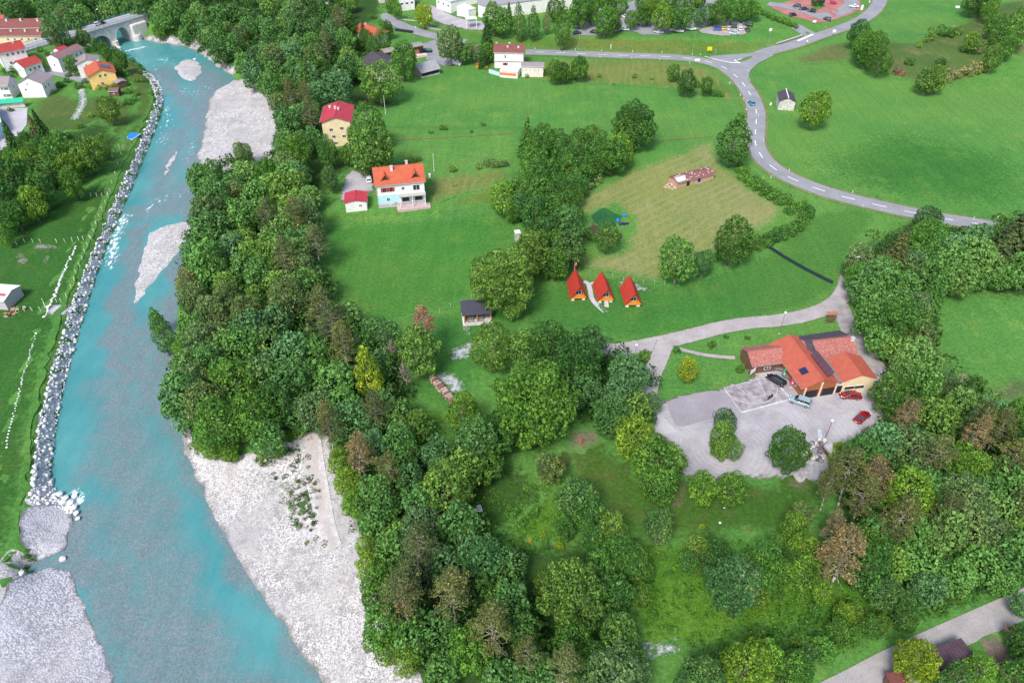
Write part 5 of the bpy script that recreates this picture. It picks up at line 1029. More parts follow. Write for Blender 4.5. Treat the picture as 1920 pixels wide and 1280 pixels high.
mb = MB(); mb.box(x0+(x1-x0)*.38, x1+1.2, -yy-2.6, -yy-.07, -1.6, .15); mb.build('terrace', plain('pink terrace', (0.52,0.38,0.38), .9), e)
for u in (.22, .81):   # triangular dormers
    xx = L*u; yb = -3.9; zb = 10.3-3.1*3.9/5.4+.2; z_t = zb+1.55; ye = -5.4*(10.3-z_t)/3.1+.2
    V = [(xx-1.25,yb,zb),(xx+1.25,yb,zb),(xx,yb-.15,z_t),(xx,ye,z_t+.02),(xx-1.4,yb-.3,zb-.12),(xx+1.4,yb-.3,zb-.12),(xx,yb-.4,z_t+.14)]
    dm = MB().add(V, [(4,6,3),(5,3,6)]).build('dormer', R_ORANGE, rf)
    m2 = dm.modifiers.new('thick', 'SOLIDIFY'); m2.thickness = .12
    MB().add([(xx-1.1,yb,zb),(xx+1.1,yb,zb),(xx,yb,z_t-.1),(xx-1.1,yb+.15,zb),(xx+1.1,yb+.15,zb),(xx,yb+.15,z_t-.1)], [(0,1,2),(5,4,3),(0,3,4,1),(1,4,5,2),(2,5,3,0)]).build('pane', m_glass, dm)
gable('small white garage with raspberry red sheet roof', (667.2,357), (666.2,377), 3.4, 2.7, 3.35, WHITE, R_CRIM, .3, .3, name='garage', cat='garage', wins=[('B',.70,1.7,.9,.7)])
gable('ochre three-storey house with crimson gable roof at the wood edge', (634,190), (627.5,221), 10.3, 8.6, 5.2, CREAM, R_CRIM, .6, .6, wins=[('B',.3,6.0,1.2,1.0),('B',.68,6.4,1.2,1.0),('B',.36,3.6,1.2,1.0),('B',.72,3.6,1.2,1.0),('B',.4,1.3,1.2,.9),('S',.3,6,1.1,1.1),('S',.7,6,1.1,1.1),('N',.4,6,1.1,1.1)], chims=[(.25,-2.6,-.2),(.45,-.5,.6),(.5,.6,.5)])
# --- farm buildings top centre
e, rf, D = gable('weathered hay barn with grey shingle roof, open towards the meadow', (778,121), (815,112), 4.6, 2.2, 3.6, WOODG, R_SHIN, .3, .8, name='barn', cat='barn', hwS=4.6)
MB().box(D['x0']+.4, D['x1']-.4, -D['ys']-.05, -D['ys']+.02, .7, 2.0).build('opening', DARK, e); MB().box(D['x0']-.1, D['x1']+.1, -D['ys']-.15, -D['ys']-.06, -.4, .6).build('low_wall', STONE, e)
gable('dark brown sheet-roofed barn half hidden by trees', (697,97), (735,119), 6.6, 4.4, 6.2, PINKW, R_DARK, .5, .5, name='barn', cat='barn', wins=[('B',.5,2,1,1),('S',.3,2,1,1)])
e, rf, D = gable('long low lean-to shed with grey boarded roof', (716,95), (790,80.5), 4.4, 4.0, 2.6, WOODB, WOODG, .2, .5, name='shed', cat='shed', doors=[('S',.75,5,2.6,plain('brick panel', (0.35,0.16,0.11), .9)),('S',.94,2.2,2.8,DARK)])
gable('white bungalow with orange hipped roof among the trees', (676,43), (706,53), 6.2, 4.2, 5.0, WHITE, R_ORANGE, .5, .5, hip=2.0, wins=[('S',.2,2.3,.9,1.3),('S',.45,2.3,.9,1.3),('S',.7,2.3,.9,1.3),('B',.5,2.5,1.2,1.2)], chims=[(.3,.3,.4)])
e, rf, D = gable('brown-roofed white farmhouse with a ledge between its two storeys', (926,83.2), (984,84.4), 8.2, 6.2, 4.4, WHITE, R_BROWN, .4, .4, wins=[('S',.38,4.6,.7,1.5,None),('S',.38,1.6,.9,1.0,RS),('A',.5,4.4,1,1.2),('B',.3,4.4,1,1.2),('B',.7,4.4,1,1.2)], chims=[(.08,.8,.3),(.45,-1.4,-.2),(.5,.5,.5),(.8,-1.6,-.2)])
MB().box(D['x0']-.05, D['x1']+.05, -D['ys']-.45, -D['ys']-.01, 2.9, 3.1).build('ledge', PINKW, e)
e, rf, D = gable('cream annex with grey corrugated roof beside the farmhouse', (977,117.5), (1020.5,118.3), 5.0, 4.3, 2.6, PINKW, R_GREY, .3, .3, name='annex', cat='outbuilding', wins=[('S',.2,2.9,.5,.6),('S',.4,2.9,.5,.6),('S',.6,2.9,.5,.6),('S',.8,2.9,.5,.6)])
e, rf, D = gable('low white lean-to with flat pale roof and orange panels', (940,127), (974,130), 2.8, 2.5, 2.2, WHITE, R_WHITE, .1, .1, name='lean_to', cat='outbuilding', hwS=3.0)
MB().box(D['x0'], D['x1']-.5, -D['ys']-.06, -D['ys']-.005, .9, 2.0).build('panel', plain('orange panel', (0.75,0.22,0.08), .8), e)
e, L = place('light blue garden wall below the farmhouse', 'garden_wall', 'wall', (917,137), (937,143), 0); MB().box(0, L, -.12, .12, -.3, 1.5).build('wall', LBLUE, e); MB().box(-.05, L+.05, -.18, .18, 1.502, 1.58).build('coping', CONC, e)
e, L = place('small orange-roofed hutch beside the yellow shrub', 'hutch', 'hutch', (893,127), (898,127), 0); MB().box(0, L, -.6, .6, 0, 1.5).build('wall', WOODO, e); MB().box(-.15, L+.15, -.8, .8, 1.502, 1.65).build('roof', R_ORANGE, e)
# white wrapped hay bales
bale = empty('hay_bale', (0,0,0)); mb = MB(); mb.cyl((-.6,0,.62), (.6,0,.62), .62, n=16); mb.cyl((.6,0,.62),(.66,0,.62),.52,.3,16); mb.build('wrapped_bale', plain('white film', (0.85,0.86,0.88), .35, .03), bale, smooth=False, bevel=.08)
KIDS['hay_bale'] = list(bale.children)
for i, (px, py, dz, w_) in enumerate([(847,119,0,'leftmost'),(852,121,0,'second'),(857,122,0,'third'),(862,123,0,'rightmost'),(850,116.5,0,'rear left'),(858,119,0,'rear right')]):
    o = bale if i == 0 else copy_tree(bale); v = P(px, py); o.location = v; o.rotation_euler = (0, 0, .4+i*.2); tag(o, f'white wrapped bale, {w_} of the group at the meadow edge', 'hay bale', 'white wrapped hay bales')
# --- white factory, top centre
def flatb(label, corners, h, wall=WHITE, roof=R_WHITE, name='factory_building', cat='building', winrow=0, par=.3):
    """prism from ground pixels (front corners then back)"""
    zs_ = [hgt(*G(*c, 2.2)) for c in corners]; zg = min(zs_)
    W_ = [Vector((*G(*c, zg), 0)) for c in corners]; o0 = W_[0]; e = empty(name, (o0.x, o0.y, zg), 0, label=label, cat=cat)
    Q = [w_-o0 for w_ in W_]; n = len(Q)
    MB().add([(q.x,q.y,-1) for q in Q]+[(q.x,q.y,h) for q in Q], [tuple(range(n))[::-1], tuple(range(n, 2*n))]+[(i,(i+1)%n,n+(i+1)%n,n+i) for i in range(n)]).build('wall', wall, e)
    c_ = sum(Q, Vector())/n; Q2 = [c_+(q-c_)*1.02 for q in Q]
    MB().add([(q.x,q.y,h+.003) for q in Q2]+[(q.x,q.y,h+par) for q in Q2], [tuple(range(n))[::-1], tuple(range(n, 2*n))]+[(i,(i+1)%n,n+(i+1)%n,n+i) for i in range(n)]).build('roof', roof, e)
    if winrow:
        a, b_ = Q[0], Q[1]; d = (b_-a); ang = math.atan2(-d.x, d.y)+math.pi; nrm = Vector((d.y, -d.x, 0)).normalized(); ang = math.atan2(nrm.y, nrm.x)
        for i in range(winrow):
            q = a.lerp(b_, (i+.5)/winrow); window(e, (q.x, q.y, h*.62), ang, 1.5, 1.0)
    return e
flatb('white factory hall with green edged roof at the top centre', [(819,17),(846,28),(905,14),(880,-25),(828,-25)], 6.0, winrow=3)
flatb('small white loading hall in front of the factory', [(857,30),(879,38.5),(893,34),(872,24)], 4.2)
e, L = place('white canopy on posts over the factory door', 'canopy', 'canopy', (872,33), (893,32), 4.6); MB().box(0, L, -3.0, 0.5, 4.5, 4.7).build('canopy_roof', WPAINT, e)
for x in (.3, L-.3): MB().box(x-.12, x+.12, -2.9, -2.6, 0, 4.49).build('post', WPAINT, e)
flatb('long white factory wing with grey flat roof behind the tall trees', [(897,32),(914,38),(1090,14),(1090,-14),(897,8)], 6.0, roof=roof_mat('grey felt', (0.30,0.29,0.31), (0.36,0.35,0.37), .4), winrow=0)
flatb('white house with pale roof left of the factory', [(750,22),(778,18),(778,5),(750,8)], 5.5, winrow=3, name='house', cat='house')
flatb('pale low building at the top edge by the grey road', [(712,8),(733,4),(728,-8),(705,-4)], 4.5, PINKW, name='house', cat='house', winrow=2)
# mesh fence round the factory yard
def fence(label, pts, step, h, mat, name='fence', cat='fence', rails=(0.95,), r=.06, mesh=None, wire=0):
    w_ = [P(*p) for p in pts]; o0 = w_[0]; e = empty(name, o0, 0, label=label, cat=cat); k = 0
    for a, b_ in zip(w_[:-1], w_[1:]):
        n = max(1, round((b_-a).length/step))
        for i in range(n + (b_ == w_[-1])):
            q = a.lerp(b_, i/n); q.z = hgt(q.x, q.y); q = q-o0; MB().cyl(q-Vector((0,0,.3)), q+Vector((0,0,h)), r, n=6).build('post', mat, e)
    mb = MB()
    for a, b_ in zip(w_[:-1], w_[1:]):
        n = max(1, round((b_-a).length/step)); pr = None
        for i in range(n+1):
            q = a.lerp(b_, i/n); q.z = hgt(q.x, q.y); q = q-o0
            if pr is not None:
                for z in rails: mb.cyl(pr+Vector((0,0,h*z)), q+Vector((0,0,h*z)), .006 if wire else .025, n=4, cap=False)
                if mesh:
                    d = (q-pr).normalized(); s_ = Vector((-d.y, d.x, 0))*.03
                    mb.add([pr-s_+Vector((0,0,.05)), q-s_+Vector((0,0,.05)), q-s_+Vector((0,0,h*.96)), pr-s_+Vector((0,0,h*.96)), pr+s_+Vector((0,0,.05)), q+s_+Vector((0,0,.05)), q+s_+Vector((0,0,h*.96)), pr+s_+Vector((0,0,h*.96))], [(0,1,2,3),(7,6,5,4),(3,2,6,7)])
            pr = q
    mb.build('mesh_panel' if mesh else 'rail', mesh or (METAL if wire else mat), e); return e
fence('thin metal fence on a pale kerb along the factory yard', [(744,35),(790,40),(820,47),(848,56),(880,60),(905,58)], 3.2, 1.6, METAL)
e = fence('white retaining kerb wall under the factory fence', [(744,36.5),(790,41.5),(820,48.5)], 6, .5, CONC, 'low_wall', 'wall', mesh=CONC)
fence('black plastic windbreak mesh fence crossing the lawn', [(1438,464),(1470,485),(1510,508),(1560,533)], 3.5, 1.1, plain('black post', (0.02,0.025,0.03), .7), 'mesh_fence', 'fence', mesh=plain('black mesh', (0.015,0.035,0.045), .8))
fence('wire fence on thin pale posts behind the three cabins', [(1086,509),(1106,515),(1128,516),(1148,521),(1169,526),(1206,532),(1227,533),(1246,533)], 3.4, 1.3, plain('pale post', (0.5,0.47,0.4), .9), rails=(.4,.9), wire=1)
fence('wire fence at the lower meadow corner behind the black-roofed shelter', [(824,586),(845,576),(866,568),(884,561)], 3.2, 1.3, plain('pale post', (0.5,0.47,0.4), .9), rails=(.4,.9), wire=1)
# --- stone meadow barn
e, rf, D = gable('small pale stone barn alone in the big meadow, dark roof with white edging', (1473.7,168), (1478.7,185), 4.6, 3.2, 3.1, STONE, R_DARK, .3, .3, name='barn', cat='barn', wins=[('B',.6,2.0,.3,.4)])
MB().box(D['L']-.12, D['L']+.06, -.12, .12, 4.6, 4.8).build('roof_edging', WPAINT, rf); MB().cyl((-.1,0,4.82), (D['L']+.1,0,4.82), .18, n=6).build('ridge_sheet', WPAINT, rf)
# --- A-frame cabins
cab = empty('cabin', (0,0,0)); Lc, hc, wc = 6.6, 5.0, 2.15    # x towards the back, ridge along x
zl, zr_ = 1.0, 5.0
V = []
for x, ov in ((-.5, 0), (Lc, 0)): V += [(x,-wc,zl),(x,0,zr_),(x,wc,zl),(x,wc-.14,zl-.05),(x,0,zr_-.25),(x,-wc+.14,zl-.05)]
V = [(x-(0.9 if (abs(y) < .01 and x < 0) else 0), y, z) for x, y, z in V]
rfc = MB().add(V, [(0,6,7,1),(1,7,8,2),(2,8,9,3),(3,9,10,4),(4,10,11,5),(5,11,6,0),(5,4,1,0),(4,3,2,1),(6,7,10,11),(7,8,9,10)]).build('roof', R_RED2, cab)
MB().add([(0,-wc+.25,zl),(0,wc-.25,zl),(0,0,zr_-.45),(Lc-.3,-wc+.25,zl),(Lc-.3,wc-.25,zl),(Lc-.3,0,zr_-.45)], [(0,1,2)[::-1],(3,4,5),(0,3,4,1),(1,4,5,2),(2,5,3,0)]).build('gable_wall', WOODO, cab)
MB().box(-.35, Lc-.2, -wc+.15, wc-.15, .75, .98).build('floor', WOODO, cab)
wdw = window(cab, (-.01, 0, 2.35), math.pi, 1.5, 1.2)
MB().box(-.12, -.06, -1.0, -.78, 1.75, 2.95).build('shutter', WOODB, wdw); MB().box(-.12, -.06, .78, 1.0, 1.75, 2.95).build('shutter', WOODB, wdw)
for y in (-1.35, 1.35):
    for x in (.2, Lc-.9): mb = MB(); mb.box(x-.45, x+.45, y-.4, y+.4, -.5, .74); mb.build('stone_pier', plain('whitewashed stone', (0.72,0.68,0.62), .9, .12, 2), cab, bevel=.05)
MB().box(.9, Lc-1.4, -1.2, 1.2, -.4, .7).build('underfloor_shade', DARK, cab)  # near-black block stands in for the shade beneath the raised floor
KIDS['cabin'] = list(cab.children); KIDS['window'] = []
def kids_all(o):
    KIDS[o.name] = list(bpy.data.objects[o.name].children)
    for c in KIDS[o.name]: kids_all(c)
kids_all(cab)
for i, (fx, fy, bx, by, lb) in enumerate([(1087,536,1080.5,509,'leftmost red A-frame cabin beside the flag'),(1139,540,1130,512,'middle red A-frame cabin with grey stone steps in front'),(1191,548,1182,519.5,'rightmost red A-frame cabin on white stone piers')]):
    A = P(fx, fy, zr_); B = P(bx, by, zr_); d = (B-A).xy.normalized(); z = hgt(A.x, A.y)
    o = cab if i == 0 else copy_tree(cab); o.location = (A.x+d.x*.9, A.y+d.y*.9, z); o.rotation_euler = (0, 0, math.atan2(d.y, d.x)); tag(o, lb, 'cabin', 'A-frame cabins')
# flag behind the first cabin
v = P(1076,520); e = empty('flag', v, 0, label='red flag with white emblem on a short pole behind the first cabin', cat='flag'); MB().cyl((0,0,0), (0,0,5.2), .04, n=6).build('flagpole', WPAINT, e)
mb = MB(); F_ = [(0,0,5.1),(.35,-.1,5.0),(.7,.05,4.6),(.75,0,3.9),(.35,-.1,3.6),(0,0,4.0)]; mb.add([(x-.05,y-.02,z) for x,y,z in F_]+[(x-.05,y+.02,z) for x,y,z in F_], [tuple(range(6)), tuple(range(11,5,-1))]+[(i,(i+1)%6,6+(i+1)%6,6+i)[::-1] for i in range(6)])
fl = mb.build('cloth', plain('red cloth', (0.62,0.02,0.05), .8), e); MB().box(.22,.42,-.16,-.10,4.15,4.7).build('emblem', WPAINT, fl)
# steps in front of middle cabin
v = P(1137,572); e = empty('stone_steps', v, 0, label='grey stone steps leading to the middle cabin', cat='steps')
for i in range(5): MB().box(-.55,.55,-.9+i*.42,-.5+i*.42,-.2,.12+.12*i).build('step', CONC, e, bevel=.03)
# --- shelter with black roof
e, L = place('open timber picnic shelter with charcoal roof and white end wall', 'shelter', 'shelter', (866,577), (917,573), 3.2)
L = max(L, 6.8); V = [(-.2,-2.3,2.5),(L+.2,-2.3,2.5),(L+.2,2.3,3.5),(-.2,2.3,3.5)]; V += [(x,y,z+.16) for x,y,z in V]
MB().add(V, [(3,2,1,0),(4,5,6,7),(0,1,5,4),(1,2,6,5),(2,3,7,6),(3,0,4,7)]).build('roof', R_BLACK, e)
MB().box(0,.3,-2.0,2.1,0,2.45).build('end_wall', WHITE, e); MB().box(.3,L,1.9,2.1,0,2.6).build('back_wall', REDP, e); MB().box(.31,L,-2.05,-1.85,2.2,2.45).build('beam', WOODO, e)
for x in (.45, L*.5, L-.1): MB().box(x-.08,x+.08,-2.04,-1.88,.1,2.19).build('post', WOODO, e)
MB().box(-.1,L+.2,-3.2,2.2,-.3,.08).build('floor_slab', CONC, e)
for i, x in enumerate((1.8, 4.2)):
    t_ = empty('picnic_table', (e.location.x, e.location.y, e.location.z+.08), e.rotation_euler.z, label=('grey picnic table in the left half of the shelter', 'grey picnic table in the right half of the shelter')[i], cat='table', group='picnic tables in the shelter')
    MB().box(x-.8,x+.8,-1.4,-.6,.70,.76).build('tabletop', WOODG, t_); MB().box(x-.8,x+.8,-2.0,-1.7,.40,.45).build('bench', WOODG, t_)
    MB().box(x-.8,x+.8,-.3,0.0,.40,.45).build('bench', WOODG, t_)
    for q in (x-.6, x+.6): MB().box(q-.05,q+.05,-2.0,0,.0,.39).build('leg', WOODG, t_)
# --- firewood stack: logs laid crosswise, each end showing
A = P(810,712); B = P(850,757); d = (B-A).xy; L = d.length; e = empty('firewood_stack', A, math.atan2(d.y, d.x), label='long stack of split firewood logs on the lawn edge', cat='firewood'); random.seed(3)
MB().box(0, L, -.35, .35, -.3, 1.15).build('stack_core', WOODB, e)
mb = MB(); mb2 = MB(); n_ = int(L/.26)
for i in range(n_):
    for j in range(6):
        x = i*.26+.1+random.uniform(-.04,.04); z = .12+j*.24+random.uniform(-.04,.04); l = random.uniform(.55,.75); r = random.uniform(.09,.135)
        tgt = mb2 if (random.random() < .35) else mb
        tgt.cyl((x,-l,z), (x+random.uniform(-.05,.05),l,z+(random.uniform(-.05,.05))), r, n=6)
mb.build('logs', plain('red brown logs', (0.26,0.13,0.10), .9, .2, 3), e); mb2.build('pale_logs', plain('pale cut logs', (0.62,0.52,0.50), .9, .1, 3), e)
v = P(853,748); e = empty('tarpaulin', v, .4, label='crumpled blue tarpaulin at the end of the firewood stack', cat='tarp')
def blob(nm, m_, par, sx, sy, sz, seed, sub=2, rag=.3):
    bm = bmesh.new(); bmesh.ops.create_icosphere(bm, subdivisions=sub, radius=1)
    for q in bm.verts:
        k = 1+rag*mnoise.noise(q.co*1.7+Vector((seed, 0, seed*.3))); q.co = Vector((q.co.x*sx*k, q.co.y*sy*k, q.co.z*sz*k))
    me = bpy.data.meshes.new(nm); bm.to_mesh(me); bm.free(); return link_mesh(nm, me, m_, par)
o = blob('sheet', plain('blue tarp', (0.06,0.25,0.42), .5), e, 1.1, .7, .5, 2)
# --- restaurant complex (one building with several roofs)
rest = empty('restaurant', P(1513,736), 0, label='sprawling restaurant with several orange and russet tiled roofs by the car park', cat='restaurant')
def sub(e_, nm):
    """hang a wing under the restaurant, keeping its place"""
    M0 = Matrix.Translation(e_.location) @ Matrix.Rotation(e_.rotation_euler.z, 4, 'Z')
    Mi = Matrix.Translation(rest.location).inverted() @ M0
    for c in list(bpy.data.objects[e_.name].children):
        c.parent = rest; c.matrix_parent_inverse = Mi
    bpy.data.objects.remove(e_)
R_OR2 = roof_mat('coral sheet tiles', (0.40,0.085,0.050), (0.48,0.115,0.070), 0.75)
e, rf, D = gable('x', (1401,660), (1466,652), 4.2, 2.6, 3.3, WOODB, R_OLD, .3, .5, wins=[('S',.5,1.3,1.5,.8)]); sub(e, 'wing')
e, rf, D = gable('x', (1480.5,628), (1546,713), 4.9, 3.0, 4.6, plain('dark orange boards', (0.36,0.12,0.04), .7, .15), R_OR2, .2, .7, wins=[('S',.75,1.4,1.6,.9)])
panels(rf, D['L'], 4.6, 4.9, 3.0, 'S', .66, .78, .35, .65, 1, 'skylight')
for i in range(5):
    a = D['L']*(.47+.095*i); mb = MB(); x1_ = a+D['L']*.09; mb.add([(a,1.3,5.0),(x1_,1.3,5.0),(x1_,2.5,6.0),(a,2.5,6.0),(a,1.35,4.9),(x1_,1.35,4.9),(x1_,2.55,5.9),(a,2.55,5.9)], [(0,1,2,3),(7,6,5,4),(0,4,5,1),(1,5,6,2),(2,6,7,3),(3,7,4,0)])
    mb.cyl((a+.2,2.4,4.3),(a+.2,2.4,5.9),.04,n=5); mb.build('solar_panel', plain('brownish panel', (0.10,0.05,0.07), .2, .1), rf)
for yv in (-3.6, 0, 3.6): MB().box(D['L']-.5, D['L']-.15, yv-.18, yv+.18, -.8, 3.3+(.9 if yv == 0 else 0)).build('pillar', PINKW, bpy.data.objects[e.name])
MB().box(D['L']-.62, D['L']-.16, -3.3, -.5, .1, 2.2).build('doorway', DARK, e); MB().box(D['L']-.62, D['L']-.16, .5, 3.3, .1, 2.2).build('doorway', DARK, e)
sub(e, 'hall')
e, rf, D = gable('x', (1524,640), (1599,632.5), 5.4, 3.3, 4.0, WHITE, R_OLD, .3, .5, chims=[(.96,-.6,.4)]); sub(e, 'rear')
e, rf, D = gable('x', (1508,639.5), (1590,627.5), 4.9, 3.7, 3.0, GREYW, R_DARK, .2, .4); sub(e, 'lean')
e, rf, D = gable('x', (1585,661), (1617,704.5), 4.8, 3.3, 4.0, CREAM, R_OR2, .2, .5, wins=[('B',.4,1.4,4.6,1.0)]); sub(e, 'annex')
e, rf, D = gable('x', (1546.5,671.5), (1576,716), 3.3, 3.05, 2.0, PINKW, roof_mat('brown grey felt', (0.22,0.18,0.155), (0.27,0.22,0.19), .5), .1, .2, doors=[('B',.6,2.0,2.1,DARK)]); sub(e, 'flat')
mb = MB(); o0 = rest.location
def prism_px(pts, z0, z1, nm, m_, par=rest):
    W_ = [Vector((*G(*c, 0.3), 0))-Vector((o0.x, o0.y, 0)) for c in pts]; n = len(W_)
    A_ = sum(W_[i].x*W_[(i+1)%n].y-W_[(i+1)%n].x*W_[i].y for i in range(n))
    if A_ < 0: W_ = W_[::-1]
    return MB().add([(q.x,q.y,z0-o0.z) for q in W_]+[(q.x,q.y,z1-o0.z) for q in W_], [tuple(range(n))[::-1], tuple(range(n,2*n))]+[(i,(i+1)%n,n+(i+1)%n,n+i) for i in range(n)]).build(nm, m_, par)
hz = o0.z
prism_px([(1412,697),(1470,684),(1490,700),(1500,728),(1478,728),(1465,705),(1425,708)], hz-.3, hz+.10, 'paved_terrace', plain('worn flagstones', (0.40,0.36,0.31), .9, .15, 1.0))
prism_px([(1509,742),(1556,737),(1556,724),(1505,728)], hz-.3, hz+.14, 'porch_floor', CONC)
prism_px([(1434,690),(1468,683),(1468,678),(1434,685)], hz, hz+1.2, 'hedge_box', WOODO)
# --- village top left
WS = lambda *u: [('S', a, z, .9, 1.1) for z in u[1:] for a in u[0]]
gable('long white house under a mauve tiled roof, rows of small windows', (94,103.5), (144,82.5), 7.0, 5.6, 3.4, WHITE, R_MAUVE, .3, .4, wins=WS((.15,.32,.5,.68,.86), 4.3, 1.7)+[('A',.5,3,.8,1)], chims=[(.1,.5,.2)])
gable('white house with dark red roof in front of the grey-roofed one', (29,116), (66,104.5), 6.5, 4.7, 4.0, WHITE, R_RED, .4, .5, wins=WS((.3,.55,.8), 3.2, 1.0)+[('A',.5,3,.8,1)])
gable('white house with red roof, balcony and outside stairs at left edge', (-14,86.5), (39,76), 8.0, 6.0, 4.6, WHITE, R_RED, .4, .5, wins=WS((.3,.5,.7,.88), 4.8, 1.8), chims=[(.7,-.6,.3)])
e, rf, D = gable('white gabled house with grey tiled roof and tall plain gable', (71,130.5), (49.5,147), 7.6, 5.2, 5.0, WHITE, R_GREY, .4, .5, wins=[('B',.25,3.2,.8,.8),('B',.4,5.2,.7,.7),('N',.5,3.4,.9,1.1),('N',.8,3.4,.9,1.1)]); panels(rf, D['L'], 5.0, 7.6, 5.2, 'S', .5, .8, .2, .55, 2)
gable('white house with mauve-grey roof directly behind the yellow house', (160,101), (162,112), 7.0, 5.4, 4.6, WHITE, R_GREY, .4, .5, wins=[('B',.4,4.8,.7,.7),('B',.3,1.8,.8,.9)])
e, rf, D = gable('yellow house with orange-red roof carrying blue solar panels', (180,114), (187.5,131.5), 7.2, 5.2, 5.3, YEL, R_ORANGE, .5, .5, wins=[('B',.42,4.9,1.0,1.2),('B',.62,4.9,1.0,1.2),('B',.42,1.9,1.1,1.2)], chims=[(.1,.5,.3)]); panels(rf, D['L'], 5.3, 7.2, 5.2, 'N', .38, .72, .15, .75, 4)
gable('white house with blue-grey roof and balcony cut by the left edge', (-22,145), (19,143.5), 7.4, 5.4, 4.2, WHITE, R_GREY, .4, .5, wins=WS((.65,.8,.92), 4.2, 1.6)+[('B',.5,3.5,.8,.9)])
gable('small crimson roof peeking out behind the long mauve-roofed house', (103,91), (121,85.5), 4.6, 3.4, 3.0, WHITE, R_CRIM, .3, .3)
e, rf, D = gable('long cream row house with two-tier dark red roof and white chimneys, left edge', (-60,38.5), (87,35), 8.5, 6.0, 5.0, CREAM, R_BROWN, .3, .4, name='row_house', wins=WS((.45,.5,.57,.64,.71,.78,.85,.92,.97), 5.0), chims=[(.5,-1,.4),(.68,-1,.4),(.9,-1.4,.3),(.97,-.5,.4)])
gable('lower dark-roofed row house just in front of the long cream row', (-50,57), (82,56), 5.6, 4.0, 3.6, CREAM, R_BROWN, .3, .4, name='row_house', wins=WS((.5,.6,.7,.8,.9), 2.6), chims=[(.55,-1,.3),(.75,-1,.3),(.93,-1,.3)])
gable('orange roof of a house at the far left top edge', (-25,31), (8,29), 7.5, 6, 4, WHITE, R_ORANGE, .3, .4)
gable('small brown garden hut with red porch roof above the riverbank', (203,166), (223,165), 2.7, 2.1, 1.9, WOODB, plain('brown felt', (0.16,0.10,0.09), .8), .2, .3, name='hut', cat='hut', wins=[('S',.5,1.2,.6,.5)])
gable('grey-roofed shed on the river side of the yellow house', (206,127), (222,128), 3.4, 2.7, 2.4, WOODB, R_GREY, .2, .3, name='shed', cat='shed')
gable('low dark shed with pale pink roof sheets beside the yellow house', (214,145), (228,153), 2.6, 2.2, 2.0, WOODB, R_GREY, .2, .3, name='shed', cat='shed')
gable('tiny dark hut with pale sheet on its roof among left bank trees', (78,341), (101,339), 2.5, 2.1, 1.6, WOODB, plain('pale roof sheet', (0.45,0.47,0.5), .6), .2, .3, name='hut', cat='hut')
e, L = place('grey wall topped with bright green corrugated sheet, left edge', 'garden_wall', 'wall', (-14,205), (48,200), 0); MB().box(0,L,-.2,.2,-.5,2.0).build('wall', PINKW, e); MB().add([(-.2,-1.0,2.0),(L+.2,-1.0,2.0),(L+.2,1.1,3.0),(-.2,1.1,3.0),(-.2,-1.0,2.12),(L+.2,-1.0,2.12),(L+.2,1.1,3.12),(-.2,1.1,3.12)], [(3,2,1,0),(4,5,6,7),(0,1,5,4),(1,2,6,5),(2,3,7,6),(3,0,4,7)]).build('green_sheet', roof_mat('green sheet', (0.02,0.42,0.22), (0.03,0.50,0.28), .9), e)
flatb('light blue building cut off by the left edge', [(-30,285),(12,250),(0,215),(-30,210)], 4.0, LBLUE, R_WHITE, name='building', winrow=0)
gable('shed with striped white, black and pink roof sheets at left edge', (-30,541), (22,545), 3.6, 2.8, 3.2, GREYW, WPAINT, .2, .3, name='shed', cat='shed', hwS=3.6, wins=[('S',.6,1.5,.6,.6)])
sh_ = bpy.data.objects[[o.name for o in bpy.data.objects if o.get('label', '').startswith('shed with striped')][0]]
for (a, b_, m_) in ((.25,.62,plain('black sheet', (0.03,0.03,0.05), .6)),(.62,.92,plain('pink sheet', (0.4,0.08,0.14), .6))):
    LL = sh_['L']; MB().add([(LL*a,-1.2,3.62-.27+.12),(LL*b_,-1.2,3.47),(LL*b_,-2.0,3.29),(LL*a,-2.0,3.29),(LL*a,-1.2,3.53),(LL*b_,-1.2,3.53),(LL*b_,-2.0,3.36),(LL*a,-2.0,3.36)], [(0,1,2,3),(7,6,5,4),(3,2,6,7),(0,4,5,1)]).build('roof_sheet', m_, sh_)
v = P(30,585); e = empty('junk_pile', v, .3, label='heap of planks, buckets and scrap beside the striped shed', cat='junk pile'); random.seed(4)
for i in range(26): 
    a = random.uniform(-2.2,2.2); c_ = random.uniform(-1.6,1.6); M_ = Matrix.Translation((a, c_, random.uniform(.05,.5))) @ Matrix.Rotation(random.uniform(0,3), 4, 'Z') @ Matrix.Rotation(random.uniform(-.3,.3), 4, 'X')
    MB().box(-.5,.5,-.12,.12,-.04,.10,M=M_).build('plank' if i % 2 else 'crate', [WOODB, plain('scrap red', (.45,.12,.1), .8), plain('scrap yellow', (.6,.45,.1), .8), CONC, WOODG][i % 5], e)
# --- collapsed brick shed
e, rf, D = gable('collapsed long brick shed with rusty patched roof, in the hay field', (1262,335), (1333,316.5), 2.6, 2.0, 2.4, plain('broken brick', (0.55,0.33,0.24), .9, .2), roof_mat('rusty sheets', (0.20,0.06,0.055), (0.28,0.10,0.09), .6, 'X', .3, (.5,.45,.42)), .2, .3, name='ruined_shed', cat='ruin', doors=[('S',.3,1.2,1.6,DARK),('S',.6,1,1.6,DARK)])
random.seed(8); mb = MB(); mb2 = MB()
for i in range(34):
    u = random.uniform(.05,.97)*D['L']; y = random.uniform(-2.2,1.8); z = 2.6-.25*abs(y)+.24; M_ = Matrix.Translation((u, y, z)) @ Matrix.Rotation(random.uniform(0,3), 4, 'Z') @ Matrix.Rotation(.2*(1 if y < 0 else -1), 4, 'X')
    mb.box(-.32,.32,-.12,.12,0,.08,M=M_)
mb.build('loose_bricks', plain('pale rubble', (.62,.56,.54), .9), e)
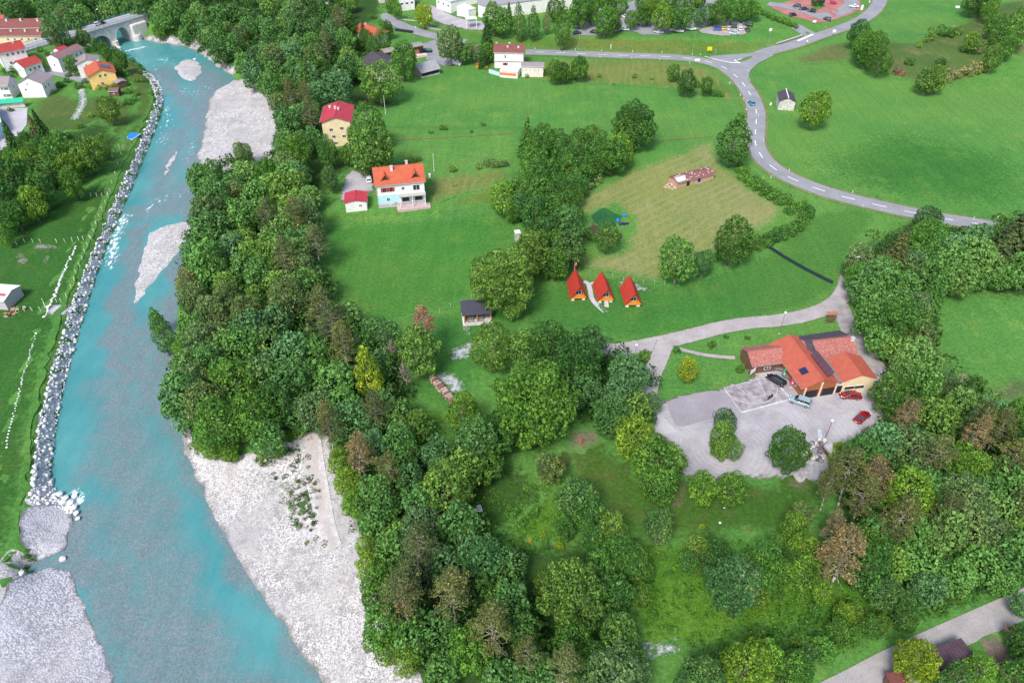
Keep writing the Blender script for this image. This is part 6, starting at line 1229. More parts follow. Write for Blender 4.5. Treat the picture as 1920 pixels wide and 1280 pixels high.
MB().add([(.2,-2.3,2.42),(D['L']*.24,-2.2,2.45),(D['L']*.30,.2,2.86),(.5,.4,2.80),(.2,-2.3,2.3),(D['L']*.24,-2.2,2.3),(D['L']*.30,.2,2.78),(.5,.4,2.7)], [(3,2,1,0)[::-1],(4,5,6,7)[::-1],(0,1,5,4)]).build('pale_sheet', plain('pale torn sheet', (.6,.58,.58), .7), e)
for i in range(20): M_ = Matrix.Translation((random.uniform(-2.6,.2), random.uniform(-2.4,1.2), random.uniform(.05,.5))) @ Matrix.Rotation(random.uniform(0,3),4,'Z') @ Matrix.Rotation(random.uniform(-.5,.5),4,'Y'); MB().box(-.35,.35,-.2,.2,-.1,.12,M=M_).build('rubble', [STONE, plain('broken brick', (0.55,0.33,0.24), .9, .2)][i % 2], e)
v = P(1310,343); e = empty('wooden_platform', v, .2, label='small grey slab lying in front of the collapsed shed', cat='slab'); MB().box(-1.0,1.0,-.8,.8,-.1,.35).build('slab', plain('mauve board', (.33,.27,.28), .9), e, bevel=.04); MB().box(-.9,.9,-.7,.7,-.3,-.09).build('base', WOODG, e)
# --- small things by the buildings
v = P(970,452); e = empty('beehive_box', v, .2, label='tall narrow white box hut beside the tree belt', cat='hut'); MB().box(-.65,.65,-.7,.7,0,2.9).build('wall', GREYW, e); MB().box(-.8,.8,-.85,.85,2.905,3.1).build('roof', WPAINT, e); MB().box(-.3,.3,-.76,-.69,.1,1.9).build('door', WPAINT, e)
# --- bottom right lane sheds
e, L = place('flat dark purple-brown roofed shed beside the lane', 'shed', 'shed', (1756,1248), (1822,1222), 2.6); MB().box(.2,L-.2,-2.6,2.0,-1,2.5).build('wall', WOODB, e); V = [(0,-2.9,2.52),(L,-2.9,2.52),(L,2.3,2.75),(0,2.3,2.75)]; V += [(x,y,z+.14) for x,y,z in V]; MB().add(V, [(3,2,1,0),(4,5,6,7),(0,1,5,4),(1,2,6,5),(2,3,7,6),(3,0,4,7)]).build('roof', roof_mat('dark purple sheet', (.060,.035,.05), (.09,.05,.065), .5), e); MB().cyl((0,-2.98,2.6),(L,-2.98,2.6),.08,n=6).build('gutter', WPAINT, e)
e, L = place('reddish brown hut roof with pale metal strip at the bottom edge', 'hut', 'hut', (1672,1285), (1722,1277), 2.6); MB().box(.2,L-.2,-3,1.5,-1,2.5).build('wall', WOODB, e); MB().box(0,L-1.3,-3.4,1.9,2.52,2.68).build('roof', plain('oxblood roof', (.16,.05,.045), .8), e); MB().box(L-1.28,L,-3.4,1.9,2.56,2.74).build('metal_strip', METAL, e)
for i, (a, b_, lb) in enumerate([((1895,1172),(1912,1200),'pink plank bin beside the lane yard, nearest the lane'),((1878,1240),(1900,1268),'brown plank bin lower in the lane yard')]):
    e, L = place(lb, 'plank_bin', 'bin', a, b_, .8); mb = MB(); mb.box(0,L,-.9,-.8,-.2,.9); mb.box(0,L,.8,.9,-.2,.9); mb.box(0,.1,-.8,.8,-.2,.9); mb.box(L-.1,L,-.8,.8,-.2,.9); mb.build('boards', plain('pink boards', (.5,.33,.25), .9), e); MB().box(.1,L-.1,-.8,.8,-.2,.6).build('contents', WOODB, e)
# --- retaining wall in the wood
e, L = place('old stone retaining wall in the upper riverside wood', 'stone_wall', 'wall', (577,8), (618,16), 0); MB().box(0,L,-.4,.4,-.5,3.0).build('wall', STONE, e, bevel=.05); MB().box(-.1,L+.1,-.5,.5,3.002,3.2).build('coping', CONC, e)
e, L = place('dry stone wall along the road beside the car park slope', 'stone_wall', 'wall', (1455,86), (1503,70), 0); MB().box(0,L,-.35,.35,-.5,.9).build('wall', plain('grey dry stone', (.25,.22,.2), .9, .3, 2), e, bevel=.05); MB().box(-.1,L+.1,-.4,.4,.902,1.0).build('coping', CONC, e)
e, L = place('low dark stone wall at the verge of the grey road', 'stone_wall', 'wall', (793,53), (830,61), 0); MB().box(0,L,-.35,.35,-.5,.8).build('wall', plain('grey dry stone', (.25,.22,.2), .9, .3, 2), e, bevel=.05); MB().box(-.1,L+.1,-.4,.4,.802,.9).build('coping', CONC, e)
# --- bridge
WB = -4.0
zD = 5.3
A = Vector((*G(47,94,zD), 0)); B = Vector((*G(271,27.5,zD), 0)); d = B-A; L = d.length; e = empty('arched_bridge', (A.x, A.y, 0), math.atan2(d.y, d.x), label='pale stone road bridge with two arches and green railing over the river', cat='bridge')
def xat(px, py, z): q = Vector((*G(px, py, z), 0))-A; return q.dot(d.normalized())
xp = 38.9; x2 = 47.4; x1a = 28.0; Wd = 7.4
arches = [(x1a, xp-1.4, 2.1), (xp+1.4, x2, 3.0)]
print('bridge', L, x1a, xp, x2)
# side walls with arch cut-outs, swept across the width
prof = [(-6, zD-1.2)]; xs_ = -6
low = [(-6, -2.5)]
for (a, b_, hs_) in arches:
    low.append((a, -5.5)); r = (b_-a)/2; c_ = (a+b_)/2; z0 = -3.0
    for k in range(0, 17):
        th = math.pi-math.pi*k/16; low.append((c_+r*math.cos(th), z0+(hs_-z0)*math.sin(th)**.9))
    low.append((b_, -5.5))
low.append((L+8, -5.5)); low = [low[0]]+[(low[1][0]-5, -2.5),(low[1][0]-5,-5.5)]+low[1:]
n = len(low); V = []
for y in (0, Wd): V += [(x, y, zD-.9) for x, z in low]+[(x, y, z) for x, z in low]
Fc = []
for i in range(n-1):
    Fc += [(n+i, n+i+1, i+1, i), (3*n+i, 2*n+i, 2*n+i+1, 3*n+i+1)[::1], (n+i, 3*n+i, 3*n+i+1, n+i+1)]
m_bst = plain('bridge stone', (0.66,0.63,0.60), .9, .10, .5)
MB().add(V, Fc).build('arches', m_bst, e)
for (a, b_, hs_) in arches:
    mb = MB(); r = (b_-a)/2; c_ = (a+b_)/2; z0 = -3.0; pr = None
    for k in range(17):
        th = math.pi-math.pi*k/16; q = (c_+r*math.cos(th), z0+(hs_-z0)*math.sin(th)**.9); q2 = (c_+(r+.55)*math.cos(th), z0+(hs_+.5-z0)*math.sin(th)**.9)
        if pr: mb.add([(pr[0][0],-.12,pr[0][1]),(q[0],-.12,q[1]),(q2[0],-.12,q2[1]),(pr[1][0],-.12,pr[1][1]),(pr[0][0],.3,pr[0][1]),(q[0],.3,q[1]),(q2[0],.3,q2[1]),(pr[1][0],.3,pr[1][1])], [(0,1,2,3),(0,4,5,1),(3,2,6,7)])
        pr = (q, q2)
    mb.build('arch_ring', plain('dressed stone', (.66,.64,.62), .9, .1), e)
mb = MB(); mb.box(-12, L+6, -.5, Wd+.5, zD-.88, zD-.3); mb.build('deck', plain('deck edge', (.36,.35,.36), .9, .15), e)
mb = MB(); mb.box(-12, L+6, 1.1, Wd-1.1, zD-.296, zD-.25); mb.build('carriageway', plain('bridge asphalt', (.30,.30,.33), .9, .06, .5), e)
for y0, y1 in ((-.4, 1.05), (Wd-1.05, Wd+.4)): MB().box(-12, L+6, y0, y1, zD-.296, zD-.12).build('footway', plain('bridge footway', (.42,.42,.46), .9, .06, .5), e)
for y in (-.45, Wd+.42):
    mb = MB()
    for k in range(int((L+14)/2.2)): mb.box(-10+k*2.2, -9.9+k*2.2, y-.04, y+.04, zD-.3, zD+.85)
    for z in (.1,.3,.5,.8): mb.box(-11, L+5, y-.025, y+.025, zD+z-.3+.3, zD+z+.06)
    mb.build('railing', plain('teal railing', (0.06,0.30,0.27), .5), e)
for x_, r_ in ((xp, 1.5), (x2+2.4, 2.4)):
    mb = MB(); mb.cyl((x_, -.6, -6), (x_, -.6, -1.6 if r_ < 3 else -1.0), r_, r_*.85, 12); mb.build('cutwater', m_bst, e)
mb = MB(); mb.box(x2+.8, x2+9, -1.6, 3, -6, zD-2.2); mb.build('abutment', m_bst, e, bevel=.6)
BRIDGE = (A, d.normalized(), zD-.25)
# ================================================================ vehicles
m_paintc, t, b = new_mat('car paint'); oi = N(t, 'ShaderNodeObjectInfo'); t.links.new(oi.outputs['Color'], b.inputs['Base Color']); b.inputs['Roughness'].default_value = .28; b.inputs['Coat Weight'].default_value = .5; b.inputs['Coat Roughness'].default_value = .08
m_carglass, t, b = new_mat('car glass'); b.inputs['Base Color'].default_value = (.02,.03,.04,1); b.inputs['Roughness'].default_value = .05; b.inputs['Specular IOR Level'].default_value = .8
m_lamp = plain('headlight glass', (.75,.78,.80), .15, .02); m_tail = plain('tail light', (.45,.01,.01), .25, .05); m_rim = plain('alloy rim', (.45,.45,.47), .3, .05, 2, .7)
def loft(mb, secs):
    """secs: list of (x, [(y,z)...]) closed rings"""
    k = len(secs[0][1]); V = [(x, y, z) for x, r_ in secs for y, z in r_]; F_ = []
    for i in range(len(secs)-1): F_ += [(i*k+j, i*k+(j+1) % k, (i+1)*k+(j+1) % k, (i+1)*k+j) for j in range(k)]
    F_ += [tuple(range(k))[::-1], tuple(range((len(secs)-1)*k, len(secs)*k))]
    mb.add(V, [f[::-1] for f in F_]); return mb
def make_car(kind):
    L_, W_, H_ = {'hatch': (3.9,1.70,1.48), 'sedan': (4.5,1.76,1.42), 'suv': (4.6,1.85,1.72), 'wagon': (4.6,1.78,1.46), 'van': (4.9,1.92,1.95)}[kind]
    e = empty('car', (0,0,0)); h = L_/2; belt = H_*.60; hw_ = W_/2
    hood = {'hatch': .80, 'sedan': 1.05, 'suv': 1.0, 'wagon': 1.1, 'van': .55}[kind]; tail = {'hatch': .12, 'sedan': .75, 'suv': .12, 'wagon': .15, 'van': .08}[kind]
    def ring(w_, zt, zb=.20): return [(-w_*.90,zb),(-w_,zb+.16),(-w_,zt-.16),(-w_*.93,zt-.03),(-w_*.6,zt+.02),(w_*.6,zt+.02),(w_*.93,zt-.03),(w_,zt-.16),(w_,zb+.16),(w_*.90,zb)]
    xf = h-hood-.05
    secs = [(-h,ring(hw_*.84,belt-.10,.36)),(-h+.08,ring(hw_*.93,belt-.02,.26)),(-h+.5,ring(hw_,belt,.20)),(0,ring(hw_,belt,.20)),(xf,ring(hw_,belt+.01,.20)),(h-.55,ring(hw_*.97,belt-.13,.20)),(h-.12,ring(hw_*.88,belt-.26,.26)),(h,ring(hw_*.74,belt-.34,.34))]
    body = loft(MB(), secs).build('body', m_paintc, e, smooth=True)
    # cabin: glass house with roof
    xr0, xr1 = -h+tail, xf; yr = hw_*.76; top0 = xr0+({'sedan': .65}.get(kind, .28)); top1 = xr1-(.75 if kind != 'van' else .5)
    def rg(w_, wt, zb, zt): return None
    V = [(xr0,-hw_*.90,belt-.03),(xr1,-hw_*.88,belt-.03),(xr1,hw_*.88,belt-.03),(xr0,hw_*.90,belt-.03),(top0,-yr,H_-.05),(top1,-yr,H_-.05),(top1,yr,H_-.05),(top0,yr,H_-.05)]
    MB().add(V, [(0,1,5,4),(1,2,6,5),(2,3,7,6),(3,0,4,7),(4,5,6,7)]).build('windows', m_carglass, e)
    mb = MB(); mb.add([(top0-.03,-yr-.02,H_-.06),(top1+.03,-yr-.02,H_-.06),(top1+.03,yr+.02,H_-.06),(top0-.03,yr+.02,H_-.06),(top0+.12,-yr+.1,H_+.01),(top1-.12,-yr+.1,H_+.01),(top1-.12,yr-.1,H_+.01),(top0+.12,yr-.1,H_+.01)], [(3,2,1,0),(4,5,6,7),(0,1,5,4),(1,2,6,5),(2,3,7,6),(3,0,4,7)])
    for s_ in (-1, 1):   # window pillars
        for fx in ((.0, 0), (1., 1), (.40, .45), (.72, .76)):
            xb = xr0+(xr1-xr0)*fx[0]; xt = top0+(top1-top0)*fx[1]
            mb.cyl((xb, s_*hw_*.895, belt-.02), (xt, s_*(yr+.008), H_-.05), .045, n=5)
    mb.build('roof', m_paintc, e, smooth=False)
    for x in (-h*.62, h*.64):
        for s_ in (-1, 1):
            w_ = MB().cyl((x, s_*(hw_-.20), .33), (x, s_*(hw_+.015), .33), .33, n=16).build('wheel', BLACK, e); MB().cyl((x, s_*(hw_+.016), .33), (x, s_*(hw_+.03), .33), .20, n=10).build('rim', m_rim, w_)
    for s_ in (-1, 1):
        MB().box(h-.30,h-.06,s_*hw_*.62-.17,s_*hw_*.62+.17,belt-.34,belt-.20).build('headlight', m_lamp, e, bevel=.03)
        MB().box(-h-.01,-h+.12,s_*hw_*.70-.13,s_*hw_*.70+.13,belt-.30,belt-.10).build('tail_light', m_tail, e)
        MB().box(xf-.45,xf-.25,s_*(hw_+.10)-.09,s_*(hw_+.10)+.09,belt,belt+.16).build('mirror', m_paintc, e, bevel=.03)
    MB().box(-h-.02,-h+.01,-.26,.26,.42,.54).build('number_plate', WPAINT, e)
    if kind in ('suv', 'wagon'):
        for s_ in (-1, 1): MB().cyl((top0+.1, s_*yr*.86, H_+.05), (top1-.2, s_*yr*.86, H_+.05), .03, n=5).build('roof_rail', METAL, e)
    kids_all(e); e.location = (0, 0, -500); return e
CARS = {k: make_car(k) for k in ('hatch', 'sedan', 'suv', 'wagon', 'van')}
used_c = set()
def car(kind, px, py, ang, colr, label, group=None, dz=0.16, xy=None):
    if kind not in used_c: used_c.add(kind); o = CARS[kind]
    else: o = copy_tree(CARS[kind])
    v = P(px, py, .7) if xy is None else xy; o.location = (v.x, v.y, (hgt(v.x, v.y)+dz) if xy is None else v.z); o.rotation_euler = (0, 0, R(ang))
    for c in o.children:
        if c.name.split('.')[0] in ('body', 'roof', 'mirror'): c.color = (*colr, 1)
    o['label'] = label; o['category'] = 'car'
    if 'group' in o: del o['group']
    if group: o['group'] = group
RED = (.24,.003,.012); SILV = (.5,.53,.56); BLK = (.012,.014,.018); WHT = (.78,.79,.80); DBL = (.01,.03,.10); NAV = (.012,.016,.035)
car('sedan', 1595, 741, 176, RED, 'dark red saloon parked by the restaurant corner, side-on', 'cars in the gravel car park')
car('sedan', 1617, 781, 38+180-180, RED, 'dark red saloon parked slantwise at the edge of the wood', 'cars in the gravel car park')
car('suv', 1500, 752, 152, (.26,.36,.42), 'silver estate jeep with sky reflected on its roof, beside the ball court', 'cars in the gravel car park')
car('wagon', 1455, 712, 130, BLK, 'black estate car parked by the folded green parasol', 'cars in the gravel car park')
car('hatch', 1668, 706, 118, GREYP and (.05,.07,.08), 'dark grey car half hidden by the hedge behind the restaurant')
car('hatch', 1409, 193, 98, (.05,.28,.42), 'blue hatchback driving on the bend of the road')
car('wagon', 692, 335, 100, WHT, 'white car parked under the tree by the orange-roofed house')
for k_, px, py, an, c_, lb in [('hatch',1345,55,170,(.02,.08,.45),'bright blue hatchback, left end of the row in the gravel clearing'),('hatch',1354,54,178,(.75,.50,.02),'yellow hatchback in the gravel clearing'),('hatch',1366,53,80,(.5,.55,.6),'pale blue-grey car between the yellow and the black car'),('suv',1372,50,165,BLK,'black car behind the others in the middle of the gravel clearing'),('sedan',1376,62,178,(.45,.62,.66),'pale silver-green saloon at the front of the gravel clearing'),('hatch',1387,54,95,WHT,'white car, right of the middle in the gravel clearing'),('hatch',1401,56,88,(.03,.04,.04),'dark hatchback at the right rim of the gravel clearing'),('suv',1402,46,150,(.03,.06,.05),'dark green car on the grass above the gravel clearing'),('suv',1343,40,100,(.015,.015,.02),'dark van at the top entrance of the gravel clearing')]:
    car(k_, px, py, an, c_, lb, 'cars in the gravel clearing')
for k_, px, py, an, c_, lb in [('sedan',1235,60,160,SILV,'silver saloon with white boot at the kerb of the shaded car park'),('sedan',1273,58,165,SILV,'silver saloon parked right of the white board'),('sedan',1296,54,178,(.7,.71,.72),'white saloon at the right end of the shaded car park'),('sedan',1159,50,172,SILV,'silver car, rear one of the pair left of the empty bay'),('sedan',1171,55,165,(.42,.47,.52),'silver-blue car, front one of the pair left of the empty bay'),('hatch',1113,60,160,(.02,.02,.02),'black car right of the round tree in the shaded car park'),('sedan',1080,62,195,BLK,'black car at the far left corner of the shaded car park'),('sedan',1088,50,170,(.28,.36,.40),'grey-blue car behind the black one on the left'),('hatch',1080,43,170,(.10,.22,.42),'blue car under the left trees of the shaded car park'),('hatch',1190,45,180,BLK,'black car under the tree row in the middle of the shaded car park'),('hatch',1172,31,130,WHT,'white car far back between the trees'),('hatch',1290,2,170,(.20,.32,.60),'blue car at the very top of the shaded car park'),('hatch',1303,24,90,WHT,'white car in the gap of the right trees'),('hatch',1248,20,90,SILV,'silver car hidden behind the middle trees')]:
    car(k_, px, py, an, c_, lb, 'cars in the shaded car park')
for k_, px, py, an, c_, lb in [('hatch',1494,11,160,BLK,'black car, left of the three in the middle of the red car park'),('sedan',1507,17,172,NAV,'dark blue saloon, middle of the three in the red car park'),('hatch',1522,21,175,BLK,'small black car, right of the three in the red car park'),('hatch',1487,28,20,(.012,.03,.05),'dark blue car at the lower left bay of the red car park'),('hatch',1550,36,150,(.01,.02,.06),'dark blue car at the lower tip of the red car park'),('sedan',1560,5,178,(.62,.01,.07),'pink-red car on the red paving'),('sedan',1601,12,165,WHT,'white saloon at the right rim of the red car park')]:
    car(k_, px, py, an, c_, lb, 'cars in the red car park', dz=.24)
Ab, db, zb = BRIDGE; nb_ = Vector((-db.y, db.x, 0)); ra = math.degrees(math.atan2(db.y, db.x))
def onb(px, py, side): q = Vector((*G(px, py, zb), 0))-Ab; return Ab+db*q.dot(db)+nb_*side+Vector((0, 0, zb+.01))
car('hatch', 0, 0, ra, BLK, 'black car on the bridge above the first arch', 'cars on the bridge', xy=onb(196,47,4.6)); car('hatch', 0, 0, ra, SILV, 'silver car just behind the black car on the bridge', 'cars on the bridge', xy=onb(189,49,4.6))
car('hatch', 0, 0, ra+180, NAV, 'dark car at the village end of the bridge', 'cars on the bridge', xy=onb(124,73,2.6))
# scooter on the ball court
v = P(1444,746,.2); e = empty('scooter', (v.x, v.y, hgt(v.x, v.y)+.16), R(35), label='black motor scooter parked on the ball court line', cat='scooter')
for x in (-.62,.62): MB().cyl((x,-.06,.24),(x,.06,.24),.24,n=14).build('wheel', BLACK, e)
mb = MB(); loft(mb, [(-.7,[(-.08,.45),(.08,.45),(.08,.6),(-.08,.6)]),(-.35,[(-.17,.35),(.17,.35),(.17,.74),(-.17,.74)]),(-.05,[(-.14,.22),(.14,.22),(.14,.70),(-.14,.70)]),(.15,[(-.14,.2),(.14,.2),(.14,.32),(-.14,.32)]),(.38,[(-.16,.22),(.16,.22),(.16,.34),(-.16,.34)]),(.46,[(-.19,.3),(.19,.3),(.15,1.0),(-.15,1.0)]),(.56,[(-.12,.4),(.12,.4),(.10,1.02),(-.10,1.02)])]).build('body', plain('dark scooter', (.03,.03,.035), .3), e)
MB().cyl((.48,-.32,1.05),(.48,.32,1.05),.025,n=6).build('handlebar', METAL, e); MB().box(-.55,-.05,-.14,.14,.745,.83).build('seat', BLACK, e, bevel=.03); MB().ball((.58,0,.92),.09).build('headlight', m_lamp, e)
# hoop, volleyball posts, parasols
v = P(1398,712); e = empty('basketball_hoop', v, R(-50), label='white basketball backboard on a dark post at the court corner', cat='basketball hoop')
MB().cyl((0,0,0),(0,0,3.0),.09,n=8).build('post', GREYP, e); MB().cyl((0,0,3.0),(1.1,0,3.3),.06,n=6).build('arm', GREYP, e); MB().box(1.1,1.16,-.9,.9,2.9,4.0).build('backboard', WPAINT, e); mb = MB()
for i in range(16): a0, a1 = i*math.pi/8, (i+1)*math.pi/8; mb.cyl((1.42+.23*math.cos(a0),.23*math.sin(a0),3.05),(1.42+.23*math.cos(a1),.23*math.sin(a1),3.05),.018,n=4)
mb.build('hoop', plain('orange hoop', (.7,.15,.03), .5), e)
for i, (px, py, lb) in enumerate([(1302,738,'thin volleyball post at the grass side of the sand court'),(1335,783,'thin dark volleyball post beside the round turning island')]):
    e = empty('volleyball_post', P(px, py), 0, label=lb, cat='post', group='volleyball posts'); MB().cyl((0,0,-.2),(0,0,2.5),.05,n=6).build('post', GREYP, e); MB().cyl((0,0,0),(0,0,.06),.25,n=10).build('base', GREYP, e)
def parasol(px, py, m_, lb, emb):
    e = empty('folded_parasol', P(px, py, 0), 0, label=lb, cat='parasol'); MB().cyl((0,0,0),(0,0,3.2),.03,n=6).build('pole', WPAINT, e); MB().cyl((0,0,-.02),(0,0,.14),.32,.28,n=14).build('base', CONC, e)
    mb = MB(); k = 12; rs = [(.95,.16),(1.3,.26),(2.0,.22),(2.7,.14),(3.25,.03)]; V = []
    for z, r in rs: V += [(r*(1+.25*(i%2))*math.cos(2*math.pi*i/k), r*(1+.25*(i%2))*math.sin(2*math.pi*i/k), z) for i in range(k)]
    mb.add(V, [(j*k+i, j*k+(i+1)%k, (j+1)*k+(i+1)%k, (j+1)*k+i) for j in range(4) for i in range(k)]+[tuple(range(k))[::-1]]); c_ = mb.build('canopy', m_, e)
    MB().box(-.12,.12,-.30,-.27,1.5,1.9).build('emblem', emb, c_)
parasol(1467,710, plain('green cloth', (.02,.38,.20), .8), 'folded green parasol beside the black car', WPAINT); parasol(1482,727, plain('pink cloth', (.72,.05,.15), .8), 'folded pink parasol in front of the porch', WPAINT)
for px, py, lb, s_ in [(1475,711,'grey terrace table beside the green parasol',1.0),(1461,697,'long wooden terrace table under the tiled wing',1.4)]:
    e = empty('terrace_table', P(px, py), R(-25), label=lb, cat='table'); MB().box(-.9*s_,.9*s_,-.45,.45,.84,.90).build('tabletop', GREYP, e)
    for x in (-.75*s_,.75*s_):
        for y in (-.35,.35): MB().box(x-.04,x+.04,y-.04,y+.04,0,.839).build('leg', GREYP, e)
for i, (px, py) in enumerate([(750,0)]): pass
e = empty('garden_table', P(745,380,1.0), .15, label='white table with pink chairs on the terrace of the white house', cat='table'); MB().box(-.9,.9,-.45,.45,.70,.75).build('tabletop', WPAINT, e)
for x in (-.8,.8):
    for y in (-.35,.35): MB().box(x-.03,x+.03,y-.03,y+.03,0,.699).build('leg', WPAINT, e)
pc_ = plain('pink plastic', (.75,.30,.34), .5)
ch = empty('garden_chair', (0,0,0)); MB().box(-.22,.22,-.22,.22,.40,.45).build('seat', pc_, ch); MB().box(-.22,.22,.18,.23,.451,.88).build('backrest', pc_, ch)
for x in (-.19,.19):
    for y in (-.19,.19): MB().box(x-.025,x+.025,y-.025,y+.025,0,.399).build('leg', pc_, ch)
kids_all(ch); tb = e
for i, (dx, dy, rz, lb) in enumerate([(-1.4,0,1.57,'pink chair at the left end of the white terrace table'),(1.4,0,-1.57,'pink chair at the right end of the white terrace table'),(-.4,-.8,3.14,'pink chair on the near side of the white terrace table'),(3.9,.3,0,'pink chair alone on the right part of the terrace')]):
    o = ch if i == 0 else copy_tree(ch); o.location = tb.location+Vector((dx, dy, 0)); o.rotation_euler = (0, 0, rz); tag(o, lb, 'chair', 'pink chairs on the terrace')
# ---- lamps, poles, signs
def lamp(px, py, px2, py2, lb, cat='street lamp', col_=METAL, head='arm'):
    """post foot at px,py; its head shows at px2,py2"""
    v = P(px, py); best = min((abs(proj(v.x, v.y, v.z+h_/10)[1]-py2), h_/10) for h_ in range(10, 140)); h_ = best[1]
    e = empty('street_lamp', v, 0, label=lb, cat=cat); mb = MB(); mb.cyl((0,0,-.3),(0,0,h_),.09,.055,8); 
    if head == 'arm': mb.cyl((0,0,h_),(-1.0 if px2 < px-4 else 1.0,-.2,h_+.3),.05,.04,6)
    mb.build('post', col_, e); sx = (-1.1 if px2 < px-4 else 1.1) if head == 'arm' else 0
    if head == 'arm': MB().box(sx-.42,sx+.42,-.36,-.04,h_+.20,h_+.36).build('lamp_head', WPAINT, e, bevel=.05)
    elif head == 'ball': MB().ball((0,0,h_+.28),.30,12,8).build('lamp_head', WPAINT, e, smooth=True)
    MB().cyl((0,0,-.05),(0,0,.25),.2,n=8).build('base', CONC, e); return e
lamp(1461,626,1466,588,'dark lamp post with small white head beside the bend of the gravel track', col_=GREYP, head='ball'); lamp(1547,823,1558,790,'rusty lamp post with white head rising from the stone heap', col_=plain('rusty post', (.22,.12,.09), .8), head='ball')
lamp(1085,93,1085,62,'tall thin light pole on the verge, left of the two by the main road', head='none'); lamp(1298,103,1303,64,'tall thin light pole on the verge right of the parked cars', head='none'); lamp(1190,672,1190,648,'white globe lamp beside the gravel track fork', head='ball')
lamp(723,214,720,179,'bare white pole standing in the upper meadow by the olive tree', 'pole', WPAINT, 'none'); lamp(814,321,811,288,'thin pale pole behind the orange-roofed house', 'pole', WPAINT, 'none'); lamp(776,70,776,52,'lamp with angled arm at the grey road bend'); lamp(1548,51,1551,32,'pale pole at the lower tip of the red car park', head='none'); lamp(1440,85,1445,50,'pole with white octagonal sign on the triangle meadow', head='none'); lamp(737,62,736,48,'white pole below the road bend', 'pole', WPAINT, 'none')
v1 = onb(188,44,7.9); 
for px, py, lb in [(188,43,'bridge lamp above the first arch'),(262,17,'bridge lamp near the wooded end')]:
    v = onb(px, py, 8.0); e = empty('street_lamp', v, ra*math.pi/180, label=lb, cat='street lamp', group='bridge lamps'); MB().cyl((0,0,0),(0,0,5.2),.09,.06,8).build('post', METAL, e); MB().cyl((0,0,5.2),(0,-1.6,5.9),.05,.04,6).build('arm', METAL, e); MB().box(-.25,.25,-2.5,-1.5,5.85,6.05).build('lamp_head', WPAINT, e, bevel=.06)
def sign(px, py, w_, h_, z, m_, lb, rz=0.0, legs=2, name='road_sign', cat='sign', edge=None):
    e = empty(name, P(px, py), rz, label=lb, cat=cat)
    for x in ((-w_*.35, w_*.35) if legs == 2 else (0,)): MB().cyl((x,.04,-.2),(x,.04,z+h_*.9),.05,n=6).build('post', METAL, e)
    bd = MB().box(-w_/2,w_/2,-.05,-.01,z,z+h_).build('sign_panel', m_, e, bevel=.008)
    if edge: MB().box(-w_/2+.1,w_/2-.1,-.056,-.051,z+.1,z+h_-.1).build('sign_face', edge, bd)
    return e
sign(1329,102,2.0,1.5,1.6, plain('yellow sign', (.80,.58,.0), .5), 'square yellow road sign on two posts near the junction'); sign(1341,103,.18,2.2,.3, METAL, 'thin grey marker post right of the yellow sign', legs=1); sign(1260,60,2.0,1.5,.5, WPAINT, 'white notice board between two parked silver cars')
sign(1562,68,1.5,1.2,1.6, WPAINT, 'white sign on two posts beside the upper road'); sign(1526,46,1.6,1.0,.8, WPAINT, 'white board in front of the red car park'); sign(1615,20,1.1,2.4,.2, WPAINT, 'upright white panel right of the red car park'); sign(1512,84,.8,1.0,1.1, plain('red and white sign', (.75,.12,.15), .6), 'small red and white sign at the roadside', legs=1, edge=WPAINT); sign(1442,70,1.2,1.2,2.6, WPAINT, 'white octagonal sign by the pole on the triangle meadow', legs=1); sign(1145,93,.25,2.0,.2, WPAINT, 'thin pale marker post above the main road', legs=1); sign(1307,116,2.2,.9,.3, WPAINT, 'white direction board lying at the road bend'); sign(1444,200,.7,1.1,.4, WPAINT, 'white marker stone board beside the meadow barn'); sign(1555,608,2.0,1.2,1.0, WOODB, 'brown wooden board stand beside the track bend'); sign(1628,12,.6,.8,1.8, WPAINT, 'small white traffic sign at the top of the upper road', legs=1)
RKL = []
# delineator posts
dl = empty('marker_post', (0,0,0)); MB().box(-.10,.10,-.08,.08,-.2,.85).build('post', WPAINT, dl); MB().box(-.105,.105,-.085,.085,.62,.74).build('reflector', BLACK, dl); kids_all(dl)
for i, (px, py) in enumerate([(1003,93),(1048,94),(1079,95),(1128,97),(1186,98),(1241,100),(1298,103),(1313,104),(1125,108),(1184,110),(1237,113),(1293,119),(1368,157),(1388,180),(1394,187),(1399,207),(1422,218),(1404,135),(1405,152),(1431,265),(1479,321),(1598,362),(1617,388),(1445,334),(1825,411),(1871,408)]):
    o = dl if i == 0 else copy_tree(dl); o.location = P(px, py); o.rotation_euler = (0,0,random.uniform(0,3)); RKL.append(dict(px=px, py=py, o=o, f='white marker post', c='marker post', g='white marker posts along the main road'))
# small fence pegs by the river
pg = empty('fence_peg', (0,0,0)); MB().box(-.08,.08,-.06,.06,-.3,1.2).build('peg', plain('pale peg', (.70,.66,.58), .9), pg); MB().box(-.085,.085,-.065,.065,1.201,1.26).build('peg_cap', WPAINT, pg); kids_all(pg)
PEG = [(228,292),(222,310),(217,328),(211,345),(207,361),(203,371),(199,382),(192,394),(187,408),(181,422),(177,436),(172,449),(165,462),(160,474),(155,487),(150,500),(144,513),(140,527),(134,541),(126,558),(115,567),(107,567),(169,448),(157,450),(148,451),(136,453),(123,455),(107,455),(77,455),(62,455),(47,455),(32,459),(21,463),(203,367),(192,369),(182,369),(171,369),(158,368),(82,567),(85,575),(77,583),(61,583),(47,583),(36,583),(212,295),(224,278),(240,262),(232,279)]
for i, (px, py) in enumerate(PEG):
    o = pg if i == 0 else copy_tree(pg); o.location = P(px, py); o.rotation_euler = (random.uniform(-.08,.08), random.uniform(-.08,.08), random.uniform(0,3)); RKL.append(dict(px=px, py=py, o=o, f='pale fence peg', c='fence peg', g='pale pegs of the river lawn fence'))
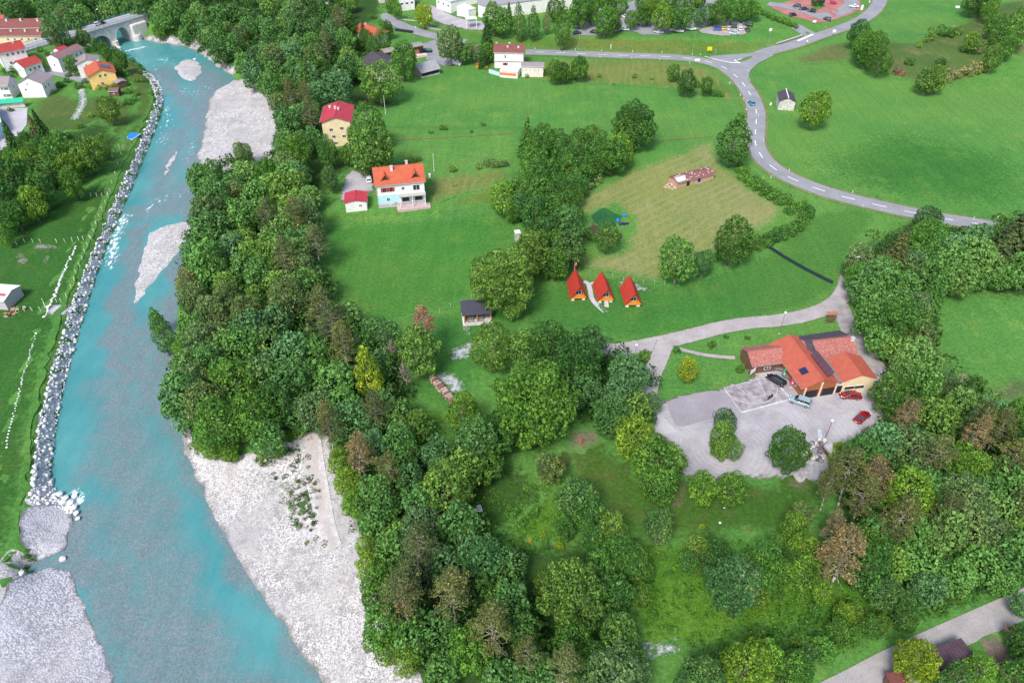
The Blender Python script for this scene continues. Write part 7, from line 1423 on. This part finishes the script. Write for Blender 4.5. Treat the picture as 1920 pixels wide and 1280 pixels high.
# pool, garden barrels, bins and small things
def slab(px, py, sx, sy, h_, m_, lb, name, cat, rz=0, rim=None, part='cover'):
    e = empty(name, P(px, py), rz, label=lb, cat=cat); MB().box(-sx/2,sx/2,-sy/2,sy/2,-.1,h_).build(part, m_, e, bevel=.04)
    if rim: MB().box(-sx/2-.15,sx/2+.15,-sy/2-.15,sy/2+.15,-.1,h_*.7).build('rim', rim, e)
    return e
slab(245,256,4.4,4.6,.35, plain('bright blue cover', (.01,.22,.72), .4), 'bright blue square pool cover on the riverside lawn', 'pool', 'pool', -.2, WPAINT)
def barrel(px, py, m_, lb):
    e = empty('barrel', P(px, py), 0, label=lb, cat='barrel', group='garden barrels'); mb = MB(); rs = [(0,.30),(.15,.33),(.45,.36),(.75,.33),(.92,.30)]
    for (z0,r0),(z1,r1) in zip(rs[:-1], rs[1:]): mb.cyl((0,0,z0),(0,0,z1),r0*1.4,r1*1.4,14)
    mb.build('drum', m_, e); MB().cyl((0,0,.921),(0,0,.97),.40,n=14).build('lid', m_, e)
barrel(1170,407, BLUEP, 'bright blue barrel, upper of the two by the vegetable plot'); barrel(1158,416, BLUEP, 'bright blue barrel, lower of the two by the vegetable plot')
def heap(px, py, sx, sy, sz, m_, lb, name, cat, n=9, r=(.25,.5)):
    e = empty(name, P(px, py), 0, label=lb, cat=cat)
    for i in range(n):
        o = blob('piece', m_ if not isinstance(m_, list) else m_[i % len(m_)], e, random.uniform(*r), random.uniform(*r), random.uniform(*r)*.8, i+px*.1, 1); o.location = (random.uniform(-sx,sx), random.uniform(-sy,sy), random.uniform(0,sz))
    return e
heap(1171,420,1.5,.8,.3, plain('dark blue sacks', (.02,.025,.08), .5), 'pile of dark blue sacks beside the vegetable plot', 'sack_pile', 'sacks', 12); heap(1078,434,.7,.5,.3, plain('dark blue sacks', (.02,.025,.08), .5), 'small dark heap at the left end of the vegetable plot', 'sack_pile', 'sacks', 6)
heap(1522,848,1.9,2.4,.8, [plain('dark rock', (.16,.15,.17), .9, .3), plain('grey rock', (.30,.29,.31), .9, .3), STONE], 'round heap of dark rocks ringed with pale stones in the car park', 'stone_heap', 'rock pile', 46, (.35,.75))
heap(1540,830,.9,.8,.8, [plain('dark rock', (.16,.15,.17), .9, .3), STONE], 'smaller rock mound at the foot of the rusty lamp post', 'stone_heap', 'rock pile', 14, (.3,.6))
slab(1555,850,1.8,2.4,1.6, plain('pale hut roof', (.45,.45,.47), .8), 'small pale flat-topped stand beside the rock heap', 'grill_stand', 'stand', .3, WOODB, 'slab_top'); slab(1536,815,.9,2.2,.5, plain('pale blue board', (.45,.52,.55), .5), 'pale blue board lying at the car park edge', 'board', 'board', -.2)
slab(758,60,9,1.3,.9, plain('black cover', (.02,.02,.03), .7), 'long black covered skip beside the grey road', 'skip', 'container', R(-22)); slab(802,98,3.2,2.2,1.4, plain('green trailer', (.06,.20,.15), .7), 'green trailer in the farmyard', 'trailer', 'trailer', .1, BLACK, 'box'); slab(790,106,5,2.5,.8, plain('pale planks', (.6,.52,.48), .8), 'stack of pale planks in the farmyard', 'plank_stack', 'planks', .4, None, 'planks')
slab(1138,667,1.6,.8,.5, WOODG, 'grey log bench at the edge of the lawn grove', 'bench', 'bench', -.2, None, 'log'); slab(806,333,.6,.6,1.3, WPAINT, 'white satellite dish stand right of the white house', 'dish', 'dish', .2, None, 'dish'); slab(1602,482,3.4,1.4,.5, WPAINT, 'white heap of boards beside the blue-green bush', 'board_pile', 'boards', -.3, WOODG, 'boards'); slab(1612,478,2,.8,.7, plain('pinkish boards', (.5,.35,.32), .8), 'pinkish boards beside the hedge', 'board_pile', 'boards', -.3, None, 'boards')
slab(897,956,.9,1.1,.9, GREYW, 'small grey box in the wild garden', 'box', 'box', .3, WPAINT, 'lid'); slab(1795,15,1.8,1.0,.8, WPAINT, 'white wrapped bundle by the top thicket', 'bundle', 'bundle', -.4, None, 'bundle')
v = P(1557,601); e = empty('swing_frame', v, .1, label='brown wooden stand with slatted roof beside the track bend', cat='stand')
for x in (-1,1): MB().box(x-.07,x+.07,-.07,.07,0,2.2).build('post', WOODB, e)
for i in range(5): MB().box(-1.4,1.4,-.6+i*.28,-.42+i*.28,2.21,2.27).build('slat', plain('reddish slat', (.45,.16,.10), .8), e)
for px, py, lb in [(1493,832,'white round garden table under the spreading tree, upper one'),(1506,859,'white round garden table under the spreading tree, lower one')]:
    e = empty('garden_table', P(px, py), 0, label=lb, cat='table'); MB().cyl((0,0,.70),(0,0,.75),.6,n=18).build('tabletop', WPAINT, e); MB().cyl((0,0,0),(0,0,.699),.06,n=8).build('leg', WPAINT, e); MB().cyl((0,0,0),(0,0,.05),.3,n=12).build('foot', WPAINT, e)
# ---- people
def person(px, py, h_, label, top, legs, skin=(.45,.27,.2), hair=(.06,.04,.03), rz=0, dress=False):
    e = empty('person', P(px, py), rz, label=label, cat='person'); s_ = h_/1.75
    bm = bmesh.new(); J = {'pel':(0,0,.95,.13),'che':(0,0,1.28,.15),'nek':(0,0,1.47,.055),'hed':(0,.01,1.62,.10),'top':(0,0,1.71,.07)}
    E_ = [('pel','che'),('che','nek'),('nek','hed'),('hed','top')]
    for s2, nm in ((-1,'l'),(1,'r')):
        J.update({nm+'hip':(s2*.09,0,.88,.10),nm+'kne':(s2*.11,-.03+.06*s2,.48,.065),nm+'ank':(s2*.12,.02+.08*s2,.08,.045),nm+'toe':(s2*.13,-.13+.08*s2,.03,.04),nm+'sho':(s2*.18,0,1.40,.06),nm+'elb':(s2*.26,.02,1.14,.045),nm+'wri':(s2*.26,-.12,.93,.033),nm+'han':(s2*.25,-.17,.86,.035)})
        E_ += [('pel',nm+'hip'),(nm+'hip',nm+'kne'),(nm+'kne',nm+'ank'),(nm+'ank',nm+'toe'),('che',nm+'sho'),(nm+'sho',nm+'elb'),(nm+'elb',nm+'wri'),(nm+'wri',nm+'han')]
        for f in range(5):
            fx = s2*(.25+(f-2)*.016); J[nm+'f%d' % f] = (fx-(s2*.03 if f == 0 else 0), -.195, (.82 if f == 0 else .775+.008*abs(f-2)), .008); E_.append((nm+'han', nm+'f%d' % f))
    ks = list(J); vs = {k: bm.verts.new(Vector(J[k][:3])*s_) for k in ks}
    for a, b_ in E_: bm.edges.new((vs[a], vs[b_]))
    me = bpy.data.meshes.new('body'); bm.to_mesh(me); bm.free(); o = link_mesh('body', me, plain('skin', skin, .6, .03), e)
    o.modifiers.new('skin', 'SKIN'); sk_ = me.skin_vertices[0].data
    for i, k in enumerate(ks): sk_[i].radius = (J[k][3]*s_,)*2
    sk_[0].use_root = True; sb = o.modifiers.new('sub', 'SUBSURF'); sb.levels = 1; sb.render_levels = 2
    mb = MB(); k = 12; rs = [(1.46,.08,.06),(1.40,.20,.11),(1.25,.19,.13),(1.0,.165,.125),(.92,.18,.13)]+([(.70,.24,.20),(.52,.30,.25)] if dress else [(.86,.19,.14)])
    V = [(rx*s_*math.cos(2*math.pi*i/k), ry*s_*math.sin(2*math.pi*i/k), z*s_) for z, rx, ry in rs for i in range(k)]
    mb.add(V, [(j*k+i,(j+1)*k+i,(j+1)*k+(i+1)%k,j*k+(i+1)%k) for j in range(len(rs)-1) for i in range(k)]); mb.build('dress' if dress else 'shirt', top, e, smooth=True)
    for s2 in (-1, 1):
        MB().cyl((s2*.18*s_,0,1.41*s_),(s2*.245*s_,.02*s_,1.19*s_),.075*s_,.062*s_,10).build('sleeve', top, e)
        if not dress: MB().path([Vector((s2*.09,0,.92))*s_, Vector((s2*.11,-.03+.06*s2,.48))*s_, Vector((s2*.12,.02+.08*s2,.1))*s_], [.115*s_,.08*s_,.065*s_], 10).build('trouser_leg', legs, e)
    mb = MB(); mb.ball((0,.025*s_,1.655*s_),.118*s_,12,8); mb.build('hair', plain('hair', hair, .8), e, smooth=True)
    for s2 in (-1,1): MB().ball((s2*.035*s_,-.09*s_,1.63*s_),.012*s_,6,4).build('eye', BLACK, e)
    MB().box(-.012*s_,.012*s_,-.118*s_,-.09*s_,1.585*s_,1.62*s_).build('nose', plain('skin', skin, .6, .03), e)
person(1089,831,1.62,'person in a bright red dress walking on the worn soil among the trees', plain('red dress', (.75,.02,.08), .8), None, dress=True, rz=.6)
person(906,689,1.75,'person in a white shirt and light trousers at the edge of the olive tree', plain('white shirt', (.82,.82,.83), .8), plain('beige trousers', (.45,.40,.33), .8), rz=2.2)
# ---- rocks
def rock_mesh(seed, sub=1):
    bm = bmesh.new(); bmesh.ops.create_icosphere(bm, subdivisions=sub, radius=1)
    for q in bm.verts: q.co *= 1+.38*mnoise.noise(q.co*1.3+Vector((seed*3.1, 5, seed))); q.co.z *= .72
    me = bpy.data.meshes.new('boulder'); bm.to_mesh(me); bm.free(); return me
m_rock, t, b = new_mat('limestone boulder'); p = pos(t); vv = N(t, 'ShaderNodeTexVoronoi'); vv.inputs['Scale'].default_value = .9; t.links.new(p, vv.inputs[0]); rr = N(t, 'ShaderNodeSeparateColor'); t.links.new(vv.outputs['Color'], rr.inputs[0])
c = mix(t, rr.outputs[0], (.60,.60,.61), (.80,.79,.79)); c = mix(t, ramp(t, noise(t, p, 3, 4, .7), .5, .75), c, (.40,.40,.42)); t.links.new(c, b.inputs['Base Color']); b.inputs['Roughness'].default_value = .9
random.seed(9); RM = [rock_mesh(i) for i in range(8)]
for me in RM: me.materials.append(m_rock)
RC = [np.array([v.co[:] for v in me.vertices]) for me in RM]; RF = [np.array([p_.vertices[:] for p_ in me.polygons]) for me in RM]
band = [P(a, c_).xy for a, c_ in [(258,130),(280,152),(291,178),(294,198),(281,225),(268,258),(250,300),(228,350),(205,400),(182,450),(162,500),(143,550),(126,600),(110,650),(94,700),(82,750),(72,800),(65,850),(60,900),(55,945),(100,950)]]+[Vector(G(a, c_, WZ)) for a, c_ in [(141,966),(130,937),(106,920),(95,890),(99,850),(106,800),(115,750),(126,700),(140,650),(155,600),(170,550),(186,500),(205,450),(225,400),(248,350),(268,300),(285,258),(298,222),(306,190),(303,165),(287,142)]]
bp = [tuple(v) for v in band]; bx = np.array(bp); VV = []; FF = []; nn = 0; k = 0
area = abs(sum(bp[i][0]*bp[(i+1)%len(bp)][1]-bp[(i+1)%len(bp)][0]*bp[i][1] for i in range(len(bp))))/2; tgt = int(area*5.5); print('riprap area', area)
while k < tgt:
    X = rng.uniform(bx[:,0].min(), bx[:,0].max(), 3000); Y = rng.uniform(bx[:,1].min(), bx[:,1].max(), 3000); ok = inside(X, Y, bp)
    for x, y in zip(X[ok], Y[ok]):
        if k >= tgt: break
        k += 1; i = int(rng.integers(8)); s_ = rng.uniform(.15, .34)*(1.8 if rng.random() < .15 else 1); a = rng.uniform(0, 6.28); c_, s2 = math.cos(a), math.sin(a); R_ = np.array([[c_,-s2,0],[s2,c_,0],[0,0,1]])
        VV.append((RC[i]*s_)@R_.T+np.array([x, y, hgt(x, y)+.22*s_+.1])); FF.append(RF[i]+nn); nn += len(RC[i])
tag(mesh_np('riprap', np.concatenate(VV), np.concatenate(FF), m_rock), 'pale riprap armouring of the left river bank', None, None, 'stuff')
print('rocks', k)
def boulder(px, py, s_, lb, grp, z=None):
    v = P(px, py) if z is None else Vector((*G(px, py, z), z)); o = bpy.data.objects.new('boulder', random.choice(RM)); col.objects.link(o); o.location = v+Vector((0,0,s_*.2)); o.scale = (s_*random.uniform(.85,1.2), s_*random.uniform(.85,1.15), s_*random.uniform(.8,1.1)); o.rotation_euler = (0, 0, random.uniform(0,6.3))
    if grp: RKL.append(dict(px=px, py=py, o=o, f=lb, c='boulder', g=grp))
    else: tag(o, lb, 'boulder')
ROW = [(142,463),(137,474),(131,486),(126,498),(121,510),(115,522),(111,533),(107,545),(102,556),(97,566),(92,576),(87,586),(82,598)]
n_ = 0
for (a, b_), (c_, d_) in zip(ROW[:-1], ROW[1:]):
    for j in range(3): boulder(a+(c_-a)*j/3+random.uniform(-2,2), b_+(d_-b_)*j/3, random.uniform(.26,.50), 'pale row boulder', 'boulders of the upper lawn row')
ROW = [(68,625),(62,645),(57,660),(54,675),(48,690),(43,705),(40,720),(36,738),(31,756),(26,775),(21,795),(15,820),(12,845)]
for (a, b_), (c_, d_) in zip(ROW[:-1], ROW[1:]):
    for j in range(4): boulder(a+(c_-a)*j/4+random.uniform(-1.5,1.5), b_+(d_-b_)*j/4, random.uniform(.13,.26), 'small pale row stone', 'boulders of the lower lawn row')
for i, (px, py, s_) in enumerate([(112,928,.8),(124,934,.75),(133,942,.8),(139,952,.7),(143,962,.6),(146,972,.5),(118,942,.8),(108,940,.7),(128,952,.7),(140,930,.6),(100,930,.75),(92,932,.8)]):
    boulder(px, py, s_, 'large pale groyne boulder', 'large boulders of the groyne', z=-3.7)
for px, py, s_, lb in [(115,268,1.0,'brown boulder'),(222,92,1.8,'dark rock at the foot of the bridge pier'),(40,1075,.8,'white boulder at the mouth of the small creek'),(365,112,1.0,'dark rock in the right channel of the upper river'),(118,1048,.8,'dark rock breaking the surface at the creek mouth'),(64,397,.8,'flat pale stone on the riverside lawn'),(1350,980,.4,'pale stone on the garden lawn'),(1358,952,.3,'white ball-like stone on the garden lawn')]:
    boulder(px, py, s_*.8, lb+('' if len(lb) > 14 else ' at the foot of the village spruce'), None, z=(-4.0 if px in (222,365,118) else None))
    o = col.objects[-1]
for o in list(bpy.data.objects):
    if o.get('group') is None and 'group' in o: del o['group']
XL = [(142,463,'the top end of the lawn boulder row'),(121,510,'the middle of the lawn boulder row'),(102,556,'the gravel crossing of the levee'),(62,645,'the top of the thin stone row'),(43,705,'the middle of the thin stone row'),(21,795,'the bottom of the thin stone row'),(112,928,'the root of the groyne'),(143,960,'the outer tip of the groyne'),(170,455,'the upper lawn fence corner'),(60,583,'the lower lawn fence'),(215,330,'the upper riverside fence'),(150,500,'the riverside fence middle'),(190,369,'the short cross fence'),(1080,97,'the left light pole'),(1240,105,'the right light pole'),(1390,185,'the inner road bend'),(1425,240,'the outer road bend'),(1610,375,'the straight right stretch of road')]
LMK += XL;
OLD = LMK; LMK = XL
rank_labels(RKL, lambda q: q['f'])
for q in RKL: tag(q['o'], q['label'], q['c'], q['g'])
for o in [o for o in bpy.data.objects if o.type == 'EMPTY' and o.parent is None and o.location.z < -400]:
    for c in list(o.children):
        for d in list(c.children): bpy.data.objects.remove(d)
        bpy.data.objects.remove(c)
    bpy.data.objects.remove(o)
